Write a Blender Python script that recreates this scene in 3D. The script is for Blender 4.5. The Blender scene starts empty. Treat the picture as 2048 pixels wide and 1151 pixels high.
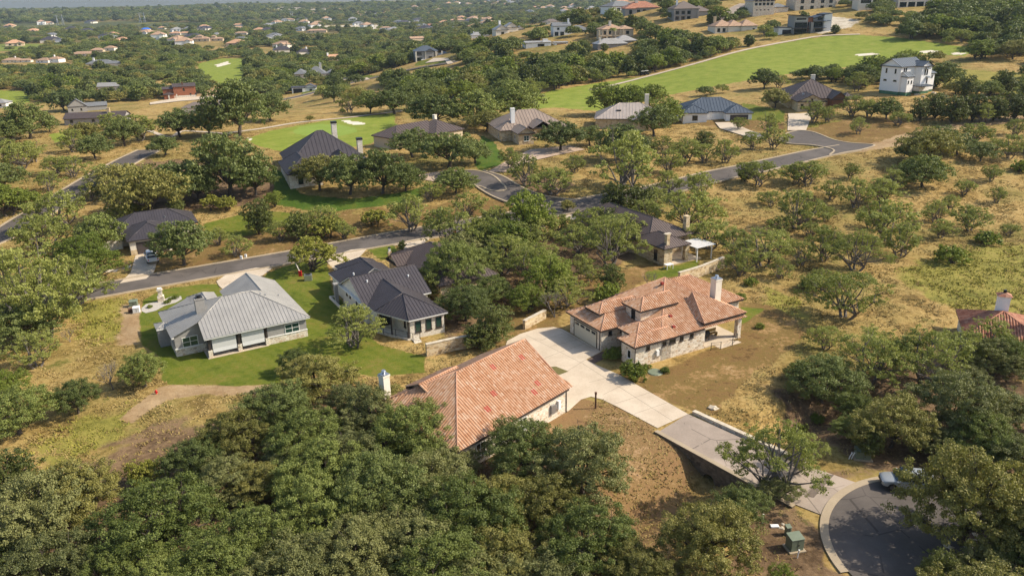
import bpy, bmesh, math, random
import numpy as np
from mathutils import Vector, Matrix
R_ = math.radians
scene = bpy.context.scene
C = scene.collection
# ---------------------------------------------------------------- camera
FPX, CX, CY, CH = 1593.0, 1024.0, 575.5, 42.0
PITCH, ROLL = R_(20.2), R_(1.1)
cp, sp, cr, sr = math.cos(PITCH), math.sin(PITCH), math.cos(ROLL), math.sin(ROLL)
FW = np.array([0, cp, -sp]); R0 = np.array([1., 0, 0]); U0 = np.array([0, sp, cp])
RC = cr * R0 - sr * U0; UC = sr * R0 + cr * U0
cam_d = bpy.data.cameras.new("camera"); cam = bpy.data.objects.new("camera", cam_d); C.objects.link(cam)
cam.location = (0, 0, CH)
cam.rotation_euler = Matrix((tuple(RC), tuple(UC), tuple(-FW))).transposed().to_euler()
cam_d.sensor_width = 36; cam_d.lens = 36 * FPX / 2048; cam_d.clip_start = 0.5; cam_d.clip_end = 12000
scene.camera = cam
# ---------------------------------------------------------------- world, sun, exposure
SUN_EL, SUN_AZ = 40.0, 3.0           # azimuth measured from +X towards +Y
w = bpy.data.worlds.new("World"); scene.world = w; w.use_nodes = True
nt = w.node_tree; nt.nodes.clear()
sky = nt.nodes.new("ShaderNodeTexSky"); sky.sky_type = 'NISHITA'; sky.sun_disc = False
sky.sun_elevation = R_(SUN_EL); sky.sun_rotation = R_(90 - SUN_AZ); sky.air_density = 1.0; sky.dust_density = 2.0
bg = nt.nodes.new("ShaderNodeBackground"); bg.inputs[1].default_value = 0.15
wo = nt.nodes.new("ShaderNodeOutputWorld")
nt.links.new(sky.outputs[0], bg.inputs[0]); nt.links.new(bg.outputs[0], wo.inputs[0])
sl = bpy.data.lights.new("sun", 'SUN'); sl.energy = 4.8; sl.angle = R_(0.5); sl.color = (1.0, 0.905, 0.755)
so = bpy.data.objects.new("sun", sl); C.objects.link(so)
sd = Vector((math.cos(R_(SUN_AZ)) * math.cos(R_(SUN_EL)), math.sin(R_(SUN_AZ)) * math.cos(R_(SUN_EL)), math.sin(R_(SUN_EL))))
so.rotation_euler = sd.to_track_quat('Z', 'Y').to_euler(); so.location = sd * 300
scene.view_settings.view_transform = 'Standard'; scene.view_settings.look = 'None'
scene.view_settings.exposure = 0.34; scene.view_settings.gamma = 1.0
scene.render.engine = 'CYCLES'
scene.cycles.max_bounces = 5; scene.cycles.transparent_max_bounces = 4; scene.cycles.volume_bounces = 0
# ---------------------------------------------------------------- terrain height
def S(a, b, x):
    t = np.clip((np.asarray(x, float) - a) / (b - a), 0, 1); return t * t * (3 - 2 * t)
def noise(x, y, sc, seed=0):
    r = random.Random(seed); v = 0
    for k in range(5):
        a = r.uniform(0, 6.28); f = (0.6 + r.random()) / sc
        v = v + np.sin((x * math.cos(a) + y * math.sin(a)) * f * 6.28 + r.uniform(0, 6.28) + 1.3 * np.sin((x * math.sin(a) - y * math.cos(a)) * f * 3.9 + r.uniform(0, 6)))
    return v / 5
RAV0 = (7.7, 56.7); RAV1 = (36.8, 78.0)
def seg_dist(x, y, a, b):
    dx, dy = b[0] - a[0], b[1] - a[1]
    t = np.clip(((x - a[0]) * dx + (y - a[1]) * dy) / (dx * dx + dy * dy), 0, 1)
    return np.hypot(x - a[0] - t * dx, y - a[1] - t * dy), t
def tz(x, y):
    x = np.asarray(x, float); y = np.asarray(y, float)
    z = 4 * S(138, 195, y) + 4 * S(35, 110, x) * S(170, 260, y)
    z = z + 34 * np.exp(-((x - 210) / 150) ** 2 / 2 - ((y - 600) / 110) ** 2 / 2) + 10 * np.exp(-((x - 290) / 90) ** 2 / 2 - ((y - 400) / 90) ** 2 / 2)
    z = z - 18 * S(260, 430, y) * (1 - S(-150, 20, x)) - 6 * S(700, 1500, y) * S(-150, 20, x)
    far = S(1900, 3300, y)
    z = z + far * (25 + 8 * noise(x, y, 2600, 3) + 5 * noise(x, y, 900, 5)) * (1 - 0.5 * S(-500, 700, x) * (1 - S(2600, 3800, y)))
    z = z - 10 * far * (1 - S(-150, 20, x)) * 0
    d, t = seg_dist(x, y, RAV0, RAV1)
    z = z - 2.1 * np.exp(-(d / 3.0) ** 2)
    d2, t = seg_dist(x, y, RAV0, (-6, 47))
    z = z - 1.2 * np.exp(-(d2 / 5.) ** 2) * S(0, 8, d)
    return z
def ray(px, py):
    u = (px - CX) / FPX; v = -(py - CY) / FPX
    return FW + u * RC + v * UC
def at(px, py, h=0.0):
    """The point of the ground (plus h) seen at a pixel of the 2048-wide photograph."""
    d = ray(px, py); t = 30.0; pt = t
    for i in range(900):
        p = d * t; z = CH + p[2] - h
        if z < float(tz(p[0], p[1])): break
        pt = t; t = t * 1.012
    lo, hi = pt, t
    for i in range(18):
        m = (lo + hi) / 2; p = d * m
        if CH + p[2] - h < float(tz(p[0], p[1])): hi = m
        else: lo = m
    p = d * hi
    return Vector((p[0], p[1], CH + p[2]))
def proj(x, y, z):
    dx = np.stack([np.asarray(x, float), np.asarray(y, float), np.asarray(z, float) - CH], -1)
    dd = dx @ FW
    return CX + FPX * (dx @ RC) / dd, CY - FPX * (dx @ UC) / dd, dd
# ---------------------------------------------------------------- materials
def mat(name, col=(.5, .5, .5), rough=.8, metal=0.0, spec=.3):
    m = bpy.data.materials.new(name); m.use_nodes = True
    b = m.node_tree.nodes["Principled BSDF"]
    b.inputs["Base Color"].default_value = (*col, 1); b.inputs["Roughness"].default_value = rough
    b.inputs["Metallic"].default_value = metal; b.inputs["Specular IOR Level"].default_value = spec
    return m
class N:
    def __init__(s, m): s.t = m.node_tree; s.b = s.t.nodes["Principled BSDF"]
    def n(s, k, **kw):
        o = s.t.nodes.new(k)
        for a, v in kw.items():
            if a.startswith("i_"):
                key = a[2:]; key = int(key) if key.isdigit() else key.replace("_", " ")
                o.inputs[key].default_value = v
            else: setattr(o, a, v)
        return o
    def l(s, a, b): s.t.links.new(a, b)
    def noise(s, scale, co=None, detail=4, rough=.6):
        o = s.n("ShaderNodeTexNoise"); o.inputs["Scale"].default_value = scale; o.inputs["Detail"].default_value = detail; o.inputs["Roughness"].default_value = rough
        if co is not None: s.l(co, o.inputs["Vector"])
        return o.outputs["Fac"]
    def ramp(s, f, stops):
        o = s.n("ShaderNodeValToRGB"); e = o.color_ramp.elements
        while len(e) < len(stops): e.new(0.5)
        for i, (p, c) in enumerate(stops): e[i].position = p; e[i].color = (*c, 1) if len(c) == 3 else c
        s.l(f, o.inputs[0]); return o.outputs[0]
    def mix(s, f, a, b, mode='MIX'):
        o = s.n("ShaderNodeMix", data_type='RGBA', blend_type=mode)
        for v, i in ((f, 0), (a, 6), (b, 7)):
            if isinstance(v, (float, int)): o.inputs[i].default_value = v
            elif isinstance(v, tuple): o.inputs[i].default_value = (*v, 1)
            else: s.l(v, o.inputs[i])
        return o.outputs[2]
    def math(s, op, a, b=None, c=None):
        o = s.n("ShaderNodeMath", operation=op)
        for i, v in enumerate((a, b, c)):
            if v is None: continue
            if isinstance(v, (float, int)): o.inputs[i].default_value = v
            else: s.l(v, o.inputs[i])
        return o.outputs[0]
    def bump(s, h, strength=.3, dist=.05):
        o = s.n("ShaderNodeBump"); o.inputs["Strength"].default_value = strength; o.inputs["Distance"].default_value = dist
        s.l(h, o.inputs["Height"]); s.l(o.outputs[0], s.b.inputs["Normal"])
    def col(s, c): s.l(c, s.b.inputs["Base Color"])
    def co(s, which="Object"): return s.n("ShaderNodeTexCoord").outputs[which]
def noisy(name, a, b, scale=2.0, rough=.85, bump=.2, co="Object", detail=6):
    m = mat(name, a, rough); x = N(m); c = x.co(co); f = x.noise(scale, c, detail)
    x.col(x.ramp(f, [(0.3, a), (0.7, b)]))
    if bump: x.bump(x.noise(scale * 6, c), bump, .03)
    return m
def leafmat(name, a, b, trans=.22, yellow=None):
    m = mat(name, a, .55, 0, .25); x = N(m)
    oi = x.n("ShaderNodeObjectInfo").outputs["Random"]; geo = x.n("ShaderNodeNewGeometry")
    rnd = geo.outputs["Random Per Island"]
    c = x.co("Object"); f = x.noise(.55, c, 3)
    t = x.math('ADD', x.math('MULTIPLY', oi, .60), x.math('ADD', x.math('MULTIPLY', f, .75), x.math('MULTIPLY', rnd, .35)))
    col = x.ramp(t, [(0.30, a), (1.05, b)]) if not yellow else x.ramp(t, [(0.30, a), (0.85, b), (1.1, yellow)])
    x.col(col)
    tr = x.n("ShaderNodeBsdfTranslucent"); x.l(x.mix(.5, col, (.25, .30, .04)), tr.inputs[0])
    ms = x.n("ShaderNodeMixShader"); ms.inputs[0].default_value = trans
    x.l(x.b.outputs[0], ms.inputs[1]); x.l(tr.outputs[0], ms.inputs[2])
    out = [n for n in m.node_tree.nodes if n.type == 'OUTPUT_MATERIAL'][0]; x.l(ms.outputs[0], out.inputs[0])
    return m
M = {}
M['leaf_oak'] = leafmat('oak_leaves', (.044, .066, .016), (.170, .198, .056))
M['leaf_grey'] = leafmat('grey_green_leaves', (.062, .078, .026), (.235, .235, .082))
M['leaf_dark'] = leafmat('juniper_leaves', (.040, .055, .012), (.130, .145, .036))
M['leaf_mesq'] = leafmat('mesquite_leaves', (.115, .140, .028), (.335, .350, .090), .38)
M['leaf_bright'] = leafmat('bright_leaves', (.070, .105, .013), (.215, .255, .040), .3)
M['leaf_olive'] = leafmat('olive_oak_leaves', (.080, .085, .018), (.290, .260, .070))
M['leaf_fresh'] = leafmat('fresh_oak_leaves', (.056, .082, .016), (.215, .245, .060))
M['leaf_yellow'] = leafmat('yellow_leaves', (.11, .12, .018), (.30, .29, .05), .3)
M['twig'] = mat('bare_twigs', (.20, .17, .14), .9)
M['bark'] = noisy('bark', (.055, .042, .032), (.12, .098, .08), 6, .95, .4)
M['bark_pale'] = noisy('pale_bark', (.10, .085, .07), (.22, .19, .165), 6, .95, .4)
def concrete(name, a, b, joints=None):
    m = mat(name, a, .85); x = N(m); c = x.co("Object")
    col = x.ramp(x.noise(.35, c, 5), [(0.3, a), (0.7, b)])
    col = x.mix(.35, col, x.ramp(x.noise(7, c, 5), [(0.2, tuple(v * .75 for v in a)), (.8, tuple(min(1, v * 1.15) for v in b))]))
    if joints:   # cracks and worn patches of old paving
        wv = x.mix(.12, c, x.n("ShaderNodeTexNoise", i_Scale=.8).outputs["Color"], 'ADD'); vo = x.n("ShaderNodeTexVoronoi", feature='DISTANCE_TO_EDGE'); vo.inputs["Scale"].default_value = .22; x.l(wv, vo.inputs["Vector"])
        ck = x.math('MULTIPLY', x.math('LESS_THAN', vo.outputs["Distance"], .012), x.math('GREATER_THAN', x.noise(.3, c), .47))
        col = x.mix(x.math('MULTIPLY', ck, .6), col, tuple(v * .35 for v in a)); col = x.mix(x.ramp(x.noise(.12, c, 3), [(.5, (0, 0, 0)), (.62, (.45,) * 3)]), col, tuple(v * 1.35 for v in b))
    x.col(col); x.bump(x.noise(30, c), .15, .01); return m
M['concrete'] = concrete('concrete', (.44, .35, .25), (.63, .53, .40))
M['kerb'] = concrete('kerb_concrete', (.30, .235, .155), (.43, .345, .235))
M['asphalt'] = concrete('asphalt', (.078, .066, .057), (.118, .100, .086), 1)
M['asphalt_old'] = concrete('old_asphalt', (.25, .20, .155), (.37, .30, .24), 1)
M['path'] = concrete('path_concrete', (.42, .34, .25), (.54, .45, .34))
M['gravel'] = noisy('white_gravel', (.34, .31, .26), (.52, .48, .42), 9, .95, .5)
M['sand'] = noisy('bunker_sand', (.62, .54, .42), (.74, .68, .56), 1, .95, .2)
def stone(name, cols, mortar, scale=2.2):
    m = mat(name, cols[0], .9); x = N(m); c = x.co("Object")
    mp = x.n("ShaderNodeMapping"); x.l(c, mp.inputs[0]); mp.inputs["Scale"].default_value = (1, 1, 1.7)
    v = x.n("ShaderNodeTexVoronoi"); v.inputs["Scale"].default_value = scale; v.distance = 'CHEBYCHEV'; x.l(mp.outputs[0], v.inputs["Vector"]); v.inputs["Randomness"].default_value = .8
    e = x.n("ShaderNodeTexVoronoi", feature='DISTANCE_TO_EDGE'); e.inputs["Scale"].default_value = scale; x.l(mp.outputs[0], e.inputs["Vector"]); e.inputs["Randomness"].default_value = .8
    sx = x.n("ShaderNodeSeparateColor"); x.l(v.outputs["Color"], sx.inputs[0])
    n = len(cols); col = x.ramp(sx.outputs[0], [(i / n + .02, q) for i, q in enumerate(cols)])
    col = x.mix(.3, col, x.ramp(x.noise(5, c), [(.3, tuple(q * .7 for q in cols[0])), (.7, cols[0])]))
    ed = x.math('LESS_THAN', e.outputs["Distance"], .045)
    x.col(x.mix(ed, col, mortar)); x.bump(e.outputs["Distance"], .6, .06)
    return m
M['stone_pale'] = stone('pale_limestone', [(.62, .54, .42), (.72, .65, .52), (.34, .24, .15), (.78, .72, .62), (.50, .32, .18), (.68, .58, .44)], (.76, .70, .58), 2.1)
M['stone_tan'] = stone('tan_limestone', [(.48, .35, .18), (.62, .48, .28), (.26, .16, .08), (.66, .55, .37)], (.56, .46, .32), 2.0)
M['stone_white'] = stone('whitewashed_stone', [(.62, .57, .47), (.68, .63, .54), (.56, .49, .38)], (.70, .66, .58), 2.6)
M['stone_shaded'] = stone('shade_darkened_stone', [(.15, .115, .08), (.20, .16, .11), (.09, .07, .05), (.24, .19, .13)], (.13, .11, .08), 2.4)  # stone tones darkened: the shade on the bridge's sunless side is in the colour
M['stucco'] = noisy('stucco', (.66, .60, .49), (.73, .67, .56), 3, .9, .1)
M['stucco_white'] = noisy('white_stucco', (.80, .78, .74), (.86, .84, .80), 3, .9, .1)
M['stucco_tan'] = noisy('tan_stucco', (.52, .41, .27), (.60, .49, .34), 3, .9, .1)
M['stucco_grey'] = noisy('grey_siding', (.27, .255, .235), (.33, .315, .29), 3, .9, .1)
M['brick'] = noisy('red_brown_cladding', (.24, .085, .04), (.36, .14, .07), 4, .85, .2)
M['green_membrane'] = noisy('green_membrane', (.05, .14, .07), (.09, .20, .11), 1, .7, .1)
M['trim_dark'] = mat('dark_trim', (.045, .035, .03), .6)
M['trim_white'] = mat('white_trim', (.75, .73, .68), .6)
M['metal_dark'] = mat('dark_metal', (.03, .03, .032), .45, .5)
M['steel'] = mat('steel', (.45, .47, .50), .35, .8)
M['garage'] = mat('cream_garage_door', (.60, .55, .42), .55)
M['garage_dark'] = mat('dark_garage_door', (.075, .06, .055), .5)
M['garage_wood'] = mat('orange_wood_door', (.45, .17, .05), .5)
M['screen'] = noisy('screen_fabric', (.52, .52, .50), (.57, .57, .55), 6, .9, 0)
M['glass'] = mat('window_glass', (.012, .02, .022), .08, 0, .8)
M['glass_green'] = mat('green_window_glass', (.022, .055, .045), .1, 0, .8)
M['red'] = mat('red_paint', (.55, .02, .02), .5)
M['blue'] = mat('blue_tarp', (.03, .16, .65), .6)
M['box_green'] = noisy('green_enamel', (.15, .18, .12), (.19, .22, .155), 2, .5, 0)
M['white'] = mat('white_plastic', (.75, .75, .73), .5)
M['wood'] = noisy('brown_wood', (.10, .05, .03), (.17, .09, .05), 5, .8, .2)
M['rock'] = noisy('limestone_rock', (.42, .35, .25), (.62, .55, .43), 2, .95, .5)
def tilemat(name, cols):
    m = mat(name, cols[0], .8); x = N(m)
    uv = x.n("ShaderNodeUVMap"); uv.uv_map = "uv"
    sp_ = x.n("ShaderNodeSeparateXYZ"); x.l(uv.outputs[0], sp_.inputs[0])
    a = x.math('FLOOR', x.math('DIVIDE', sp_.outputs[0], .30)); b = x.math('FLOOR', x.math('DIVIDE', sp_.outputs[1], .40))
    cb = x.n("ShaderNodeCombineXYZ"); x.l(a, cb.inputs[0]); x.l(b, cb.inputs[1])
    wn = x.n("ShaderNodeTexWhiteNoise", noise_dimensions='2D'); x.l(cb.outputs[0], wn.inputs["Vector"])
    pn = x.noise(.5, uv.outputs[0], 2)
    t = x.math('ADD', x.math('MULTIPLY', wn.outputs["Value"], .8), x.math('MULTIPLY', x.math('SUBTRACT', pn, .5), .25))
    n = len(cols); x.col(x.ramp(t, [(i / n * .95 + .03, q) for i, q in enumerate(cols)]))
    fr = x.math('FRACT', x.math('DIVIDE', sp_.outputs[1], .40)); x.bump(fr, .5, .035)
    return m
M['tile'] = tilemat('clay_roof_tile', [(.42, .215, .112), (.46, .25, .138), (.50, .29, .170), (.48, .265, .148), (.55, .37, .25), (.49, .275, .155)])
M['tile_red'] = tilemat('red_roof_tile', [(.24, .09, .055), (.34, .14, .08), (.42, .22, .14), (.30, .12, .07)])
M['tile_tan'] = tilemat('tan_roof_tile', [(.30, .19, .12), (.38, .25, .16), (.44, .30, .20), (.34, .20, .12)])
M['tile_cap'] = noisy('clay_ridge_tile', (.40, .20, .12), (.50, .29, .19), 4, .8, .2)
M['tile_new'] = mat('new_red_tile', (.27, .045, .03), .85)
def metalroof(name, col, rough=.42, metal=.35):
    m = mat(name, col, rough, metal, .5); x = N(m); c = x.co("Object")
    x.col(x.ramp(x.noise(.5, c, 4), [(.3, tuple(v * .88 for v in col)), (.7, tuple(v * 1.08 for v in col))]))
    x.l(x.ramp(x.noise(1.5, c, 4), [(.3, (rough,) * 3), (.7, (rough + .15,) * 3)]), x.b.inputs["Roughness"])
    return m
M['roof_grey'] = metalroof('pale_grey_metal_roof', (.37, .352, .32))
M['roof_charcoal'] = metalroof('charcoal_metal_roof', (.075, .065, .068))
M['roof_brown'] = metalroof('brown_metal_roof', (.115, .085, .072))
M['roof_tan'] = metalroof('tan_metal_roof', (.34, .26, .20))
M['roof_blue'] = metalroof('blue_grey_metal_roof', (.10, .12, .142))
M['roof_beige'] = metalroof('beige_metal_roof', (.50, .42, .35))
M['roof_slate'] = metalroof('slate_shingle_roof', (.15, .155, .16), .8, 0)
M['roof_shingle'] = noisy('brown_shingles', (.13, .10, .085), (.20, .165, .14), 3, .95, .3)
# ---------------------------------------------------------------- object helpers
def tag(o, label=None, cat=None, group=None, kind=None):
    if label: o['label'] = label
    if cat: o['category'] = cat
    if group: o['group'] = group
    if kind: o['kind'] = kind
    return o
def empty(name, loc, rz=0.0):
    o = bpy.data.objects.new(name, None); C.objects.link(o); o.location = loc; o.rotation_euler = (0, 0, rz); o.empty_display_size = .5
    return o
class MB:
    """Collects boxes, prisms and tubes and links them as one mesh."""
    def __init__(s): s.v = []; s.f = []; s.uv = []; s.has = False
    def poly(s, pts, uv=None):
        b = len(s.v); s.v += [tuple(p) for p in pts]; s.f.append(list(range(b, b + len(pts))))
        s.uv.append(uv)
        if uv: s.has = True
        return s
    def box(s, x0, x1, y0, y1, z0, z1):
        b = len(s.v)
        s.v += [(x0, y0, z0), (x1, y0, z0), (x1, y1, z0), (x0, y1, z0), (x0, y0, z1), (x1, y0, z1), (x1, y1, z1), (x0, y1, z1)]
        for q in ((3, 2, 1, 0), (4, 5, 6, 7), (0, 1, 5, 4), (1, 2, 6, 5), (2, 3, 7, 6), (3, 0, 4, 7)):
            s.f.append([b + i for i in q]); s.uv.append(None)
        return s
    def prism(s, pts, z0, z1):
        """pts: outline in plan, counter-clockwise; z1 may be a list of heights."""
        n = len(pts); z0 = z0 if isinstance(z0, (list, tuple)) else [z0] * n; z1 = z1 if isinstance(z1, (list, tuple)) else [z1] * n
        b = len(s.v); s.v += [(p[0], p[1], z0[i]) for i, p in enumerate(pts)] + [(p[0], p[1], z1[i]) for i, p in enumerate(pts)]
        s.f.append([b + i for i in range(n - 1, -1, -1)]); s.f.append([b + n + i for i in range(n)]); s.uv += [None, None]
        for i in range(n):
            j = (i + 1) % n; s.f.append([b + i, b + j, b + n + j, b + n + i]); s.uv.append(None)
        return s
    def tube(s, pts, radii, k=6, cap=True):
        rings = []
        for i, p in enumerate(pts):
            p = Vector(p); a = Vector(pts[max(0, i - 1)]); c = Vector(pts[min(len(pts) - 1, i + 1)])
            d = (c - a).normalized() if (c - a).length > 1e-9 else Vector((0, 0, 1))
            u = d.cross(Vector((0, 0, 1))); u = u.normalized() if u.length > .05 else Vector((1, 0, 0)); w_ = d.cross(u).normalized()
            r = radii[i] if isinstance(radii, (list, tuple)) else radii
            b = len(s.v)
            for j in range(k):
                t = 2 * math.pi * j / k; q = p + u * (math.cos(t) * r) + w_ * (math.sin(t) * r); s.v.append(tuple(q))
            rings.append(b)
        for i in range(len(rings) - 1):
            for j in range(k):
                a, b = rings[i], rings[i + 1]; s.f.append([a + j, a + (j + 1) % k, b + (j + 1) % k, b + j]); s.uv.append(None)
        if cap:
            s.f.append([rings[0] + j for j in range(k - 1, -1, -1)]); s.f.append([rings[-1] + j for j in range(k)]); s.uv += [None, None]
        return s
    def mesh(s, name, m):
        me = bpy.data.meshes.new(name); me.from_pydata(s.v, [], s.f)
        if s.has:
            ul = me.uv_layers.new(name="uv"); k = 0
            for f, uv in zip(s.f, s.uv):
                for i in range(len(f)):
                    if uv: ul.data[k].uv = uv[i]
                    k += 1
        if m is not None: me.materials.append(m)
        me.update(); return me
    def build(s, name, m, parent=None, smooth=False):
        me = s.mesh(name, m); o = bpy.data.objects.new(name, me); C.objects.link(o)
        if parent is not None: o.parent = parent
        if smooth: me.polygons.foreach_set('use_smooth', [True] * len(me.polygons))
        return o
def bevel(o, wdt=.03, seg=2):
    md = o.modifiers.new("b", 'BEVEL'); md.width = wdt; md.segments = seg; md.limit_method = 'ANGLE'; return o
def struct(o): o['kind'] = 'structure'; return o
def copy_tree(o, parent=None):
    c = o.copy(); C.objects.link(c); c.parent = parent
    for ch in [q for q in bpy.data.objects if q.parent == o]: copy_tree(ch, c)
    return c
_T = 25.0 * 1.008 ** np.arange(700)
def at(px, py, h=0.0):
    """The point of the ground (plus h) seen at a pixel of the 2048-wide photograph."""
    d = ray(px, py); g = CH + d[2] * _T - h - tz(d[0] * _T, d[1] * _T)
    k = int(np.argmax(g < 0)) if (g < 0).any() else len(_T) - 1
    lo, hi = _T[max(k - 1, 0)], _T[k]
    for i in range(4):
        q = np.linspace(lo, hi, 9); gg = CH + d[2] * q - h - tz(d[0] * q, d[1] * q)
        j = int(np.argmax(gg < 0)) if (gg < 0).any() else 8
        lo, hi = q[max(j - 1, 0)], q[j]
    p = d * hi
    return Vector((p[0], p[1], CH + p[2]))
def W2(pts): return [tuple(at(*p)[:2]) for p in pts]
def spline(pts, step=1.5):
    P = [np.array(p, float) for p in pts]; P = [2 * P[0] - P[1]] + P + [2 * P[-1] - P[-2]]; out = []
    for i in range(1, len(P) - 2):
        n = max(2, int(np.linalg.norm(P[i + 1] - P[i]) / step))
        for k in range(n):
            t = k / n
            out.append(.5 * ((2 * P[i]) + (-P[i - 1] + P[i + 1]) * t + (2 * P[i - 1] - 5 * P[i] + 4 * P[i + 1] - P[i + 2]) * t * t + (-P[i - 1] + 3 * P[i] - 3 * P[i + 1] + P[i + 2]) * t ** 3))
    out.append(P[-2]); return np.array(out)
# roads: centre line in photo pixels, width in metres
ROADS = {
    'main_road': ([(-160, 645), (0, 620), (120, 594), (170, 586), (300, 563), (450, 537), (600, 511), (700, 492), (850, 466), (960, 448), (1060, 431), (1192, 405), (1310, 383), (1434, 352), (1500, 338), (1570, 322), (1640, 306), (1700, 296)], 6.6),
    'branch_road': ([(1140, 414), (1075, 405), (1030, 391), (1000, 376), (975, 360), (940, 349)], 8.0),
    'west_road': ([(-120, 520), (0, 472), (60, 436), (130, 394), (176, 366), (225, 338), (262, 318), (300, 300)], 6.2),
    'upper_road': ([(500, 208), (580, 197), (640, 183), (700, 167), (760, 153), (830, 138), (895, 127), (930, 118)], 7.0),
    'hill_road': ([(1440, 40), (1462, 24), (1478, 14), (1492, 8)], 7.5),
}
RW = {k: (spline(W2(p), 1.4), w_) for k, (p, w_) in ROADS.items()}
PATHS = [([(440, 268), (520, 258), (600, 245), (700, 235), (790, 224), (840, 218)], 2.0), ([(1180, 180), (1280, 157), (1400, 125), (1500, 98), (1600, 79), (1650, 72), (1720, 69)], 2.4),
         ([(150, 232), (300, 262), (370, 262), (460, 268)], 1.6)]
PW = [(spline(W2(p), 2.0), w_) for p, w_ in PATHS]
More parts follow.
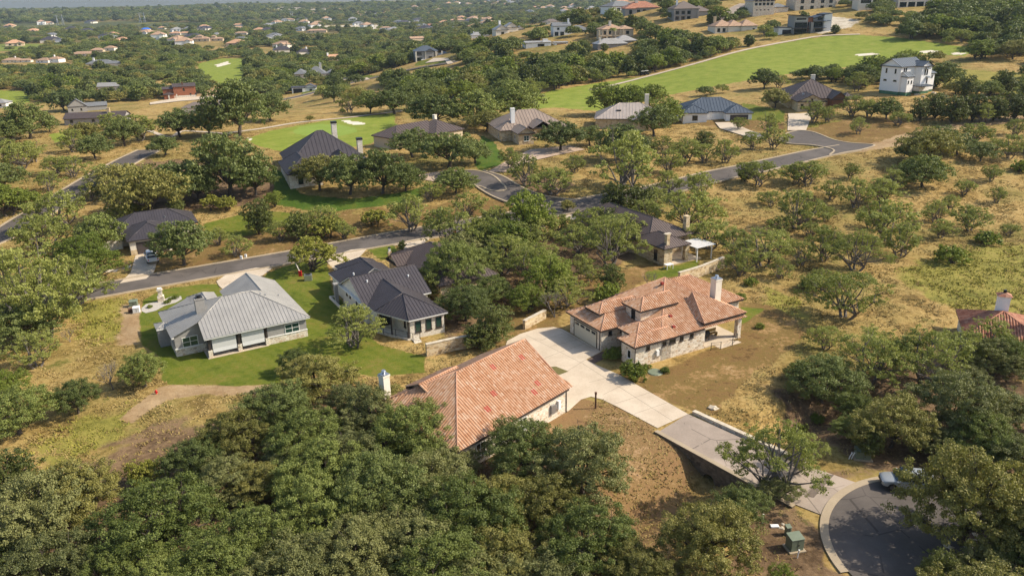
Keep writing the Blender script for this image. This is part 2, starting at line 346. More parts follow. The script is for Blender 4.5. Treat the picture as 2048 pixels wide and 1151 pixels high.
# cul-de-sac discs (centre, radius)
DISCS = [((35.6, 51.4), 10.4)]
ZONES = [  # key, blend metres, polygon in photo pixels
    ('mown', .8, [(1475, 600), (1540, 612), (1600, 640), (1606, 672), (1560, 715), (1510, 745), (1465, 785), (1440, 820), (1400, 830), (1290, 785), (1230, 745), (1330, 740), (1480, 670)]),
    ('straw', 1.5, [(1130, 790), (1250, 810), (1310, 860), (1400, 900), (1380, 1000), (1330, 1151), (1000, 1151), (1000, 900)]),
    ('mown', 1.5, [(400, 480), (640, 430), (820, 410), (1000, 400), (1150, 400), (1190, 395), (1060, 425), (850, 460), (690, 488), (500, 522), (300, 560), (300, 500)]),
    ('mown', 1.2, [(1600, 260), (1700, 236), (1840, 240), (1850, 262), (1745, 292), (1680, 284), (1620, 262)]),
    ('mown', 1.0, [(1400, 225), (1560, 230), (1570, 262), (1480, 262), (1400, 250)]),
    ('mown', 1.5, [(1000, 620), (1150, 560), (1330, 520), (1370, 545), (1150, 612), (1130, 660), (1010, 690), (860, 720), (860, 690), (980, 660)]),
    ('lawn', .35, [(282, 690), (280, 640), (285, 600), (330, 578), (400, 568), (435, 568), (452, 590), (520, 565), (535, 545), (600, 522), (648, 508), (655, 530), (665, 580), (700, 625), (760, 690), (850, 712), (850, 745), (760, 752), (640, 742), (600, 762), (480, 772), (400, 768), (340, 768), (325, 760), (320, 710)]),
    ('lawn', .3, [(735, 498), (790, 488), (800, 520), (760, 520)]),
    ('lawn', .5, [(1480, 612), (1530, 618), (1500, 640), (1480, 650)]),
    ('lawn', .5, [(1290, 545), (1350, 530), (1400, 520), (1380, 545), (1320, 560), (1300, 560)]),
    ('lawn', 1., [(410, 445), (520, 420), (620, 430), (560, 455), (470, 475), (400, 480)]),
    ('lawn', .8, [(1480, 205), (1570, 222), (1568, 245), (1500, 240)]),
    ('lawn', .5, [(680, 158), (735, 150), (760, 152), (700, 166)]), ('lawn', .5, [(835, 122), (900, 118), (900, 126), (830, 132)]),
    ('lawn', .5, [(620, 172), (660, 168), (690, 160), (640, 181), (600, 190)]),
    ('dark', .5, [(545, 335), (575, 350), (600, 388), (700, 398), (800, 385), (880, 365), (830, 400), (760, 412), (640, 425), (548, 408)]),
    ('dark', .5, [(962, 270), (985, 283), (1012, 318), (1000, 330), (962, 342), (950, 330)]),
    ('dark', .4, [(1160, 425), (1195, 408), (1240, 402), (1200, 420), (1160, 440)]),
    ('fair', 1.0, [(490, 278), (540, 262), (640, 243), (790, 226), (790, 262), (740, 288), (640, 305), (560, 302), (515, 292)]),
    ('fair', 1.5, [(1040, 200), (1100, 182), (1200, 165), (1290, 153), (1400, 127), (1500, 99), (1600, 80), (1660, 72), (1720, 70), (1800, 76), (1900, 90), (1955, 98), (1930, 112), (1840, 108), (1740, 130), (1650, 138), (1500, 160), (1400, 178), (1300, 196), (1200, 222), (1110, 215), (1000, 222)]),
    ('weed', 25., [(-60, 50), (60, 46), (250, 43), (420, 45), (400, 52), (250, 56), (60, 60), (-60, 62)]), ('weed', 20., [(560, 8), (640, 6), (800, 8), (700, 12)]),
    ('fair', 1.5, [(393, 128), (440, 117), (492, 117), (497, 140), (495, 165), (450, 172), (410, 160)]),
    ('fair', 1.5, [(-20, 180), (60, 183), (60, 205), (-20, 212)]), ('fair', 2, [(-20, 88), (90, 88), (90, 98), (-20, 104)]), ('fair', 2, [(140, 86), (175, 85), (170, 95), (145, 96)]),
    ('fair', 2, [(305, 82), (330, 78), (325, 92), (305, 90)]), ('fair', 2, [(965, 41), (985, 40), (988, 50), (970, 50)]),
    ('fair', 1, [(95, 268), (150, 262), (160, 275), (110, 285)]),
    ('weed', 2., [(1790, 545), (1850, 520), (1960, 495), (2060, 490), (2060, 640), (1990, 640), (1900, 612), (1840, 582)]),
    ('weed', 1.5, [(1530, 575), (1600, 600), (1610, 640), (1540, 610)]), ('weed', 2., [(140, 610), (245, 595), (250, 670), (170, 690)]),
    ('weed', 2.5, [(60, 900), (170, 840), (270, 815), (250, 870), (120, 930)]), ('weed', 2., [(1840, 130), (2060, 150), (2060, 190), (1900, 180)]),
    ('weed', 2., [(1600, 250), (1690, 240), (1640, 262)]),
    ('dirt', .6, [(240, 838), (290, 795), (320, 772), (440, 768), (600, 770), (620, 782), (400, 790), (330, 800), (262, 845)]),
    ('dirt', 1.2, [(245, 610), (285, 605), (282, 690), (240, 690)]),
    ('dirt', 1., [(1730, 292), (1800, 270), (1900, 248), (2060, 225), (2060, 240), (1900, 262), (1800, 290), (1720, 305)]),
    ('dirt', 1., [(330, 205), (430, 175), (470, 178), (400, 200)]),
    ('litter', 3., [(-200, 980), (60, 960), (330, 850), (560, 790), (700, 780), (760, 800), (1000, 900), (1160, 960), (1300, 1180), (-200, 1200)]),
    ('litter', 2., [(1560, 790), (1700, 750), (1900, 700), (2060, 700), (2060, 960), (1740, 960), (1560, 890)]),
    ('litter', 1.5, [(1480, 1000), (1600, 980), (1660, 1060), (1700, 1180), (1400, 1180), (1440, 1050)]),
    ('litter', 1.5, [(560, 560), (660, 520), (1100, 470), (1200, 450), (1300, 500), (1130, 600), (1020, 690), (900, 700), (860, 560)][2:]),
    ('litter', 2., [(200, 360), (300, 320), (540, 330), (560, 400), (420, 420), (250, 420)]),
    ('litter', 1., [(1010, 350), (1080, 345), (1150, 370), (1110, 395), (1060, 385)]),
    ('putt', .4, [(585 + 0, 262), (600, 254), (640, 248), (680, 249), (712, 256), (712, 264), (680, 272), (630, 273), (595, 268)]),
    ('sand', .3, [(684, 241), (697, 240), (705, 243), (722, 244), (735, 248), (715, 250), (698, 248)]),
    ('sand', .3, [(430, 130), (455, 123), (460, 128), (436, 134)]), ('sand', .5, [(1705, 109), (1740, 106), (1760, 108), (1720, 112)]),
    ('sand', .5, [(1838, 103), (1870, 101), (1885, 104), (1850, 107)]), ('sand', .5, [(1900, 105), (1935, 106), (1925, 110), (1905, 109)]),
    ('sand', .5, [(493, 273), (504, 278), (500, 282)]),
    ('quar', 6, [(395, 13), (470, 10), (540, 14), (660, 17), (720, 21), (800, 22), (800, 25), (600, 26), (560, 32), (540, 24), (470, 24), (440, 18)]),
    ('quar', 8, [(620, 52), (760, 50), (750, 58), (640, 60)]), ('quar', 6, [(1070, 22), (1250, 21), (1250, 25), (1080, 26)]),
    ('quar', 2, [(1600, 60), (1640, 30), (1720, 40), (1700, 55), (1640, 68)]),
]
def make_ground():
    # rows grow with distance; columns fan out: one sheet from behind the camera to the horizon
    ys = [-90 + 5 * i for i in range(23)]; y = 26.0; ys = [v for v in ys if v < 24]
    while y < 6500: ys.append(y); y *= 1.0068
    ys = np.array(ys); cols = 640; t = np.linspace(-1, 1, cols)
    hw = 70 + np.abs(ys) * .92
    X = t[None, :] * hw[:, None]; Y = np.repeat(ys[:, None], cols, 1)
    x = X.ravel(); y = Y.ravel(); z = tz(x, y)
    zm = {k: np.zeros(len(x)) for k in ('mown', 'lawn', 'dark', 'fair', 'weed', 'dirt', 'litter', 'putt', 'sand', 'quar', 'straw')}
    wob = noise(x, y, 7, 11); wob2 = noise(x, y, 11, 12) * 2.2 + noise(x, y, 4, 13)
    for key, bl, poly in ZONES:
        P = np.array(W2(poly)); lo = P.min(0) - 3 * bl - 1; hi = P.max(0) + 3 * bl + 1
        idx = np.nonzero((x > lo[0]) & (x < hi[0]) & (y > lo[1]) & (y < hi[1]))[0]
        if not len(idx): continue
        qx, qy = x[idx], y[idx]; inside = np.zeros(len(idx), bool); dist = np.full(len(idx), 1e9)
        for i in range(len(P)):
            a, b = P[i], P[(i + 1) % len(P)]
            c = ((a[1] > qy) != (b[1] > qy)); xx = (b[0] - a[0]) * (qy - a[1]) / (b[1] - a[1] + 1e-12) + a[0]
            inside ^= c & (qx < xx); dist = np.minimum(dist, seg_dist(qx, qy, a, b)[0])
        sdd = np.where(inside, dist, -dist) + (wob2 if key in ('litter', 'mown') and bl > 1 else wob)[idx] * bl * .8
        zm[key][idx] = np.maximum(zm[key][idx], S(-bl, bl, sdd))
    zm['quar'] = np.maximum(zm['quar'], 0)
    # distance to roads: verges are smooth there
    rd = np.full(len(x), 1e9)
    for P, w_ in list(RW.values()) + PW:
        for a, b in zip(P[:-1:3], P[3::3]):
            lo = np.minimum(a, b) - 12; hi = np.maximum(a, b) + 12
            idx = np.nonzero((x > lo[0]) & (x < hi[0]) & (y > lo[1]) & (y < hi[1]))[0]
            if len(idx): rd[idx] = np.minimum(rd[idx], seg_dist(x[idx], y[idx], a, b)[0] - w_ / 2)
    smooth = np.maximum.reduce([zm['lawn'], zm['dark'], zm['fair'], zm['mown'] * .75, zm['straw'] * .6, zm['putt'], zm['sand'], 1 - S(1, 6, rd)])
    for (cx, cy), r in DISCS: smooth = np.maximum(smooth, 1 - S(r + 1, r + 5, np.hypot(x - cx, y - cy)))
    for poly in FLAT: 
        P = np.array(poly); c = P.mean(0); rr = np.hypot(*(P - c).T).max() + 1.5
        smooth = np.maximum(smooth, 1 - S(rr, rr + 3, np.hypot(x - c[0], y - c[1])))
    rough = (1 - smooth) * (1 - S(300, 600, y)) * S(30, 50, y)
    z = z + rough * (.10 * noise(x, y, 3.1, 21) + .05 * noise(x, y, 1.1, 22) + .12 * noise(x, y, 9, 23))
    nr = len(ys); me = bpy.data.meshes.new("ground")
    i = np.arange((nr - 1) * (cols - 1)); r, c = np.divmod(i, cols - 1); a = r * cols + c
    F = np.stack([a, a + 1, a + 1 + cols, a + cols], 1).ravel()
    me.vertices.add(len(x)); me.vertices.foreach_set('co', np.stack([x, y, z], 1).ravel().astype(np.float32))
    me.loops.add(len(F)); me.loops.foreach_set('vertex_index', F.astype(np.int32))
    me.polygons.add(len(i)); me.polygons.foreach_set('loop_start', (np.arange(len(i)) * 4).astype(np.int32))
    me.polygons.foreach_set('use_smooth', np.ones(len(i), bool))
    for nm, ks in (('za', ('mown', 'lawn', 'weed', 'fair')), ('zb', ('putt', 'sand', 'litter', 'dirt')), ('zc', ('dark', 'quar', 'straw', None))):
        at_ = me.color_attributes.new(nm, 'FLOAT_COLOR', 'POINT')
        arr = np.stack([zm[k] if k else np.zeros(len(x)) for k in ks], 1).astype(np.float32)
        at_.data.foreach_set('color', arr.ravel())
    me.update(calc_edges=True)
    o = bpy.data.objects.new("ground", me); C.objects.link(o); struct(o)
    m = mat('ground_cover', (.3, .2, .1), .95, 0, .1); N_ = N(m); co = N_.n("ShaderNodeNewGeometry").outputs["Position"]
    big = N_.noise(.035, co, 5); med = N_.noise(.22, co, 5, .65); fine = N_.noise(1.7, co, 5, .7); vf = N_.noise(9, co, 3, .7)
    t1 = N_.math('ADD', N_.math('MULTIPLY', N_.math('SUBTRACT', N_.math('ADD', N_.math('MULTIPLY', med, .6), N_.math('MULTIPLY', fine, .4)), .5), 1.9), .5)
    dry = N_.ramp(t1, [(.30, (.15, .100, .032)), (.44, (.32, .210, .070)), (.58, (.46, .315, .122)), (.70, (.22, .170, .055))])
    oli = N_.ramp(t1, [(.30, (.080, .080, .016)), (.48, (.155, .140, .032)), (.60, (.25, .20, .060)), (.72, (.11, .12, .022))])
    base = N_.mix(N_.ramp(N_.math('ADD', N_.math('MULTIPLY', big, .7), N_.math('MULTIPLY', med, .3)), [(.47, (0, 0, 0)), (.64, (1, 1, 1))]), dry, oli)
    A = [N_.n("ShaderNodeVertexColor", layer_name=k) for k in ('za', 'zb', 'zc')]
    sep = [N_.n("ShaderNodeSeparateColor") for _ in A]
    for q, s_ in zip(A, sep): N_.l(q.outputs["Color"], s_.inputs[0])
    def wob_(f, soft=.5):
        k = N_.math('ADD', f, N_.math('MULTIPLY', N_.math('SUBTRACT', fine, .5), soft)); 
        return N_.ramp(N_.math('MULTIPLY', N_.math('GREATER_THAN', f, .01), k), [(.30, (0, 0, 0)), (.62, (1, 1, 1))])
    def zcol(stops, f=t1): return N_.ramp(f, stops)
    mown = zcol([(.28, (.115, .068, .024)), (.42, (.215, .128, .048)), (.53, (.165, .115, .034)), (.64, (.29, .175, .070)), (.76, (.38, .25, .12))])
    lawn = zcol([(.3, (.070, .100, .009)), (.46, (.115, .145, .015)), (.58, (.140, .150, .019)), (.74, (.20, .16, .04))])
    weed = N_.ramp(N_.math('ADD', N_.math('MULTIPLY', t1, .6), N_.math('MULTIPLY', vf, .4)), [(.32, (.11, .115, .022)), (.45, (.21, .19, .040)), (.56, (.30, .26, .060)), (.68, (.22, .16, .05)), (.8, (.38, .32, .09))])
    fair = zcol([(.25, (.130, .175, .020)), (.5, (.195, .245, .030)), (.68, (.24, .265, .045)), (.8, (.29, .24, .08))])
    wv = N_.n('ShaderNodeTexWave', wave_type='BANDS', bands_direction='DIAGONAL'); wv.inputs['Scale'].default_value = .28; wv.inputs['Distortion'].default_value = 1.5; N_.l(co, wv.inputs['Vector'])
    band = N_.math('MULTIPLY', wv.outputs['Fac'], .16)
    lawn = N_.mix(band, lawn, (.20, .20, .05)); fair = N_.mix(band, fair, (.33, .32, .09))
    dark = zcol([(.3, (.045, .085, .010)), (.5, (.068, .120, .014)), (.7, (.11, .13, .02))])
    putt = zcol([(.3, (.20, .28, .045)), (.7, (.23, .31, .06))])
    sand = zcol([(.3, (.62, .54, .42)), (.7, (.74, .68, .56))])
    litter = zcol([(.32, (.085, .052, .028)), (.5, (.165, .105, .058)), (.62, (.24, .155, .085)), (.75, (.12, .10, .035))])
    dirt = zcol([(.3, (.28, .18, .09)), (.7, (.42, .30, .17))])
    quar = zcol([(.3, (.30, .25, .17)), (.5, (.52, .45, .34)), (.7, (.62, .56, .45))])
    cur = base
    straw = N_.ramp(N_.math('ADD', N_.math('MULTIPLY', t1, .6), N_.math('MULTIPLY', vf, .4)), [(.30, (.11, .065, .030)), (.43, (.27, .160, .075)), (.53, (.22, .14, .055)), (.62, (.42, .265, .140)), (.75, (.52, .36, .21))])
    for f, c_, so_ in ((sep[2].outputs[2], straw, .9), (sep[1].outputs[2], litter, .9), (sep[0].outputs[2], weed, 1.0), (sep[0].outputs[0], mown, .7), (A[1].outputs["Alpha"], dirt, .7), (sep[0].outputs[1], lawn, .35),
                       (sep[2].outputs[0], dark, .3), (A[0].outputs["Alpha"], fair, .35), (sep[1].outputs[0], putt, .1), (sep[1].outputs[1], sand, .1), (sep[2].outputs[1], quar, .5)):
        cur = N_.mix(wob_(f, so_), cur, c_)
    # the far plain and ridge are scrub-covered
    ps = N_.n("ShaderNodeSeparateXYZ"); N_.l(co, ps.inputs[0]); wd_ = N_.n("ShaderNodeMapRange"); N_.l(ps.outputs[1], wd_.inputs[0]); wd_.inputs[1].default_value = 700; wd_.inputs[2].default_value = 2000
    lar = N_.noise(.004, co, 4); cur = N_.mix(N_.math('MULTIPLY', wd_.outputs[0], N_.ramp(lar, [(.36, (.25,) * 3), (.5, (.95,) * 3)])), cur, N_.ramp(t1, [(.3, (.035, .045, .014)), (.6, (.075, .085, .028))]))
    cur = N_.mix(wob_(sep[2].outputs[1], .5), cur, quar)
    # far away the unbuilt land is scrub: the same golden and green patches at a wider scale
    cur = N_.mix(N_.math('MULTIPLY', N_.math('SUBTRACT', vf, .35), .55), cur, (.06, .05, .02), 'MIX')
    N_.col(cur); N_.bump(N_.math('ADD', fine, N_.math('MULTIPLY', vf, .5)), .6, .12)
    me.materials.append(m)
    return o
def drape(name, poly, off, mtl, step=3.0, zc=None):
    """A sheet laid over the ground: poly in metres."""
    bm = bmesh.new(); vs = [bm.verts.new((p[0], p[1], 0)) for p in poly]; bm.faces.new(vs)
    lo = np.min(poly, 0); hi = np.max(poly, 0)
    if zc is None:
        for ax in (0, 1):
            v = lo[ax] + step
            while v < hi[ax]:
                n = (1, 0, 0) if ax == 0 else (0, 1, 0); p = (v, 0, 0) if ax == 0 else (0, v, 0)
                bmesh.ops.bisect_plane(bm, geom=bm.verts[:] + bm.edges[:] + bm.faces[:], plane_co=p, plane_no=n); v += step
    for v in bm.verts: v.co.z = (float(tz(v.co.x, v.co.y)) if zc is None else zc) + off
    bmesh.ops.recalc_face_normals(bm, faces=bm.faces[:])
    for f in bm.faces:
        if f.normal.z < 0: f.normal_flip()
    bmesh.ops.triangulate(bm, faces=[f for f in bm.faces if len(f.verts) > 4])
    me = bpy.data.meshes.new(name); bm.to_mesh(me); bm.free(); me.materials.append(mtl)
    o = bpy.data.objects.new(name, me); C.objects.link(o); return struct(o)
def ribbon(name, P, offs, mtl, lift):
    """offs: list of (sideways, up); follows the ground."""
    T = np.gradient(P, axis=0); T /= np.linalg.norm(T, axis=1)[:, None] + 1e-9; Nn = np.stack([-T[:, 1], T[:, 0]], 1)
    V = []; k = len(offs)
    for i in range(len(P)):
        zc = float(tz(*P[i]))
        for s_, u in offs:
            q = P[i] + Nn[i] * s_; zz = max(float(tz(q[0], q[1])), zc - .1); V.append((q[0], q[1], zz + u + lift + .0002 * max(0, q[1] - 120)))
    F = [(i * k + j, i * k + j + 1, (i + 1) * k + j + 1, (i + 1) * k + j) for i in range(len(P) - 1) for j in range(k - 1)]
    F = [f[::-1] for f in F]
    me = bpy.data.meshes.new(name); me.from_pydata(V, [], F); me.materials.append(mtl)
    o = bpy.data.objects.new(name, me); C.objects.link(o); return struct(o)
def disc(name, c, r, off, mtl, n=48, r0=None, a0=0, a1=360):
    V = []; F = []
    z = float(tz(*c)) + off
    if r0 is None:
        V = [(c[0] + r * math.cos(6.2832 * i / n), c[1] + r * math.sin(6.2832 * i / n), z) for i in range(n)]; F = [list(range(n))]
    else:
        for i in range(n):
            a = R_(a0 + (a1 - a0) * i / (n - 1))
            for rr, zz in ((r0, 0), (r0 + .02, .1), (r, .1), (r + .02, -.15)): V.append((c[0] + rr * math.cos(a), c[1] + rr * math.sin(a), z + zz))
        for i in range(n - 1):
            j = i + 1
            for q in range(3): F.append((i * 4 + q, i * 4 + q + 1, j * 4 + q + 1, j * 4 + q))
    me = bpy.data.meshes.new(name); me.from_pydata(V, [], F); me.materials.append(mtl)
    o = bpy.data.objects.new(name, me); C.objects.link(o); return struct(o)
FLAT = []
def build_roads():
    for nm, (P, w_) in RW.items():
        n = 'road'; h = w_ / 2
        ribbon(n, P, [(-h, 0), (-h / 2, .03), (0, .05), (h / 2, .03), (h, 0)], M['asphalt'] if nm != 'hill_road' else M['asphalt_old'], .07)
        for s_ in (-1, 1):
            o_ = [(s_ * (h - .02), -.1), (s_ * h, .10), (s_ * (h + .45), .12), (s_ * (h + .5), -.15)]
            ribbon('kerb', P, o_ if s_ > 0 else o_[::-1], M['kerb'], .06)
    for P, w_ in PW: ribbon('path', P, [(-w_ / 2, 0), (0, .02), (w_ / 2, 0)], M['path'], .09)
    for (c, r) in DISCS: disc('road', c, r, .155 if c[1] > 100 else .10, M['asphalt'])
    disc('kerb', DISCS[0][0], DISCS[0][1] + .65, .03, M['kerb'], 64, DISCS[0][1] - .05, 70, 190)
    for px in ([(1562, 276), (1578, 266), (1600, 262), (1625, 265), (1645, 272), (1668, 281), (1700, 287), (1748, 291), (1725, 300), (1690, 306), (1660, 312), (1668, 302), (1650, 296), (1620, 291), (1585, 289), (1560, 284)],
               [(868, 352), (885, 345), (925, 342), (955, 343), (985, 352), (1002, 366), (1012, 380), (985, 383), (960, 374), (930, 370), (895, 366), (868, 360)]):
        P = W2(px); drape('road', P, .17, M['asphalt']); Q = spline(P + [P[0]], 1.0); c = np.mean(Q, 0)
        ribbon('kerb', Q, [(-.25, -.1), (-.22, .09), (.22, .09), (.25, -.1)], M['kerb'], .17)
# ---------------------------------------------------------------- trees
def leaf_mesh(name, P, Nrm, size, rng, mtl, aspect=.7):
    n = len(P); r1 = rng.normal(size=(n, 3)); r1 -= (r1 * Nrm).sum(1)[:, None] * Nrm; r1 /= np.linalg.norm(r1, axis=1)[:, None] + 1e-9
    r2 = np.cross(Nrm, r1); s = (size * rng.uniform(.6, 1.35, n))[:, None]
    V = np.stack([P - r1 * s, P - r2 * s * aspect, P + r1 * s, P + r2 * s * aspect], 1).reshape(-1, 3)
    me = bpy.data.meshes.new(name); me.vertices.add(4 * n); me.vertices.foreach_set('co', V.ravel().astype(np.float32))
    me.loops.add(4 * n); me.loops.foreach_set('vertex_index', np.arange(4 * n, dtype=np.int32))
    me.polygons.add(n); me.polygons.foreach_set('loop_start', (np.arange(n) * 4).astype(np.int32))
    me.materials.append(mtl); me.update(calc_edges=True); return me
def make_tree(seed, R, H, base, nl, nleaf, leaf, lobe=(.26, .40), sparse=0.0, trunks=1, conic=0.0, tilt=.55, leafm='leaf_oak', bark='bark', lean=0):
    """Returns crown mesh and trunk mesh, foot at the origin. R crown radius, H height, base height of the crown's underside."""
    rng = np.random.default_rng(seed); rd = random.Random(seed)
    L = []; cz = base; ch = H - base
    k = 0
    while len(L) < nl and k < 4000:
        k += 1; a = rng.uniform(0, 6.2832); q = math.sqrt(rng.uniform(0, 1)); h = rng.uniform(0, 1)
        rad = rng.uniform(*lobe) * R * (1 - .35 * sparse)
        lim = (1 - h ** 2.2) ** .5 if not conic else (1 - conic * h) * (.55 + .45 * min(1, h * 5))
        rr = (.25 + .75 * q) * lim * (R - rad * .7); z = cz + rad * .6 + h * (ch - rad * 1.5)
        # uneven outline
        rr *= 1 + .16 * math.sin(a * 3 + seed) + .10 * math.sin(a * 5 + seed * 2.3)
        p = np.array([rr * math.cos(a) + lean * h, rr * math.sin(a), z])
        if any(np.linalg.norm((p - b) / (1, 1, .8)) < (rad + rb) * .56 for b, rb in L): continue
        L.append((p, rad))
    c = np.array([b for b, _ in L]); rb = np.array([r for _, r in L]); wgt = rb ** 2 / (rb ** 2).sum()
    ii = rng.choice(len(L), nleaf, p=wgt)
    # each bough ends in sprays: small clumps set unevenly round the lobe, a few reaching out of it
    ns = 20; sd_ = rng.normal(size=(len(L), ns, 3)); sd_[:, :, 2] = sd_[:, :, 2] * .8 + .30; sd_ /= np.linalg.norm(sd_, axis=2)[:, :, None]
    sr = rng.uniform(.50, 1.0, (len(L), ns)) + (rng.uniform(size=(len(L), ns)) < .12) * .28; sz = rng.uniform(.20, .38, (len(L), ns))
    jj = rng.integers(0, ns, nleaf); g = rng.normal(size=(nleaf, 3)); g /= np.linalg.norm(g, axis=1)[:, None]; g *= rng.beta(3, 1.5, nleaf)[:, None]
    q_ = sd_[ii, jj] * sr[ii, jj][:, None] + g * sz[ii, jj][:, None] * np.array([1.15, 1.15, .75])
    P = c[ii] + q_ * rb[ii][:, None] * np.array([1.08, 1.08, .80]); d = g * .7 + sd_[ii, jj] * .5; d /= np.linalg.norm(d, axis=1)[:, None] + 1e-9
    keep = np.ones(nleaf, bool)
    for j in range(len(L)):
        q = np.linalg.norm((P - c[j]) / np.array([1.08, 1.08, .78]), axis=1) < rb[j] * .62; keep &= ~(q & (ii != j) & (rng.uniform(size=nleaf) < .6))
    if sparse: keep &= (np.sin(P[:, 0] * 2.3 / R * 5 + seed) + np.sin(P[:, 1] * 2.1 / R * 5) + np.sin(P[:, 2] * 6 / R * 3) + rng.normal(size=nleaf) * .6) > -2.2 + 1.6 * sparse
    keep &= P[:, 2] > base * .35
    P, d = P[keep], d[keep]; nr = d * tilt + rng.normal(size=P.shape) * (1 - tilt); nr[:, 2] += .25; nr /= np.linalg.norm(nr, axis=1)[:, None]
    cm = leaf_mesh("crown", P, nr, leaf, rng, M[leafm])
    b = MB(); tr = R * .045 + .06
    for t_ in range(trunks):
        a0 = rd.uniform(0, 6.28); off = 0 if trunks == 1 else tr * 1.2; o = Vector((math.cos(a0) * off, math.sin(a0) * off, -.3))
        fork = Vector((math.cos(a0) * (off * 2 + R * .08), math.sin(a0) * (off * 2 + R * .08), base * (.75 if trunks == 1 else .45)))
        b.tube([o, (o + fork) * .5 + Vector((rd.uniform(-.1, .1), rd.uniform(-.1, .1), 0)), fork], [tr * 1.25 / trunks ** .4, tr / trunks ** .4, tr * .85 / trunks ** .4], 7)
        mine = [l for i, l in enumerate(L) if i % trunks == t_]
        for i, (p, r) in enumerate(mine[:16]):
            p = Vector(p); mid = fork.lerp(p, .5) + Vector((rd.uniform(-.12, .12) * R, rd.uniform(-.12, .12) * R, rd.uniform(-.02, .1) * R))
            b.tube([fork, mid, p], [tr * .55 / trunks ** .4, tr * .3, tr * .1], 5, False)
            for q in range(2):
                e = p + Vector((rd.uniform(-1, 1), rd.uniform(-1, 1), rd.uniform(-.2, 1))) * r * .8
                b.tube([mid.lerp(p, .6), e], [tr * .16, tr * .05], 4, False)
    return cm, b.mesh("trunk", M[bark])
def bare_mesh(seed, R, H):
    rd = random.Random(seed); b = MB()
    def grow(p, d, l, r, dep):
        e = p + d * l; b.tube([p, p.lerp(e, .5) + Vector((rd.uniform(-.06, .06), rd.uniform(-.06, .06), 0)) * l, e], [r, r * .85, r * .65], 5 if dep < 2 else 4, False)
        if dep >= 5: return
        for i in range(3 if dep < 3 else 2):
            dd = (d + Vector((rd.uniform(-.75, .75), rd.uniform(-.75, .75), rd.uniform(-.15, .4)))).normalized(); grow(e, dd, l * rd.uniform(.6, .82), r * .6, dep + 1)
    for i in range(2): grow(Vector((0, 0, -.2)), Vector((rd.uniform(-.4, .4), rd.uniform(-.4, .4), 1)).normalized(), H * .3, .11, 0)
    return b.mesh("trunk", M['twig'])
PROTO = {}
def protos():
    T = {  # kind: nominal radius, height, base, lobes, leaves/size per level of detail, extra
        'O': dict(R=6, H=7.8, base=2.0, nl=24, lod=((36000, .10), (12500, .17), (2900, .36)), kw=dict(leafm='leaf_oak')),
        'K': dict(R=6, H=7.6, base=1.6, nl=30, lod=((50000, .086), (14000, .16), (2900, .36)), kw=dict(leafm='leaf_grey', lobe=(.2, .34))),
        'M': dict(R=4.6, H=6.0, base=1.5, nl=22, lod=((18000, .075), (9500, .11), (2400, .25)), kw=dict(leafm='leaf_mesq', sparse=.75, trunks=3, bark='bark_pale', lobe=(.22, .36))),
        'B': dict(R=4.2, H=6.6, base=1.5, nl=22, lod=((17000, .088), (8000, .14), (2000, .30)), kw=dict(leafm='leaf_bright', trunks=2, lobe=(.24, .38))),
        'Y': dict(R=3.5, H=4.6, base=1.0, nl=16, lod=((7000, .12), (2400, .22), (600, .5)), kw=dict(leafm='leaf_yellow', sparse=.3, trunks=3)),
        'J': dict(R=3.0, H=5.6, base=.35, nl=26, lod=((12000, .09), (5600, .14), (1200, .36)), kw=dict(leafm='leaf_dark', conic=.55, lobe=(.28, .42))),
        'S': dict(R=1.5, H=1.9, base=.1, nl=10, lod=((3000, .09), (1200, .15), (350, .3)), kw=dict(leafm='leaf_bright', trunks=3, lobe=(.35, .5))),
    }
    nv = {'O': 5, 'K': 5, 'M': 5, 'B': 3, 'Y': 2, 'J': 3, 'S': 2}
    for k, t in T.items():
        for lod in range(3):
            for v in range(nv[k]):
                n, s = t['lod'][lod]; seed = ord(k) * 100 + v * 7 + 3
                kw = dict(t['kw'])
                if k == 'K': kw['leafm'] = ['leaf_grey', 'leaf_oak', 'leaf_olive', 'leaf_fresh', 'leaf_grey'][v]
                if k == 'O': kw['leafm'] = ['leaf_oak', 'leaf_oak', 'leaf_olive', 'leaf_fresh', 'leaf_oak'][v]
                cm, tm = make_tree(seed, t['R'], t['H'] * (1 + .06 * (v - 2)), t['base'], t['nl'], n, s, **kw)
                PROTO[(k, lod, v)] = (cm, tm, t['R'], t['H'])
        PROTO[k] = nv[k]
    for v in range(2): PROTO[('D', v)] = bare_mesh(50 + v, 2.5, 5)
TK = {'O': ('oak_tree', 'dark green oak'), 'K': ('oak_tree', 'grey-green oak'), 'M': ('mesquite_tree', 'feathery olive mesquite'), 'B': ('elm_tree', 'bright green elm'), 'Y': ('sapling_tree', 'yellow-green small tree'),
      'J': ('juniper_tree', 'dark dense juniper'), 'S': ('shrub', 'low rounded green shrub'), 'D': ('bare_tree', 'bare leafless tree')}
KC = {'O': .40, 'K': .38, 'M': .42, 'B': .5, 'Y': .42, 'J': .62, 'S': .35, 'D': .5}
TREES = []   # (kind, px, py of crown centre, width px, world x, y, z, radius, object)
def place_tree(kind, px, py, wpx, seed, h=1.0):
    g = at(px, py + KC[kind] * wpx * h * .93)
    _, _, dep = proj(*g); R = wpx / 2 * float(dep) / FPX
    return add_tree(kind, g.x, g.y, R, seed, h, px, py, wpx)
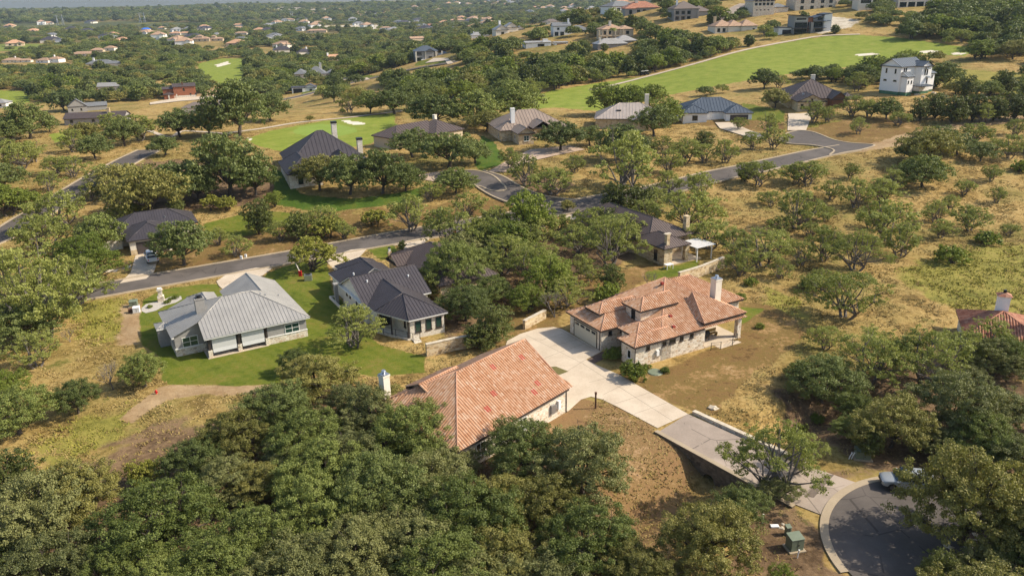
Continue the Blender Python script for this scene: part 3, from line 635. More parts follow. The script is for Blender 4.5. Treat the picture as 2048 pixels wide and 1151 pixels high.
def add_tree(kind, x, y, R, seed, h=1.0, px=None, py=None, wpx=None, obj=True):
    z = float(tz(x, y)); rd = random.Random(seed)
    lod = 0 if y < 125 else (1 if y < 340 else 2)
    nm = TK[kind][0]; root = empty(nm, (x, y, z - .05), rd.uniform(0, 6.28))
    if kind == 'D':
        s = R / 2.5; o = bpy.data.objects.new('trunk', PROTO[('D', rd.randrange(2))]); C.objects.link(o); o.parent = root; root.scale = (s, s, s * h)
    else:
        cm, tm, R0_, H0 = PROTO[(kind, lod, rd.randrange(PROTO[kind]))]
        s = R / R0_; root.scale = (s * rd.uniform(.90, 1.10), s * rd.uniform(.90, 1.10), s * h * rd.uniform(.9, 1.18))
        for n_, me in (('trunk', tm), ('crown', cm)):
            o = bpy.data.objects.new(n_, me); C.objects.link(o); o.parent = root
    if px is None:
        a, b, dep = proj(x, y, z + R * .6); px, py, wpx = float(a), float(b), 2 * R * FPX / float(dep)
    TREES.append([kind, px, py, wpx, x, y, z, R, root]); return root
TL = """
K 90 1000 230|K 330 1015 250|K 168 965 190|J 35 925 120|O 40 812 150|O 157 782 95 1.25|D 228 745 70|O 292 735 92 1.1|M 76 690 100|D 142 668 34|B 18 752 90|O 588 712 64 1.4
K 470 862 150|K 560 805 170|K 640 745 150|M 712 638 112 1.1|K 620 860 180|K 650 930 180|Y 290 930 90|B 297 972 60|K 400 905 140|K 470 950 150|K 520 1055 200|K 640 1000 190|K 600 1110 220|K 240 1118 170
K 110 1110 200|K 430 1130 190|K 705 1095 190|K 827 858 180|K 745 828 150|K 700 895 170|K 765 962 210|K 865 935 210|K 935 995 230|K 820 1055 220|K 885 1105 230|K 1005 1085 210|K 1045 872 190 1.2|K 1165 915 200
K 1180 1050 220|K 1090 985 190|K 1255 1110 150|K 1412 1062 215|K 965 1140 190|Y 735 1140 60|K 330 1140 180|K 20 1080 160|K 900 890 120|K 700 800 110|K 590 900 150|K 745 1010 150|K 1010 985 150|K 1110 1120 180|K 1300 1140 150|K 520 960 130
M 1548 905 185 1.0|O 1478 1000 130|M 1605 885 110|K 1555 965 90|K 1918 968 275 1.2|O 1780 832 165|K 1905 795 200|K 2005 800 170|K 2035 905 160|O 1643 752 150 .9|O 1705 805 95|M 1740 692 160|M 1850 690 170|M 1650 668 70
M 1968 672 115|K 2015 705 110|M 1690 562 160 1.1|B 1560 1142 64|K 2035 1110 170|K 1868 875 110|S 1634 832 32|S 1602 852 30|K 1960 870 150|O 2045 1010 130|K 1975 1195 260|K 1830 1240 230 1.2|K 1740 1290 200|K 2010 690 90|M 1925 690 100|K 1985 712 110|K 1925 735 90|J 1870 1120 90|K 1700 850 80|O 1600 735 70|J 1735 870 70|K 1960 1130 150
M 87 578 200 1.1|M 38 560 150|M 150 545 150|M 100 450 130|M 125 412 115|B 165 500 120|O 60 622 170|B 207 520 85|O 205 466 105|O 368 480 118 1.15|M 476 484 62|O 300 370 150 1.15|O 345 345 150 1.1|O 250 352 105|O 396 365 95|O 462 327 150 1.15|O 512 352 95 1.1
Y 277 410 52|J 356 408 44|M 208 345 65|O 193 290 78|M 150 278 60|M 113 322 62|M 145 326 64|M 45 305 75|M 72 297 62|O 8 350 90|B 20 388 95|B 56 388 64|O 60 235 105 1.1|O 100 246 48|M 278 249 78|M 226 248 70|O 250 262 80|O 175 262 60|O 362 240 92|O 420 242 82
O 478 217 135 1.1|O 542 208 92|O 20 260 70|M 20 300 70|O 130 200 60|O 330 285 70|O 640 335 100 1.2|O 700 342 105 1.2|O 766 337 112 1.2|O 812 352 80|O 826 278 98|O 898 282 132 1.1|O 952 300 72|O 870 213 112|O 955 210 112|O 972 236 72|O 1032 197 110|O 912 354 86
M 936 400 72|M 822 414 98 1.1|Y 750 424 64|M 645 425 90|Y 656 447 70|J 597 445 58|J 520 428 70|B 550 392 44|Y 630 495 112|Y 425 402 48|Y 456 402 48|B 805 490 20 1.5|M 1020 312 58|M 1053 340 72|M 1108 348 95|M 1150 322 52|O 1122 262 104|O 1180 268 62|O 1238 278 112|O 1285 285 62
M 1245 322 150|M 1325 292 52|M 1372 292 70|M 1405 300 60|B 1212 188 82 1.1|B 1262 192 76|B 1305 182 66|B 1332 212 80|O 1308 238 92|J 1235 385 82|J 1280 388 66|M 1315 388 62|M 1335 360 62|M 1398 365 74|M 1384 412 122|M 1420 455 100|O 1135 408 32 1.2|M 1514 334 88|M 1590 338 64|M 1615 334 84
M 1480 240 42|M 1535 247 52|J 1408 272 50|O 1550 195 56|M 1500 277 52|M 1546 272 56|M 1625 217 64|M 1655 227 42|M 1706 207 58|M 1738 210 54|O 1772 216 62|M 1795 229 50|M 1716 250 42|O 1852 284 120|O 1880 272 80|O 1915 282 72|O 1820 298 60|O 1845 338 96|M 1785 352 62|M 1950 256 72|M 2020 292 58|M 1990 282 44
M 1664 376 54|M 1712 386 72|M 1760 372 82|M 1595 412 104|M 1926 367 52|M 1992 387 42|M 1942 422 92|M 2015 452 42|M 1776 424 132|M 1712 492 112|M 1650 482 92|M 1524 484 118|M 1470 478 82|M 1800 478 84|J 1838 212 50|J 1868 202 60|J 1905 206 70|J 1945 204 66|J 1985 204 66|J 2025 202 66|J 2050 210 50
M 990 432 92|B 1056 424 112 1.1|M 906 450 112|K 905 532 140 1.1|K 958 520 110|K 985 572 100|M 1010 500 112|M 1082 500 92|B 1100 538 112 1.15|M 1150 466 92|M 1220 478 118|M 1270 470 64|J 1220 432 72|B 1053 586 82|D 1110 605 62|M 1182 540 52|J 1222 547 66|S 1215 580 60 1.2|J 990 632 100 .9|K 932 600 120|K 872 560 90|M 1162 520 60
K 860 610 60|K 795 800 110|K 860 905 130|M 985 455 110|M 1065 520 120|B 1020 460 100 1.1|M 1180 440 90|M 1245 455 100|K 930 480 110|M 1130 570 100|M 1080 440 100|M 1290 420 80|K 855 560 80 1.2|J 960 660 80 .8|M 1040 470 90|M 960 470 80|M 1120 440 70|S 1226 702 44|S 1266 736 56 1.2|S 1330 736 24|M 700 205 46 1|O 715 190 52|O 668 188 44|M 650 180 40|O 740 205 60|O 790 195 90|O 830 190 80|O 620 235 18|O 685 222 14|S 1290 730 26|J 1490 340 40|M 1450 300 60|M 1340 320 60
M 1650 420 50|M 1560 440 60|M 1620 450 54|M 1740 430 60|M 1880 450 60|M 1600 500 70|M 1860 330 50|M 1540 390 50|M 1700 340 40|M 1640 550 70|M 1480 520 70|M 1560 530 60|M 1900 400 44|M 1980 340 50|M 440 470 44|M 560 460 50|M 690 455 50|M 880 440 60|M 860 380 50|Y 330 470 40|M 100 360 50|M 180 380 50|M 240 420 60|M 700 620 50|M 1870 420 60|M 1830 330 60|O 1960 300 60|S 2040 330 40|S 1975 470 50|S 1900 505 60|S 1620 560 50|S 1500 560 30|S 1480 590 24|M 1560 480 60|D 1295 560 40 1.3|M 2030 250 50|M 1965 225 50|S 1520 650 20
"""
def build_listed_trees():
    k = 0
    for e in TL.replace('\n', '|').split('|'):
        q = e.split()
        if not q: continue
        k += 1; f = (1.12 if q[0] == 'M' else 1) * (.98 if q[0] in 'MB' and float(q[1]) > 1380 and 230 < float(q[2]) < 620 else 1)
        place_tree(q[0], float(q[1]), float(q[2]), float(q[3]) * f, 1000 + k, float(q[4]) if len(q) > 4 else 1.0)
# picture regions (photo pixels) that nothing procedural may cover: open ground, lawns, houses seen clear of trees
KEEP = []
def world_keep():
    out = []
    for key, bl, poly in ZONES:
        if key in ('fair', 'putt', 'sand', 'lawn', 'dark'): out.append(np.array(W2(poly)))
    return out
OPEN = [[(0, 49), (240, 44), (410, 46), (390, 53), (240, 56), (0, 60)], [(650, 50), (760, 48), (755, 58), (640, 60)], [(500, 62), (540, 60), (540, 66), (505, 68)], [(60, 75), (110, 72), (115, 78), (60, 80)], [(240, 100), (280, 98), (285, 104), (245, 106)], [(440, 95), (480, 92), (480, 99), (445, 101)], [(700, 95), (740, 92), (742, 100), (705, 103)], [(0, 150), (60, 148), (70, 158), (0, 160)], [(760, 120), (800, 112), (800, 120), (765, 128)],
    # open dry fields, photo pixels
    [(60, 330), (230, 300), (250, 330), (120, 400), (0, 450), (0, 400)], [(590, 210), (760, 170), (830, 200), (780, 225), (640, 240), (560, 250)],
    [(700, 158), (830, 125), (900, 112), (930, 122), (830, 150), (720, 175)], [(1990, 120), (2060, 120), (2060, 190), (1900, 185), (1840, 130), (1900, 120)],
    [(1060, 92), (1110, 95), (1100, 108), (1050, 105)], [(370, 200), (460, 160), (500, 178), (420, 205)], [(0, 205), (130, 225), (60, 240), (0, 230)],
    [(1480, 40), (1560, 40), (1600, 56), (1500, 60)], [(95, 255), (180, 240), (260, 262), (200, 280), (100, 275)], [(1640, 28), (1730, 32), (1700, 55), (1650, 55)],
    [(150, 140), (190, 140), (180, 148), (140, 148)], [(375, 82), (410, 85), (400, 96), (370, 94)], [(1430, 0), (1500, 0), (1500, 14), (1460, 34), (1435, 34)],
]
def pip(x, y, P):
    ins = np.zeros(np.shape(x), bool)
    for i in range(len(P)):
        a, b = P[i], P[(i + 1) % len(P)]
        c = (a[1] > y) != (b[1] > y); ins ^= c & (x < (b[0] - a[0]) * (y - a[1]) / (b[1] - a[1] + 1e-12) + a[0])
    return ins
def build_far_woods():
    rng = np.random.default_rng(77)
    n = 130000; v = rng.uniform(0, 1, n); Y = 165 * (4300 / 165) ** (v ** 1.0)
    # keep the density roughly even per hectare up to 700 m, thinner beyond
    X = rng.uniform(-1, 1, n) * (Y * .80 + 25)
    dens = np.where(Y < 700, (Y / 700) ** 2, 1.0) * np.where(Y > 1400, .9, 1)
    patch = noise(X, Y, 260, 31) + .8 * noise(X, Y, 90, 32)
    keep = rng.uniform(size=n) < dens * S(-.42, .05, patch + .5 * noise(X, Y, 35, 33) + np.where(Y > 900, .02, .22))
    X, Y = X[keep], Y[keep]
    ok = np.ones(len(X), bool)
    for P in world_keep(): ok &= ~pip(X, Y, P)
    for p in OPEN:
        ok &= ~pip(X, Y, np.array(W2(p)))
    for P, w_ in list(RW.values()) + PW:
        for a, b in zip(P[:-1:4], P[4::4]): ok &= seg_dist(X, Y, a, b)[0] > w_ / 2 + 3.0
    for (hx, hy, hr) in HOUSE_SPOTS: ok &= np.hypot(X - hx, Y - hy) > hr
    Z = tz(X, Y); px, py, dep = proj(X, Y, Z)
    R = rng.uniform(2.4, 6.8, len(X)) * np.where(Y > 1000, 1.2, 1) * np.where(Y > 2200, 1.6, 1)
    wpx = R * FPX / dep
    # clear sight to houses, lawns and roads seen in the photograph
    hr_ = np.zeros(len(X), bool); luck = rng.uniform(size=len(X))
    for h in HOUSES:
        bb = h.bbox()
        if bb is None or bb[4] < 150: continue
        x0, y0, x1, y1, dd = bb; hgt = R * 1.75 * FPX / dep
        ok &= ~((px + wpx * .45 > x0) & (px - wpx * .45 < x1) & (dep < dd + 6) & (py > (y0 + y1) / 2) & (py - hgt < y1 - (y1 - y0) * .28) & (luck > .06))
    for (x0, y0, x1, y1) in KEEP:
        hgt = R * 1.3 * FPX / dep
        ok &= ~((px + wpx * .8 > x0) & (px - wpx * .8 < x1) & (py > y1 - 1) & (py - hgt < y1 - 1) & (py - hgt * 1.0 < y1))
    for key, bl, poly in ZONES:
        if key == 'fair' and max(q[1] for q in poly) > 105:
            hgt = R * 1.2 * FPX / dep
            for f_ in (.25, .6): ok &= ~pip(px, py - hgt * f_, np.array(poly, float))
    # the hand-placed part of the picture
    ok &= ~((py > 205) & (px > -60) & (px < 2110)) & (px > -400) & (px < 2450)
    # keep clear of listed trees
    lt = np.array([(t[4], t[5], t[7]) for t in TREES])
    for x_, y_, r_ in lt[lt[:, 1] > 150]: ok &= np.hypot(X - x_, Y - y_) > r_ * .9
    X, Y, Z, R, px, py = X[ok], Y[ok], Z[ok], R[ok], px[ok], py[ok]
    # thin overlaps on a grid
    cell = {}; sel = []
    for i in range(len(X)):
        s_ = 5.6 if Y[i] < 700 else 8.0 if Y[i] < 1500 else 12.0 if Y[i] < 2600 else 17.0
        k = (int(X[i] / s_), int(Y[i] / s_), s_)
        if k in cell: continue
        cell[k] = 1; sel.append(i)
    X, Y, Z, R, px, py = (a[sel] for a in (X, Y, Z, R, px, py))
    order = np.argsort(-R / Y); rnd = np.random.default_rng(5)
    inv = (px > -20) & (px < 2068) & (py > -10)
    cand = [i for i in order if inv[i]]
    solo = cand[:FAR_SOLO]; ss = set(solo)
    for i in solo:
        k = 'OOOMMJB'[rnd.integers(7)]
        add_tree(k, float(X[i]), float(Y[i]), float(R[i]) * (.8 if k in 'JM' else 1), 9000 + int(i))
    rest = np.array([i for i in range(len(X)) if i not in ss])
    X, Y, Z, R = X[rest], Y[rest], Z[rest], R[rest]
    print("far trees", len(X), "solo", len(solo))
    me = bpy.data.meshes.new("distant_woods"); me.vertices.add(len(X)); me.vertices.foreach_set('co', np.stack([X, Y, Z - .1], 1).ravel().astype(np.float32))
    kinds = rnd.choice(8, len(X), p=[.2, .2, .14, .14, .12, .08, .06, .06]).astype(np.int32)
    ka = me.attributes.new('tk', 'INT', 'POINT'); ka.data.foreach_set('value', kinds)
    sa = me.attributes.new('ts', 'FLOAT', 'POINT'); sa.data.foreach_set('value', (R).astype(np.float32))
    ra = me.attributes.new('tr', 'FLOAT', 'POINT'); ra.data.foreach_set('value', rnd.uniform(0, 6.28, len(X)).astype(np.float32))
    o = bpy.data.objects.new("distant_woods", me); C.objects.link(o)
    tag(o, 'continuous far-off oak and mesquite woods covering the plain and hills', 'woods', None, 'stuff')
    ng = bpy.data.node_groups.new("woods", 'GeometryNodeTree'); ng.interface.new_socket("Geometry", in_out='INPUT', socket_type='NodeSocketGeometry'); ng.interface.new_socket("Geometry", in_out='OUTPUT', socket_type='NodeSocketGeometry')
    gi = ng.nodes.new("NodeGroupInput"); go = ng.nodes.new("NodeGroupOutput"); jn = ng.nodes.new("GeometryNodeJoinGeometry")
    def named(nm, ty):
        a = ng.nodes.new("GeometryNodeInputNamedAttribute"); a.data_type = ty; a.inputs[0].default_value = nm
        return [s_ for s_ in a.outputs if s_.enabled and s_.name == 'Attribute'][0]
    ak, as_, ar = named('tk', 'INT'), named('ts', 'FLOAT'), named('tr', 'FLOAT')
    cx = ng.nodes.new("ShaderNodeCombineXYZ"); ng.links.new(ar, cx.inputs[2])
    src = [('O', 0), ('O', 1), ('K', 0), ('O', 2), ('M', 0), ('M', 1), ('J', 0), ('B', 0)]
    used = {}
    for t in TREES:
        for ch in t[8].children:
            if ch.name.startswith('crown'): used.setdefault(ch.data.name, ch)
    for j, (k, v) in enumerate(src):
        cm = PROTO[(k, 2, v)][0]
        if cm.name not in used: cm = next(PROTO[(a, 2, b)][0] for a, b in src if PROTO[(a, 2, b)][0].name in used); k, v = next((a, b) for a, b in src if PROTO[(a, 2, b)][0] == cm)
        ch = used[cm.name]
        oi = ng.nodes.new("GeometryNodeObjectInfo"); oi.inputs["Object"].default_value = ch; oi.transform_space = 'ORIGINAL'
        cmp_ = ng.nodes.new("FunctionNodeCompare"); cmp_.data_type = 'INT'; cmp_.operation = 'EQUAL'
        ins = [s_ for s_ in cmp_.inputs if s_.enabled]; ng.links.new(ak, ins[0]); ins[1].default_value = j
        mu = ng.nodes.new("ShaderNodeMath"); mu.operation = 'MULTIPLY'; ng.links.new(as_, mu.inputs[0]); mu.inputs[1].default_value = 1.0 / PROTO[(k, 2, v)][2]
        ip = ng.nodes.new("GeometryNodeInstanceOnPoints")
        ng.links.new(gi.outputs[0], ip.inputs["Points"]); ng.links.new(cmp_.outputs[0], ip.inputs["Selection"]); ng.links.new(oi.outputs["Geometry"], ip.inputs["Instance"])
        ng.links.new(cx.outputs[0], ip.inputs["Rotation"]); ng.links.new(mu.outputs[0], ip.inputs["Scale"]); ng.links.new(ip.outputs[0], jn.inputs[0])
    ng.links.new(jn.outputs[0], go.inputs[0])
    md = o.modifiers.new("woods", 'NODES'); md.node_group = ng
HOUSE_SPOTS = []; FAR_SOLO = 460
LANDMARKS = []   # (phrase, px, py)
def ordinal(i):
    on = 'first second third fourth fifth sixth seventh eighth ninth tenth eleventh twelfth thirteenth fourteenth fifteenth sixteenth seventeenth eighteenth nineteenth twentieth'.split()
    tens = {20: 'twenty', 30: 'thirty', 40: 'forty', 50: 'fifty', 60: 'sixty'}; i += 1
    if i <= 20: return on[i - 1]
    return (tens[i // 10 * 10] + '-' + on[i % 10 - 1]) if i % 10 else tens[i // 10 * 10][:-1] + 'ieth'
def label_trees():
    """Each tree's label says its look and where it stands from the nearest landmark; ranks are taken from the placed positions."""
    G = {}
    for t in TREES:
        kind, px, py, wpx = t[:4]; best = None
        foot = proj(t[4], t[5], t[6]); fy = float(foot[1])
        for ph, lx, ly in LANDMARKS:
            sc = 40 + max(0, (ly + fy) / 2 + 10) * .9
            d = math.hypot((px - lx) / sc, (fy - ly) * 1.6 / sc)
            if best is None or d < best[0]: best = (d, ph, lx, ly)
        d, ph, lx, ly = best; dx, dy = px - lx, (fy - ly) * 1.6
        rel = ('right of' if dx > 0 else 'left of') if abs(dx) > abs(dy) else ('in front of' if dy > 0 else 'behind')
        G.setdefault((kind, rel, ph), []).append((d, t))
    ordn = ['', 'second ', 'third ', 'fourth ', 'fifth ', 'sixth ', 'seventh ', 'eighth ', 'ninth ', 'tenth ', 'eleventh ', 'twelfth ', 'thirteenth ', 'fourteenth ', 'fifteenth ', 'sixteenth ', 'seventeenth ', 'eighteenth ', 'nineteenth ', 'twentieth ']
    for (kind, rel, ph), L in G.items():
        L.sort(key=lambda q: q[0])
        for i, (d, t) in enumerate(L):
            nm = TK[kind][1]
            if len(L) == 1: lab = '%s %s %s' % (nm, rel, ph)
            else: lab = '%s %s %s, %s from it' % (nm, rel, ph, ordinal(i))
            tag(t[8], lab, 'shrub' if kind == 'S' else 'tree', {'S': 'shrubs', 'D': 'bare leafless trees'}.get(kind, 'trees among the houses and fields'))
# ---------------------------------------------------------------- grass tufts
def build_grass():
    rng = np.random.default_rng(9); n = 300000
    Y = 45 + (270 - 45) * rng.uniform(0, 1, n) ** .9; X = rng.uniform(-1, 1, n) * (Y * .74 + 8)
    dens = (.35 + .65 * (noise(X, Y, 9, 41) + noise(X, Y, 3, 42) > -.1)) * np.where(Y > 160, .75, 1)
    ok = rng.uniform(size=n) < dens; ok &= np.hypot(X, Y) > 30
    weed = np.zeros(n)
    for key, bl, poly in ZONES:
        P = np.array(W2(poly)); ins = pip(X, Y, P) if key != 'weed' else pip(X + 3 * noise(X, Y, 9, 61) + rng.normal(size=n), Y + 4 * noise(X, Y, 8, 62) + rng.normal(size=n), P)
        if key in ('lawn', 'fair', 'putt', 'sand', 'dark', 'dirt'): ok &= ~ins
        if key == 'mown': ok &= ~(ins & (rng.uniform(size=n) < .97))
        if key == 'litter': ok &= ~(ins & (rng.uniform(size=n) < .8))
        if key == 'weed': weed = np.maximum(weed, ins & (rng.uniform(size=n) < .75))
    for P, w_ in list(RW.values()) + PW:
        for a, b in zip(P[:-1:3], P[3::3]): ok &= seg_dist(X, Y, a, b)[0] > w_ / 2 + 1.0
    for (cx, cy), r in DISCS: ok &= np.hypot(X - cx, Y - cy) > r + 2
    for (hx, hy, hr) in HOUSE_SPOTS: ok &= np.hypot(X - hx, Y - hy) > hr
    for P in FLAT: ok &= ~pip(X, Y, np.array(P))
    X, Y, weed = X[ok], Y[ok], weed[ok]; n = len(X); Z = tz(X, Y); k = 5
    h = rng.uniform(.06, .20, (n, k)) * (1 + .55 * weed[:, None]); a = rng.uniform(0, 6.28, (n, k)); lean = rng.uniform(.05, .3, (n, k)); wd = rng.uniform(.03, .08, (n, k)) * (1 + Y[:, None] / 260)
    ox = rng.normal(size=(n, k)) * .16; oy = rng.normal(size=(n, k)) * .16
    bx = X[:, None] + ox; by = Y[:, None] + oy; bz = np.repeat(Z[:, None], k, 1) - .03
    ca, sa = np.cos(a), np.sin(a)
    V = np.stack([np.stack([bx - ca * wd, by - sa * wd, bz], -1), np.stack([bx + ca * wd, by + sa * wd, bz], -1), np.stack([bx - sa * lean, by + ca * lean, bz + h], -1)], 2).reshape(-1, 3)
    nt_ = n * k; me = bpy.data.meshes.new("dry_grass"); me.vertices.add(nt_ * 3); me.vertices.foreach_set('co', V.ravel().astype(np.float32))
    me.loops.add(nt_ * 3); me.loops.foreach_set('vertex_index', np.arange(nt_ * 3, dtype=np.int32)); me.polygons.add(nt_); me.polygons.foreach_set('loop_start', (np.arange(nt_) * 3).astype(np.int32))
    tone = np.clip(.45 + .35 * noise(X, Y, 22, 43) + .25 * noise(X, Y, 5, 44), 0, 1)[:, None] * np.ones((1, k)) * .7 + rng.uniform(0, .3, (n, k))
    colr = np.stack([tone, np.repeat(weed[:, None], k, 1), tone, np.ones((n, k))], -1)
    ca_ = me.color_attributes.new('tone', 'FLOAT_COLOR', 'POINT'); ca_.data.foreach_set('color', np.repeat(colr.reshape(-1, 4), 3, 0).ravel().astype(np.float32))
    m = mat('dry_grass_blades', (.3, .2, .1), .9, 0, .1); q = N(m); vc = q.n("ShaderNodeVertexColor", layer_name='tone'); s_ = q.n("ShaderNodeSeparateColor"); q.l(vc.outputs[0], s_.inputs[0])
    dry = q.ramp(s_.outputs[0], [(0, (.19, .155, .042)), (.35, (.28, .205, .07)), (.7, (.37, .27, .11)), (1, (.44, .33, .15))]); wd_ = q.ramp(s_.outputs[0], [(0, (.17, .17, .03)), (.6, (.30, .27, .055)), (1, (.42, .34, .10))])
    q.col(q.mix(s_.outputs[1], dry, wd_)); me.materials.append(m); me.update(calc_edges=True)
    o = bpy.data.objects.new("dry_grass", me); C.objects.link(o)
    tag(o, 'tall dry golden grass growing over the open fields', 'grass', None, 'stuff'); print("grass", n)
# ---------------------------------------------------------------- houses
PROF = {'tile': (.31, [(0, 0), (.05, .07), (.13, .11), (.21, .10), (.27, .05)]), 'seam': (.46, [(0, 0), (.40, 0), (.41, .045), (.45, .045)]), 'seam_far': (.95, [(0, 0), (.85, 0), (.87, .07), (.93, .07)]), 'flat': None}
def roof_face(mb, poly, prof):
    P = [Vector(p) for p in poly]; n = (P[1] - P[0]).cross(P[2] - P[0]).normalized()
    if n.z < 0: P = P[::-1]; n = -n
    u = Vector((0, 0, 1)).cross(n)
    u = u.normalized() if u.length > 1e-3 else Vector((1, 0, 0)); v = n.cross(u)
    Q = [((p - P[0]).dot(u), (p - P[0]).dot(v)) for p in P]
    if PROF[prof] is None: mb.poly([tuple(p) for p in P], [(q[0], q[1]) for q in Q]); return
    per, pts = PROF[prof]; u0, u1 = min(q[0] for q in Q), max(q[0] for q in Q)
    br = []; k = math.floor(u0 / per)
    while k * per < u1 + per:
        for a, h in pts:
            if u0 < k * per + a < u1: br.append((k * per + a, h))
        k += 1
    def hh(x):
        t = x % per; L = pts + [(per, pts[0][1])]
        for (a, b), (c, d) in zip(L, L[1:]):
            if a <= t <= c: return b + (d - b) * (t - a) / max(c - a, 1e-6)
        return 0
    for q in Q: br.append((q[0], hh(q[0])))
    br = sorted(set((round(a, 4), h) for a, h in br)); rows = []
    for a, h in br:
        vs = []
        for (x0, y0), (x1, y1) in zip(Q, Q[1:] + Q[:1]):
            if min(x0, x1) - 1e-4 <= a <= max(x0, x1) + 1e-4:
                if abs(x1 - x0) < 1e-4: vs += [y0, y1]
                else:
                    t = min(1, max(0, (a - x0) / (x1 - x0))); vs.append(y0 + (y1 - y0) * t)
        if vs: rows.append((a, min(vs), max(vs), h))
    pt = lambda a, b, h: tuple(P[0] + u * a + v * b + n * h)
    for r, s in zip(rows, rows[1:]):
        if s[0] - r[0] < 1e-4: continue
        if s[2] - s[1] < 1e-3 and r[2] - r[1] < 1e-3: continue
        q = [(r[0], r[1], r[3]), (s[0], s[1], s[3]), (s[0], s[2], s[3]), (r[0], r[2], r[3])]
        if r[2] - r[1] < 1e-3: q = q[:3]
        elif s[2] - s[1] < 1e-3: q = [q[0], q[1], q[3]]
        mb.poly([pt(*x) for x in q], [(x[0], x[1]) for x in q])
class House:
    def __init__(s, name, label, pos, ang, wall, roof, prof='seam', cat='house', cap=None, glass='glass', near=True, group=None, z=None):
        s.root = empty(name, (pos[0], pos[1], float(tz(pos[0], pos[1])) if z is None else z), R_(ang)); tag(s.root, label, cat, group)
        s.wm, s.rm, s.prof, s.glass, s.cap, s.near = wall, roof, prof, glass, cap or roof, near
        s.W = {}; s.RF = MB(); s.CP = MB(); s.EV = MB(); s.trim = 'trim_dark'; s.pos = pos; s.ang = R_(ang)
    def w(s, m=None): return s.W.setdefault(m or s.wm, MB())
    def world(s, x, y, z=0):
        c, n = math.cos(s.ang), math.sin(s.ang); return Vector((s.root.location.x + x * c - y * n, s.root.location.y + x * n + y * c, s.root.location.z + z))
    def cap_line(s, a, b):
        r = .085 if s.prof == 'tile' else .05
        s.CP.tube([Vector(a) + Vector((0, 0, r * .5)), Vector(b) + Vector((0, 0, r * .5))], r, 6)
    def faces(s, fl, caps=()):
        for f in fl: roof_face(s.RF, f, s.prof)
        if s.near:
            for a, b in caps: s.cap_line(a, b)
    def sec(s, x0, x1, y0, y1, ez, pitch, kind='xhh', oh=.45, wall=True, z0=-.6, m=None):
        ax, e0, e1 = kind
        if ax == 'x': A0, A1, B0, B1 = x0 - oh, x1 + oh, y0 - oh, y1 + oh
        else: A0, A1, B0, B1 = y0 - oh, y1 + oh, x0 - oh, x1 + oh
        half = (B1 - B0) / 2; Bm = (B0 + B1) / 2; rz = ez + half * pitch
        r0 = A0 + (half if e0 == 'h' else 0); r1 = A1 - (half if e1 == 'h' else 0)
        if r0 > r1: r0 = r1 = (r0 + r1) / 2
        T = (lambda a, b, z: (a, b, z)) if ax == 'x' else (lambda a, b, z: (b, a, z))
        fl = [[T(A0, B0, ez), T(A1, B0, ez), T(r1, Bm, rz), T(r0, Bm, rz)], [T(A0, B1, ez), T(A1, B1, ez), T(r1, Bm, rz), T(r0, Bm, rz)]]
        if abs(r0 - r1) < 1e-3: fl = [[p for i, p in enumerate(f) if i != 3] for f in fl]
        if e0 == 'h': fl.append([T(A0, B0, ez), T(A0, B1, ez), T(r0, Bm, rz)])
        if e1 == 'h': fl.append([T(A1, B0, ez), T(A1, B1, ez), T(r1, Bm, rz)])
        caps = [(T(r0, Bm, rz), T(r1, Bm, rz))] if r1 - r0 > .1 else []
        if e0 == 'h': caps += [(T(A0, B0, ez), T(r0, Bm, rz)), (T(A0, B1, ez), T(r0, Bm, rz))]
        if e1 == 'h': caps += [(T(A1, B0, ez), T(r1, Bm, rz)), (T(A1, B1, ez), T(r1, Bm, rz))]
        s.faces(fl, caps)
        # eaves: a shallow soffit tray under hips, sloping rake boards at gables
        s.EV.box(x0 - oh + .02, x1 + oh - .02, y0 - oh + .02, y1 + oh - .02, ez - .20, ez - .015)
        for e, A in ((e0, A0), (e1, A1)):
            if e == 'g':
                t = .04 if A == A0 else -.04
                for Bs in (B0, B1):
                    a_, b_ = T(A + t, Bs, ez - .12), T(A + t, Bm, rz - .12); c_, d_ = T(A + t * 3, Bs, ez - .12), T(A + t * 3, Bm, rz - .12)
                    s.EV.poly([a_, b_, (b_[0], b_[1], b_[2] + .10), (a_[0], a_[1], a_[2] + .10)]).poly([c_, d_, (d_[0], d_[1], d_[2] + .10), (c_[0], c_[1], c_[2] + .10)]).poly([a_, b_, d_, c_])
        if wall:
            wb = s.w(m); wb.box(x0, x1, y0, y1, z0, ez - .03)
            for e, a in ((e0, A0 + oh), (e1, A1 - oh)):
                if e == 'g':
                    i = .3 if a == A0 + oh else -.3; zl = ez - .03; zt = lambda b: ez + (half - abs(b - Bm)) * pitch - .07
                    b0, b1 = B0 + oh, B1 - oh
                    if ax == 'x': wb.prism([(min(a, a + i), b0), (max(a, a + i), b0), (max(a, a + i), Bm), (min(a, a + i), Bm)], zl, [zt(b0), zt(b0), zt(Bm), zt(Bm)]).prism([(min(a, a + i), Bm), (max(a, a + i), Bm), (max(a, a + i), b1), (min(a, a + i), b1)], zl, [zt(Bm), zt(Bm), zt(b1), zt(b1)])
                    else: wb.prism([(b0, min(a, a + i)), (Bm, min(a, a + i)), (Bm, max(a, a + i)), (b0, max(a, a + i))], zl, [zt(b0), zt(Bm), zt(Bm), zt(b0)]).prism([(Bm, min(a, a + i)), (b1, min(a, a + i)), (b1, max(a, a + i)), (Bm, max(a, a + i))], zl, [zt(Bm), zt(b1), zt(b1), zt(Bm)])
        return rz
    def finish(s):
        for k, mb in s.W.items():
            if mb.v: s.last = mb.build('wall', M[k], s.root)
        s.roof = s.RF.build('roof', M[s.rm], s.root) if s.RF.v else None
        if s.CP.v: s.CP.build('ridge_cap', M[s.cap], s.root, True)
        if s.EV.v: s.EV.build('eaves', M[s.trim], s.root)
        c = s.root.location; HOUSES.append(s); return s
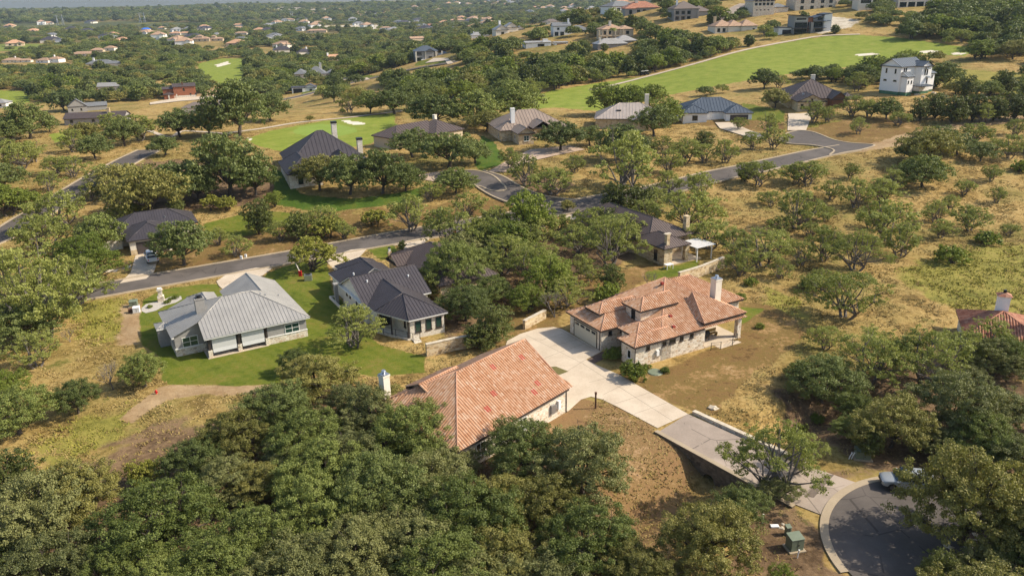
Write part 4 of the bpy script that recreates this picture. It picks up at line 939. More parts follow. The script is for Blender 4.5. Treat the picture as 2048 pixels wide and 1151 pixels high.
    def bbox(s):
        V = [v for mb in list(s.W.values()) + [s.RF] for v in mb.v if v[2] > -.4]
        if not V or s.root.location.y > 2500: return None
        A = np.array(V)[::max(1, len(V) // 300)]; c, n = math.cos(s.ang), math.sin(s.ang); l = s.root.location
        a, b, d = proj(l.x + A[:, 0] * c - A[:, 1] * n, l.y + A[:, 0] * n + A[:, 1] * c, l.z + np.maximum(A[:, 2], 0))
        return a.min(), b.min(), a.max(), b.max(), d.min()
    def place(s, mb, name, m, parent=None): return mb.build(name, M[m], parent or s.root)
    def win(s, side, c, pl, z, w_, h, frame='trim_white', cols=1, rows=1, sill=True, glass=None, name='window'):
        """side: which way it faces; c along the wall, pl the wall plane."""
        d = 1 if side[0] == '+' else -1; f = MB(); g = MB(); t = .07
        def bx(mb, a0, a1, q0, q1, z0, z1):
            p0, p1 = sorted((pl + d * q0, pl + d * q1))
            if side[1] == 'y': mb.box(a0, a1, p0, p1, z0, z1)
            else: mb.box(p0, p1, a0, a1, z0, z1)
        a0, a1, z1 = c - w_ / 2, c + w_ / 2, z + h
        bx(f, a0, a0 + t, -.05, .06, z, z1); bx(f, a1 - t, a1, -.05, .06, z, z1); bx(f, a0 + t, a1 - t, -.05, .06, z, z + t); bx(f, a0 + t, a1 - t, -.05, .06, z1 - t, z1)
        for i in range(1, cols): q = a0 + w_ * i / cols; bx(f, q - .03, q + .03, -.04, .05, z + t, z1 - t)
        for i in range(1, rows): q = z + h * i / rows; bx(f, a0 + t, a1 - t, -.035, .045, q - .025, q + .025)
        if sill: bx(f, a0 - .06, a1 + .06, -.05, .12, z - .09, z - .004)
        bx(g, a0 + t * .5, a1 - t * .5, -.03, .02, z + t * .5, z1 - t * .5)
        fo = s.place(f, name, frame); g.build('pane', M[glass or s.glass], fo); return fo
    def garage(s, side, c, pl, w_, h, m='garage', panes=4):
        d = 1 if side[0] == '+' else -1; f = MB(); p = MB()
        def bx(mb, a0, a1, q0, q1, z0, z1):
            p0, p1 = sorted((pl + d * q0, pl + d * q1))
            if side[1] == 'y': mb.box(a0, a1, p0, p1, z0, z1)
            else: mb.box(p0, p1, a0, a1, z0, z1)
        n = 4
        for i in range(n): bx(f, c - w_ / 2, c + w_ / 2, -.05, .03, h * i / n + .01, h * (i + 1) / n - .012)
        bx(f, c - w_ / 2, c + w_ / 2, -.06, .015, 0, h)
        o = s.place(f, 'garage_door', m); fr = MB()
        bx(fr, c - w_ / 2 - .14, c - w_ / 2, -.05, .05, 0, h + .14); bx(fr, c + w_ / 2, c + w_ / 2 + .14, -.05, .05, 0, h + .14); bx(fr, c - w_ / 2, c + w_ / 2, -.05, .05, h, h + .14)
        s.place(fr, 'door_frame', 'trim_dark')
        for i in range(panes):
            q = c - w_ / 2 + w_ * (i + .5) / panes; g = MB(); bx(g, q - w_ / panes * .36, q + w_ / panes * .36, -.03, .045, h * .79, h * .95); g.build('pane', M['glass'], o)
        return o
    def chimney(s, x, y, a, b, z0, z1, m='stucco_white', pot=True):
        f = MB(); f.box(x - a / 2, x + a / 2, y - b / 2, y + b / 2, z0, z1).box(x - a / 2 - .06, x + a / 2 + .06, y - b / 2 - .06, y + b / 2 + .06, z1 - .16, z1 + .02)
        o = s.place(f, 'chimney', m)
        if pot:
            t = MB(); t.prism([(x - a / 2 - .02, y - b / 2 - .02), (x + a / 2 + .02, y - b / 2 - .02), (x + a / 2 + .02, y + b / 2 + .02), (x - a / 2 - .02, y + b / 2 + .02)], z1 + .022, z1 + .10).tube([(x, y, z1 + .1), (x, y, z1 + .34)], .15, 10).tube([(x, y, z1 + .36), (x, y, z1 + .50)], [.26, .20], 10).tube([(x, y, z1 + .34), (x, y, z1 + .365)], .10, 8)
            t.build('flue_cap', M['steel'], o)
        return o
    def post(s, x, y, a, z0, z1, m): return s.place(MB().box(x - a / 2, x + a / 2, y - a / 2, y + a / 2, z0, z1), 'porch_post', m)
HOUSES = []
def spot(h, x, y, r): p = h.world(x, y); HOUSE_SPOTS.append((p.x, p.y, r))
def vent(h, x, y, z, m='steel', a=.12): h.place(MB().tube([(x, y, z), (x, y, z + .35)], a, 8), 'roof_vent', m)
def house_A():
    h = House('stone_house', 'pale stone house with orange clay tile roof, dormer, stone turret and cream garage door', (11.0, 90.7), 29.3, 'stone_pale', 'tile', 'tile', cap='tile_cap')
    h.sec(0, 11, 0, 7, 2.9, .45, 'xhh')
    # main roof: an uneven pyramid over the living wing
    p = (12.5, 3.2, 6.4); c = [(4, -6.5, 2.9), (18, -6.5, 2.9), (18, 8.4, 2.9), (4, 7.6, 2.9)]
    h.faces([[c[i], c[(i + 1) % 4], p] for i in range(4)], [(c[i], p) for i in range(4)])
    h.w().box(4.4, 11.4, -6.1, 7.2, -.6, 2.85).box(11.3, 17.5, -1.2, 8.0, -.6, 2.84); h.EV.box(4.05, 10.9, -6.45, 2, 2.70, 2.87)
    h.sec(.5, 6.0, -6.1, -3.5, 2.9, .39, 'xhg'); h.sec(1.9, 7.4, -4.6, -1.6, 3.3, .45, 'xhg')
    h.sec(4.8, 10, -1.6, 1.4, 5.0, .5, 'xhg', z0=2); h.sec(1.3, 5, 2.2, 4.8, 4.05, .46, 'xhg', oh=.35, z0=2.5, m='stucco')
    h.sec(9, 21.9, -1.2, 8.4, 2.9, .55, 'xhh')
    q = (13.1, -1.5, 5.75); h.faces([[(10.9, -6.4, 3.5), (18, -6.4, 3.5), q], [(10.9, -6.4, 3.5), (10.9, -1.5, 3.5), q], [(18, -6.4, 3.5), (18, -1.5, 3.5), q]], [((10.9, -6.4, 3.5), q), ((18, -6.4, 3.5), q)])
    h.EV.box(11.0, 17.95, -6.35, -1.3, 3.3, 3.48)
    h.w().box(16.95, 17.55, -6.1, -5.5, .1, 3.3)
    h.finish(); h.place(MB().box(11.5, 17.6, -6.15, -1.25, -.5, .16).box(13.0, 16.6, -7.3, -6.16, -.5, .02), 'patio', 'concrete')
    h.garage('-x', 3.5, 0, 4.9, 2.15)
    for x, w_ in ((2.4, .5), (4.9, .55), (6.15, .95), (7.6, .55), (9.2, .55)): h.win('-y', x, -6.1, 1.95, w_, .6, 'trim_dark', sill=True)
    for x in (1.3, 3.1): h.win('-y', x, 0, 1.9, .5, .55, 'trim_dark')
    h.win('-x', -.1, 4.8, 3.2, .75, 1.5, 'trim_dark', cols=1, rows=2); h.win('-x', 3.5, 1.3, 3.25, .5, .55, 'trim_dark', sill=False)
    h.place(MB().tube([(4.72, -.75, 4.75), (4.6, -.45, 4.98), (4.55, -.1, 5.06), (4.6, .25, 4.98), (4.72, .55, 4.75)], .13, 6), 'arch_trim', 'trim_white')
    h.win('-x', -5.0, .5, .9, .7, 1.1, 'trim_white'); h.win('-y', 20, -1.2, 1.0, 1.2, 1.3, 'trim_white', 2)
    h.chimney(16.4, -2.3, 1.0, 1.0, 3.2, 7.15, 'stucco')
    f = h.place(MB().box(3.6, 4.0, -6.35, -6.103, .9, 1.6), 'meter_box', 'white'); h.place(MB().box(4.15, 4.4, -6.3, -6.103, .8, 1.7), 'meter_box', 'steel')
    for x in (1.05,): h.place(MB().tube([(0 + x * 0 - .06, .3, 2.75), (-.06, .3, 0)], .05, 6), 'downspout', 'trim_dark')
    h.place(MB().tube([(.42, -6.2, 2.8), (.42, -6.2, 0)], .05, 6), 'downspout', 'trim_dark')
    for (a, b), (c_, d) in (((11.7, -7.0), (13.0, -7.35)), ((14.9, -7.4), (16.6, -6.5))):
        r = MB()
        for t in (0, 1): r.box(a + (c_ - a) * t - .03, a + (c_ - a) * t + .03, b + (d - b) * t - .03, b + (d - b) * t + .03, -.1, 1.0)
        for z in (.25, .6, .95): r.tube([(a, b, z), (c_, d, z)], .022, 5)
        h.place(r, 'railing', 'metal_dark')
    for x, y, z in ((9.5, 0, 5.25), (8, -3.4, 4.06), (7.1, -5.1, 3.45), (12.2, -5.4, 3.35), (11.2, 2.2, 6.1)): h.place(MB().box(x - .18, x + .18, y - .18, y + .18, z - .1, z + .22), 'roof_vent', 'tile_new')
    spot(h, 11, 2, 13.5); spot(h, 4, 3, 8); spot(h, 18, 2, 9)
    return h
def house_B():
    h = House('stone_house', 'pale stone house with broad orange tile roof dotted with red tiles, behind the oaks', (5.5, 75.4), 47.5, 'stone_pale', 'tile', 'tile', cap='tile_cap')
    e = 2.9; R1 = (.45, 6.1, 6.6); L1 = (-10, 6.1, 6.6)
    h.faces([[(.1, -.4, e), (.45, 6.1, 6.6), L1, (-16.4, -.4, e)], [(.1, -.4, e), (.75, -.4, e), (.12, 1.7, 4.1)], [(-16.4, -.4, e), L1, (-16.4, 12.6, e)], [(.45, 12.6, e), R1, L1, (-16.4, 12.6, e)]],
            [(R1, L1), ((-16.4, -.4, e), L1), ((-16.4, 12.6, e), L1), ((.1, -.4, e), (.12, 1.7, 4.1)), ((.12, 1.7, 4.15), (.45, 6.1, 6.6))])
    h.w().box(-16, 0, 0, 12.1, -.6, 2.86).prism([(-.35, .02), (-.02, .02), (-.02, 6.1), (-.35, 6.1)], 2.8, [3.0, 3.0, 6.45, 6.45]).prism([(-.35, 6.1), (-.02, 6.1), (-.02, 12.1), (-.35, 12.1)], 2.8, [6.45, 6.45, 3.0, 3.0])
    h.EV.box(-16.38, .08, -.38, 12.5, 2.7, 2.88)
    h.sec(-15.5, -6, 6.6, 12.2, 3.0, .5, 'xhh'); h.sec(-12.5, -8, 7.0, 10.2, 4.6, .45, 'xgg', z0=3)
    h.finish()
    h.chimney(-14.6, 11.9, .8, .8, 2.5, 6.2, 'stucco')
    for u, y in ((-1.9, 4.5), (-5.9, 4.9), (-2.9, 1.5), (-4.1, .9), (-8.3, 2.6), (-10.3, 1.6)):
        z = 2.9 + (y + .4) * .569; h.place(MB().prism([(u - .30, y - .28), (u + .30, y - .28), (u + .30, y + .28), (u - .30, y + .28)], [z - .3, z - .3, z, z], [z - .04, z - .04, z + .28, z + .28]), 'roof_vent', 'tile_new')
    for x in (-13, -10, -7): h.win('-y', x, 0, .9, 1.3, 1.4, 'trim_white', 2, 2)
    h.place(MB().box(-1.55, -1.15, -.28, -.003, 1.0, 2.0), 'meter_box', 'white'); h.place(MB().box(-2.6, -2.1, -.30, -.003, .9, 1.9).box(-2.0, -1.75, -.22, -.003, 1.2, 1.7), 'meter_box', 'steel')
    h.place(MB().tube([(.02, -.06, 2.8), (.02, -.06, 0)], .05, 6), 'downspout', 'trim_dark')
    spot(h, -8, 6, 11.5); spot(h, -2, 5, 8)
    return h
def house_C():
    h = House('ranch_house', 'house with broad pale grey metal roof, grey siding and stone base on green lawn', (-38.1, 90.2), 30.5, 'stucco_grey', 'roof_grey', 'seam', glass='glass_green'); h.trim = 'trim_white'
    e = 2.8; a = (3.9, 6, 5.8); b = (7.4, 6, 5.8)
    h.faces([[(0, 0, e), (13.4, 0, e), b, a, (0, 2.7, 4.16)], [(0, 2.7, 4.16), a, (-3.4, 13.3, 2.74), (-3.4, 2.7, 2.74)], [(13.4, 0, e), (13.4, 17, e), (9.4, 17, 4.8), (9.4, 8, 4.8), b],
             [(5.4, 17, e), (9.4, 17, 4.8), (9.4, 8, 4.8), (5.4, 8, e)], [a, b, (13, 12, 2.8), (-3.4, 13.3, 2.74)]],
            [(a, b), (a, (0, 2.7, 4.16)), (b, (13.4, 0, e)), (a, (-3.4, 13.3, 2.74)), (b, (9.4, 8, 4.8)), ((9.4, 8, 4.8), (9.4, 17, 4.8))])
    st, sd_ = h.w('stone_pale'), h.w()
    # front right room, screened porch recess, left room
    sd_.box(7.8, 12.9, .5, 13, .95, 2.76); st.box(7.75, 12.95, .45, 13, -.6, .95); h.w('trim_white').box(7.72, 12.98, .40, .6, .952, 1.06)
    sd_.box(.6, 7.9, 3.4, 12.6, -.5, 2.75); sd_.box(5.9, 12.9, 12.9, 16.5, -.6, 2.76).prism([(5.9, 16.2), (12.9, 16.2), (12.9, 16.49), (5.9, 16.49)], 2.7, [2.75, 2.75, 2.75, 2.75])
    sd_.prism([(-3.0, 3.2), (.55, 3.2), (.55, 12.8), (-3.0, 12.8)], .95, [2.75, 4.2, 4.2, 2.75]); st.box(-3.05, .6, 3.15, 12.8, -.8, .95); h.w('trim_white').box(-3.09, .3, 3.08, 3.28, .952, 1.06)
    for x0, x1 in ((.35, .85), (3.95, 4.45), (7.45, 7.85)): st.box(x0, x1, .35, .85, -.5, 1.0); h.w('trim_dark').box(x0 + .1, x1 - .1, .45, .75, 1.0, 2.74)
    h.w('concrete').box(.2, 7.7, .2, 3.39, -.5, .06)
    h.EV.box(.05, 13.35, .05, .45, 2.62, 2.78).box(-3.35, -3.05, 2.75, 13.2, 2.58, 2.72)
    h.sec(-4.3, -2, 7.4, 9.4, 2.6, .3, 'xhg', oh=.2); h.sec(1.2, 4.3, 11, 16.6, 2.8, .5, 'ygh', oh=.35)
    h.finish()
    for x0, x1 in ((.95, 3.85), (4.55, 7.35)):
        h.place(MB().box(x0, x1, .5, .54, 1.15, 2.6), 'porch_screen', 'screen'); h.place(MB().prism([(x0, .40), (x1, .40), (x1, .52), (x0, .52)], [.62, .62, 1.13, 1.13], [.66, .66, 1.17, 1.17]), 'porch_screen', 'screen')
    h.win('-y', 11.0, .5, 1.02, 1.9, 1.25, 'trim_white', 2, 2); h.win('-y', -1.2, 3.2, 1.02, 1.9, 1.35, 'trim_white', 2, 2)
    o = h.chimney(.95, 5.7, 1.15, .85, 3.6, 6.3, 'stucco_grey', pot=False); h.place(MB().box(.5, 1.4, 5.35, 6.05, 6.33, 6.38).box(.6, 1.3, 5.45, 5.95, 6.6, 6.65).tube([(.95, 5.7, 6.35), (.95, 5.7, 6.6)], .2, 8), 'flue_cap', 'metal_dark', o)
    h.garage('+y', 9.4, 16.5, 4.9, 2.2, 'trim_white', 0)
    for x, y in ((8.6, 5.5), (9.3, 5.8), (11.4, 7.5)): vent(h, x, y, 2.8 + (13.4 - x) * .5 - .1, 'steel', .07)
    spot(h, 5, 7, 11); spot(h, 8, 13, 8)
    return h
def house_D():
    h = House('ranch_house', 'cream-walled house with charcoal standing seam metal roof and railed back porch', (-13.6, 95.2), 30, 'stucco', 'roof_charcoal', 'seam'); h.trim = 'trim_white'
    e = 2.9; p = (1.3, 4.2, 4.95); q = (1.3, 11.2, 4.95)
    h.faces([[(0, -.5, e), (5.6, -.5, e), p], [(0, -.5, e), p, (-2.6, 5, e)], [(-2.6, 5, e), p, q, (-2.6, 11.2, e)], [(5.6, -.5, e), (5.6, 11.2, e), q, p]], [((0, -.5, e), p), ((5.6, -.5, e), p), (p, q), ((-2.6, 5, e), p)])
    h.EV.prism([(0, -.48), (5.58, -.48), (5.58, 8), (-2.57, 8), (-2.57, 5)], 2.72, 2.88)
    w_ = h.w('stone_white'); w_.box(.3, 5.2, 0, 9, -.6, 2.72); h.w().box(-2.1, .4, 5.4, 9, -.6, 2.7)
    h.w('stone_white').prism([(-.2, -.2), (.28, -.2), (.28, 5.3), (-2.7, 5.3), (-2.7, 4.6)], -.6, .28)
    h.sec(-2.7, 6.5, 8, 17.6, 2.9, .5, 'xgg'); h.sec(-2.2, 5.6, 16, 23.6, 2.8, .55, 'ygh'); h.sec(-.3, 5.2, 22.5, 26.4, 2.75, .55, 'ygh')
    h.finish()
    for x in (1.45, 2.95, 4.4): h.win('-y', x, 0, .85, .85, 1.5, 'trim_dark', glass='glass_green')
    for y in (9.3, 10.4, 11.5): h.win('-x', y, -2.7, .7, .5, 1.7, 'trim_dark')
    for y in (14.2, 15.6): h.win('-x', y, -2.7, 1.9, .45, .6, 'trim_dark')
    h.win('-x', 1.6, .3, 1.2, .6, 1.2, 'trim_dark'); h.win('-y', -1.0, 5.4, .5, 1.6, 1.7, 'trim_dark', 2)
    r = MB(); P = [(-2.6, 4.5), (-2.1, 3.4), (-1.1, 1.6), (-.15, -.1), (.25, -.9), (1.2, -1.0)]
    for a, b in P: r.box(a - .03, a + .03, b - .03, b + .03, .1, 1.25)
    for z in (.45, 1.22): r.tube([(a, b, z) for a, b in P], .025, 5, False)
    h.place(r, 'railing', 'metal_dark'); h.post(-1.35, 2.3, .16, .28, 2.8, 'trim_dark'); h.post(.05, -.05, .16, .28, 2.8, 'trim_dark')
    h.place(MB().box(.3, 1.3, -1.1, -.15, -.5, .16).box(.3, 1.3, -1.4, -1.1, -.5, 0), 'porch_steps', 'stone_white')
    h.place(MB().box(-3.7, -3.2, 18.0, 18.5, -.3, 2.9).box(-3.8, -3.1, 17.9, 18.6, 2.9, 3.05), 'chimney', 'stucco_grey')
    h.place(MB().box(-3.9, -3.7, 15.6, 20.5, -.4, .35).box(-3.9, -2.7, 15.45, 15.6, -.4, .35).box(-3.9, -2.7, 20.5, 20.65, -.4, .35), 'planter_wall', 'stucco')
    for x, y, z in ((-1.0, 11.4, 4.75), (5.0, 11.0, 4.5), (0, 9.2, 3.7), (-1, 17, 4.2)): vent(h, x, y, z, 'white')
    spot(h, 2, 5, 7); spot(h, 2, 13, 8); spot(h, 2, 20, 7); return h
def wall_poly(name, label, P, hgt, th, m, cap=None, grp=None):
    r = empty(name, (P[0][0], P[0][1], float(tz(*P[0])))); tag(r, label, 'wall', grp)
    o = Vector((P[0][0], P[0][1])); w_ = MB(); c = MB(); z = 0
    for (a, b) in zip(P, P[1:]):
        a, b = Vector(a) - o, Vector(b) - o; d = (b - a).normalized(); n = Vector((-d.y, d.x)) * th / 2; zz = float(tz(*((a + b) / 2 + o))) - r.location.z
        w_.prism([a - n, b - n, b + n, a + n], zz - .8, zz + hgt)
        n2 = n * 1.25; c.prism([a - n2, b - n2, b + n2, a + n2], zz + hgt + .003, zz + hgt + .09)
    w_.build('masonry', M[m], r); c.build('coping', M[cap or m], r); return r
def gable(): pass
def houses_mid():
    # E: brown roof beside D, mostly behind the big oak
    d = House('ranch_house', 'brown metal roofed house mostly hidden by oaks beside the charcoal roofed house', (-13.6, 95.2), 30, 'stone_tan', 'roof_brown', 'seam')
    p = d.world(9.3, 9.5); d.root.location = (p.x, p.y, float(tz(p.x, p.y)))
    d.sec(0, 9, 0, 17.5, 2.9, .5, 'yhh'); d.sec(-1.5, 5, 12, 16, 2.8, .5, 'xgh'); d.finish(); d.win('-x', 4, 0, 1, 1.2, 1.3); spot(d, 4.5, 8.5, 9.5)
    f = House('stone_house', 'tan stone house with brown metal roof, open stone patio, two chimneys and white pergola', (20, 140), 30, 'stone_tan', 'roof_brown', 'seam', z=.05)
    f.sec(-4, 5.1, -12.8, 8.6, 3.0, .5, 'yhh'); f.sec(-4.3, .6, -17.1, -10, 3.0, .5, 'yhh', wall=False)
    f.w().box(-4.3, -2.6, -17.1, -12.7, -.6, 2.85).box(-2.6, .9, -12.95, -12.7, -.5, 2.8);
    f.finish(); f.post(.55, -16.75, .7, -.5, 2.8, 'stone_tan'); f.place(MB().box(-2.6, 3.5, -17.5, -12.98, -.5, .08), 'patio', 'concrete'); f.win('-y', 3.4, -12.8, 1.6, .8, .7, 'trim_dark'); f.win('-x', -15, -4.3, .5, .8, 1.7, 'trim_dark'); f.win('-y', -1.2, -12.97, .3, 1.8, 2.0, 'trim_dark', 2)
    c = f.chimney(-3.4, -16.6, .6, .6, 3, 5.1, 'stone_tan', False); f.place(MB().box(-4.0, -2.8, -16.9, -16.3, 5.15, 5.25), 'chimney_slab', 'rock', c)
    f.chimney(4.6, -12.2, .8, .8, 2.9, 6.0, 'stone_tan', False)
    spot(f, 0, -13, 6); spot(f, 0, -5, 9); spot(f, 0, 4, 9)
    pr = empty('pergola', f.world(1.6, -18.4), f.ang); tag(pr, 'white flat-roofed pergola beside the tan stone patio', 'pergola')
    for x in (0, 3.2):
        for y in (0, 3.6): MB().box(x - .08, x + .08, y - .08, y + .08, -.3, 2.3).build('post', M['trim_white'], pr)
    sl_ = MB()
    for i in range(17): sl_.box(-.4 + i * .25, -.4 + i * .25 + .16, -.4, 4.0, 2.46, 2.5)
    sl_.build('slat_roof', M['trim_white'], pr); MB().box(-.4, 3.7, -.05, .05, 2.31, 2.45).box(-.4, 3.7, 3.55, 3.65, 2.31, 2.45).build('beam', M['trim_white'], pr)
    g = House('ranch_house', 'dark grey roofed house with brown garage door and a pickup on its driveway', (-66.9, 134.2), 28, 'stucco', 'roof_charcoal', 'seam')
    g.sec(0, 7.2, 0, 9, 2.8, .45, 'yhh'); g.sec(-2, 12, 7, 15.5, 2.8, .48, 'xhh'); g.sec(-8, -1, 5.5, 15, 2.8, .5, 'yhh'); g.finish(); g.place(MB().box(-.05, 1.0, -.06, -.003, -.5, 1.0), 'stone_base', 'stone_tan')
    g.garage('-y', 3.6, 0, 4.9, 2.15, 'garage_dark', 0); g.win('+x', 10, 12, 1, 1.1, 1.2); vent(g, 7, 9, 3.9); spot(g, 3.5, 5, 6.5); spot(g, 5, 11, 8.5); spot(g, -4, 10, 7)
    p = at(581, 378); hh = House('stone_house', 'stone house with steep charcoal roof and two tall pale chimneys beside the putting green', (p.x, p.y), 22, 'stone_pale', 'roof_charcoal', 'seam_far')
    hh.sec(1.8, 19.2, 11, 27, 3.3, .72, 'xhh'); hh.sec(0, 7.2, 0, 15, 3.3, .68, 'yhh'); hh.sec(10.5, 16, 7.5, 14, 3.3, .8, 'ygh'); hh.finish()
    hh.win('-y', 2.4, 0, .9, 1.1, 1.5, 'trim_dark'); hh.win('-y', 13.2, 7.5, .9, 1.6, 1.6, 'trim_white', 2, 2); hh.win('-x', 6, 0, .9, 1.1, 1.4)
    hh.chimney(14.6, 22.5, 1.2, 1.2, 4, 10.3, 'stone_white', False); hh.chimney(19.6, 17.5, 1.2, 1.2, 1, 6.6, 'stone_white', False)
    for x, y in ((14.6, 22.5),): hh.place(MB().box(x - .7, x + .7, y - .7, y + .7, 10.34, 10.8), 'chimney_hood', 'metal_dark')
    hh.place(MB().box(18.9, 20.3, 16.8, 18.2, 6.64, 7.1), 'chimney_hood', 'metal_dark'); spot(hh, 10, 18, 13); spot(hh, 4, 5, 8)
    p = at(792, 300); i = House('ranch_house', 'long low brown roofed house behind the oaks next to the steep charcoal roof', (p.x, p.y), 48, 'stucco_tan', 'roof_brown', 'seam_far')
    i.sec(0, 20, 0, 9, 3, .5, 'xhh'); i.sec(12, 22, -3, 8, 3, .5, 'yhh'); i.finish(); i.chimney(20, 6, .9, .9, 3, 6.4, 'stucco', False); i.win('-y', 4, 0, 1, 1.3, 1.3); spot(i, 6, 5, 9); spot(i, 16, 4, 9)
    p = at(1038, 290); j = House('stone_house', 'tan stone house with pale tan metal roof, white chimney and arched window gable', (p.x, p.y), 15, 'stone_tan', 'roof_tan', 'seam_far')
    j.sec(-3, 16.5, 8, 22.5, 3, .55, 'xhh'); j.sec(0, 4.2, 0, 9, 3, .6, 'ygh'); j.sec(-3.2, 2.5, 7, 14, 3.0, .5, 'yhh'); j.sec(5.5, 10.5, 4, 12, 3.6, .6, 'ygh', wall=False)
    j.w().box(5.6, 6.4, 4.1, 4.9, -.5, 3.5).box(9.6, 10.4, 4.1, 4.9, -.5, 3.5).prism([(5.5, 4.2), (10.5, 4.2), (10.5, 4.5), (5.5, 4.5)], 3.0, [3.6, 3.6, 3.6, 3.6]); j.finish()
    j.win('-y', 2.1, 0, .9, 1.5, 1.5, 'trim_white', 2, 2, glass='glass_green'); j.win('-x', 9.5, -3.2, .9, .8, 1.3); j.win('-x', 4, 0, .9, .9, 1.2); j.chimney(1.2, 10.5, 1.1, 1.1, 4, 8.4, 'stucco_white', False); spot(j, 2, 5, 6); spot(j, 6, 14, 11)
    p = at(1190, 262); k = House('ranch_house', 'beige metal roofed house with pale chimney behind the oaks, its roof dappled with shade', (p.x, p.y), -8, 'stone_tan', 'roof_beige', 'seam_far')
    k.sec(0, 20, 4, 18, 3, .5, 'xhh'); k.sec(11, 17, 0, 8, 3, .5, 'ygh'); k.finish(); k.chimney(15, 13, 1.2, 1.1, 4, 9, 'stucco', False); k.place(MB().box(6, 7.4, 7, 8.2, 4.2, 5.1), 'skylight', 'metal_dark'); spot(k, 10, 10, 12)
    p = at(1387, 247); l = House('ranch_house', 'white-walled house with dark blue-grey hip roof and grey double garage door', (p.x, p.y), -4, 'stucco_white', 'roof_blue', 'seam_far')
    l.sec(-3, 16.5, 4, 18, 3, .45, 'xhh'); l.sec(9.5, 17, 0, 8, 3, .45, 'yhh'); l.sec(-3, 4, 1, 10, 3, .45, 'yhh'); l.finish(); l.garage('-y', 13.3, 0, 5, 2.3, 'garage_dark', 0); l.win('-y', .5, 1, .8, 1.6, 1.4, 'trim_dark', 2); spot(l, 7, 9, 11); spot(l, 13, 3, 6)
    p = at(1592, 222); m_ = House('stone_house', 'stone house with large dark brown hip roof at the head of a pale driveway', (p.x, p.y), -4, 'stone_tan', 'roof_brown', 'seam_far')
    m_.sec(-1, 17, 6, 24, 3, .52, 'xhh'); m_.sec(0, 8, -1.5, 10, 3, .45, 'ygh'); m_.sec(11, 15.5, 2, 12, 3.2, .75, 'ygh', m='wood'); m_.sec(15, 18.5, 3, 10, 3, .4, 'xhh', wall=False); m_.w().box(18, 18.5, 3, 3.5, -.5, 2.9); m_.finish()
    m_.win('-y', 4, -1.5, 3.2, .6, .6, 'trim_dark'); m_.win('-y', 1.2, -1.5, .8, .8, 1.4, 'trim_dark'); m_.garage('-y', 5.2, -1.5, 3.8, 2.2, 'wood', 0); m_.chimney(9, 17, 1.2, .9, 6, 9, 'stucco', False); m_.place(MB().box(2.2, 2.8, 2.8, 3.4, 4.0, 4.9), 'roof_vent', 'steel'); spot(m_, 8, 12, 12); spot(m_, 4, 2, 7)
    p = at(1795, 191); n = House('three_storey_house', 'tall white three-storey house with blue metal roof and green sheathing at its base', (p.x, p.y), 26, 'stucco_white', 'roof_blue', 'seam_far')
    n.w('green_membrane').box(.05, 10.4, .05, 7.4, -1.5, 1.1)
    n.sec(0, 10.5, 0, 7.5, 9.0, .55, 'xgg', z0=1.1); n.sec(6.6, 11.2, -2.6, 4.5, 9.0, .55, 'ygh', z0=1.1); n.sec(10.5, 15.2, -1, 6, 6.4, .6, 'xhh', z0=1.1)
    n.w('green_membrane').box(10.6, 15.1, -.95, 5.9, -1.5, 1.08).box(6.7, 11.1, -2.5, 4, -1.5, 1.05)
    n.sec(.6, 3.4, -2.4, 1.5, 6.0, .6, 'xgg', z0=1.1, oh=.3); n.w('green_membrane').box(.7, 3.3, -2.3, 0, -1.5, 1.07); n.sec(4.6, 9.6, -4.8, -2.4, 3.0, .25, 'xhh', wall=False); n.finish()
    for y, z in ((2, 6.8), (5.5, 6.8)): n.win('-x', y, 0, z, .6, 1.4, 'trim_dark')
    for y in (1.8, 5.6): n.win('-x', y, 0, 4.3, 1.2, .45, 'trim_dark')
    for x in (1.5, 2.4): n.win('-y', x, 0, 7.2, .55, 1.3, 'trim_dark')
    for x in (8.2, 9.2): n.win('-y', x, -2.6, 6.3, .6, 1.6, 'trim_dark')
    n.win('-y', 9.6, -2.6, 3.6, .6, 1.5, 'trim_dark'); n.win('-y', 1.2, -2.4, 3.8, .5, 1.0, 'trim_dark'); n.win('-y', 2.6, -2.4, 3.8, .5, 1.0, 'trim_dark')
    for x in (12, 14): n.win('-y', x, -1, 5.0, .55, .6, 'trim_dark')
    for i_, (a, b, m0) in enumerate(((8.7, -2.9, 8.1), (9.6, -2.9, 5.3))): n.place(MB().prism([(a - .8, b - .6), (a + .8, b - .6), (a + .8, b + .28), (a - .8, b + .28)], [m0, m0, m0 + .4, m0 + .4], [m0 + .08, m0 + .08, m0 + .5, m0 + .5]), 'window_awning', 'roof_blue')
    n.place(MB().box(4.6, 6.4, -.06, .04, -.2, 2.3), 'garage_door', 'wood'); spot(n, 6, 3, 12); spot(n, 8, -5, 7)
    # P: tiled house at the right edge
    p = at(1950, 712); q = House('tiled_house', 'white stucco house with red clay tile roof and two tile-capped chimneys in the trees', (p.x, p.y), -22, 'stucco', 'tile_red', 'tile', cap='tile_red')
    q.root.location.z -= .9; q.sec(-1, 7, 1, 9, 3.2, .45, 'xhh'); q.sec(5, 17, -1, 7, 3.2, .42, 'xhh'); q.finish(); q.win('-y', 8, -1, 1.6, 1, 1.1, 'trim_dark', 2)
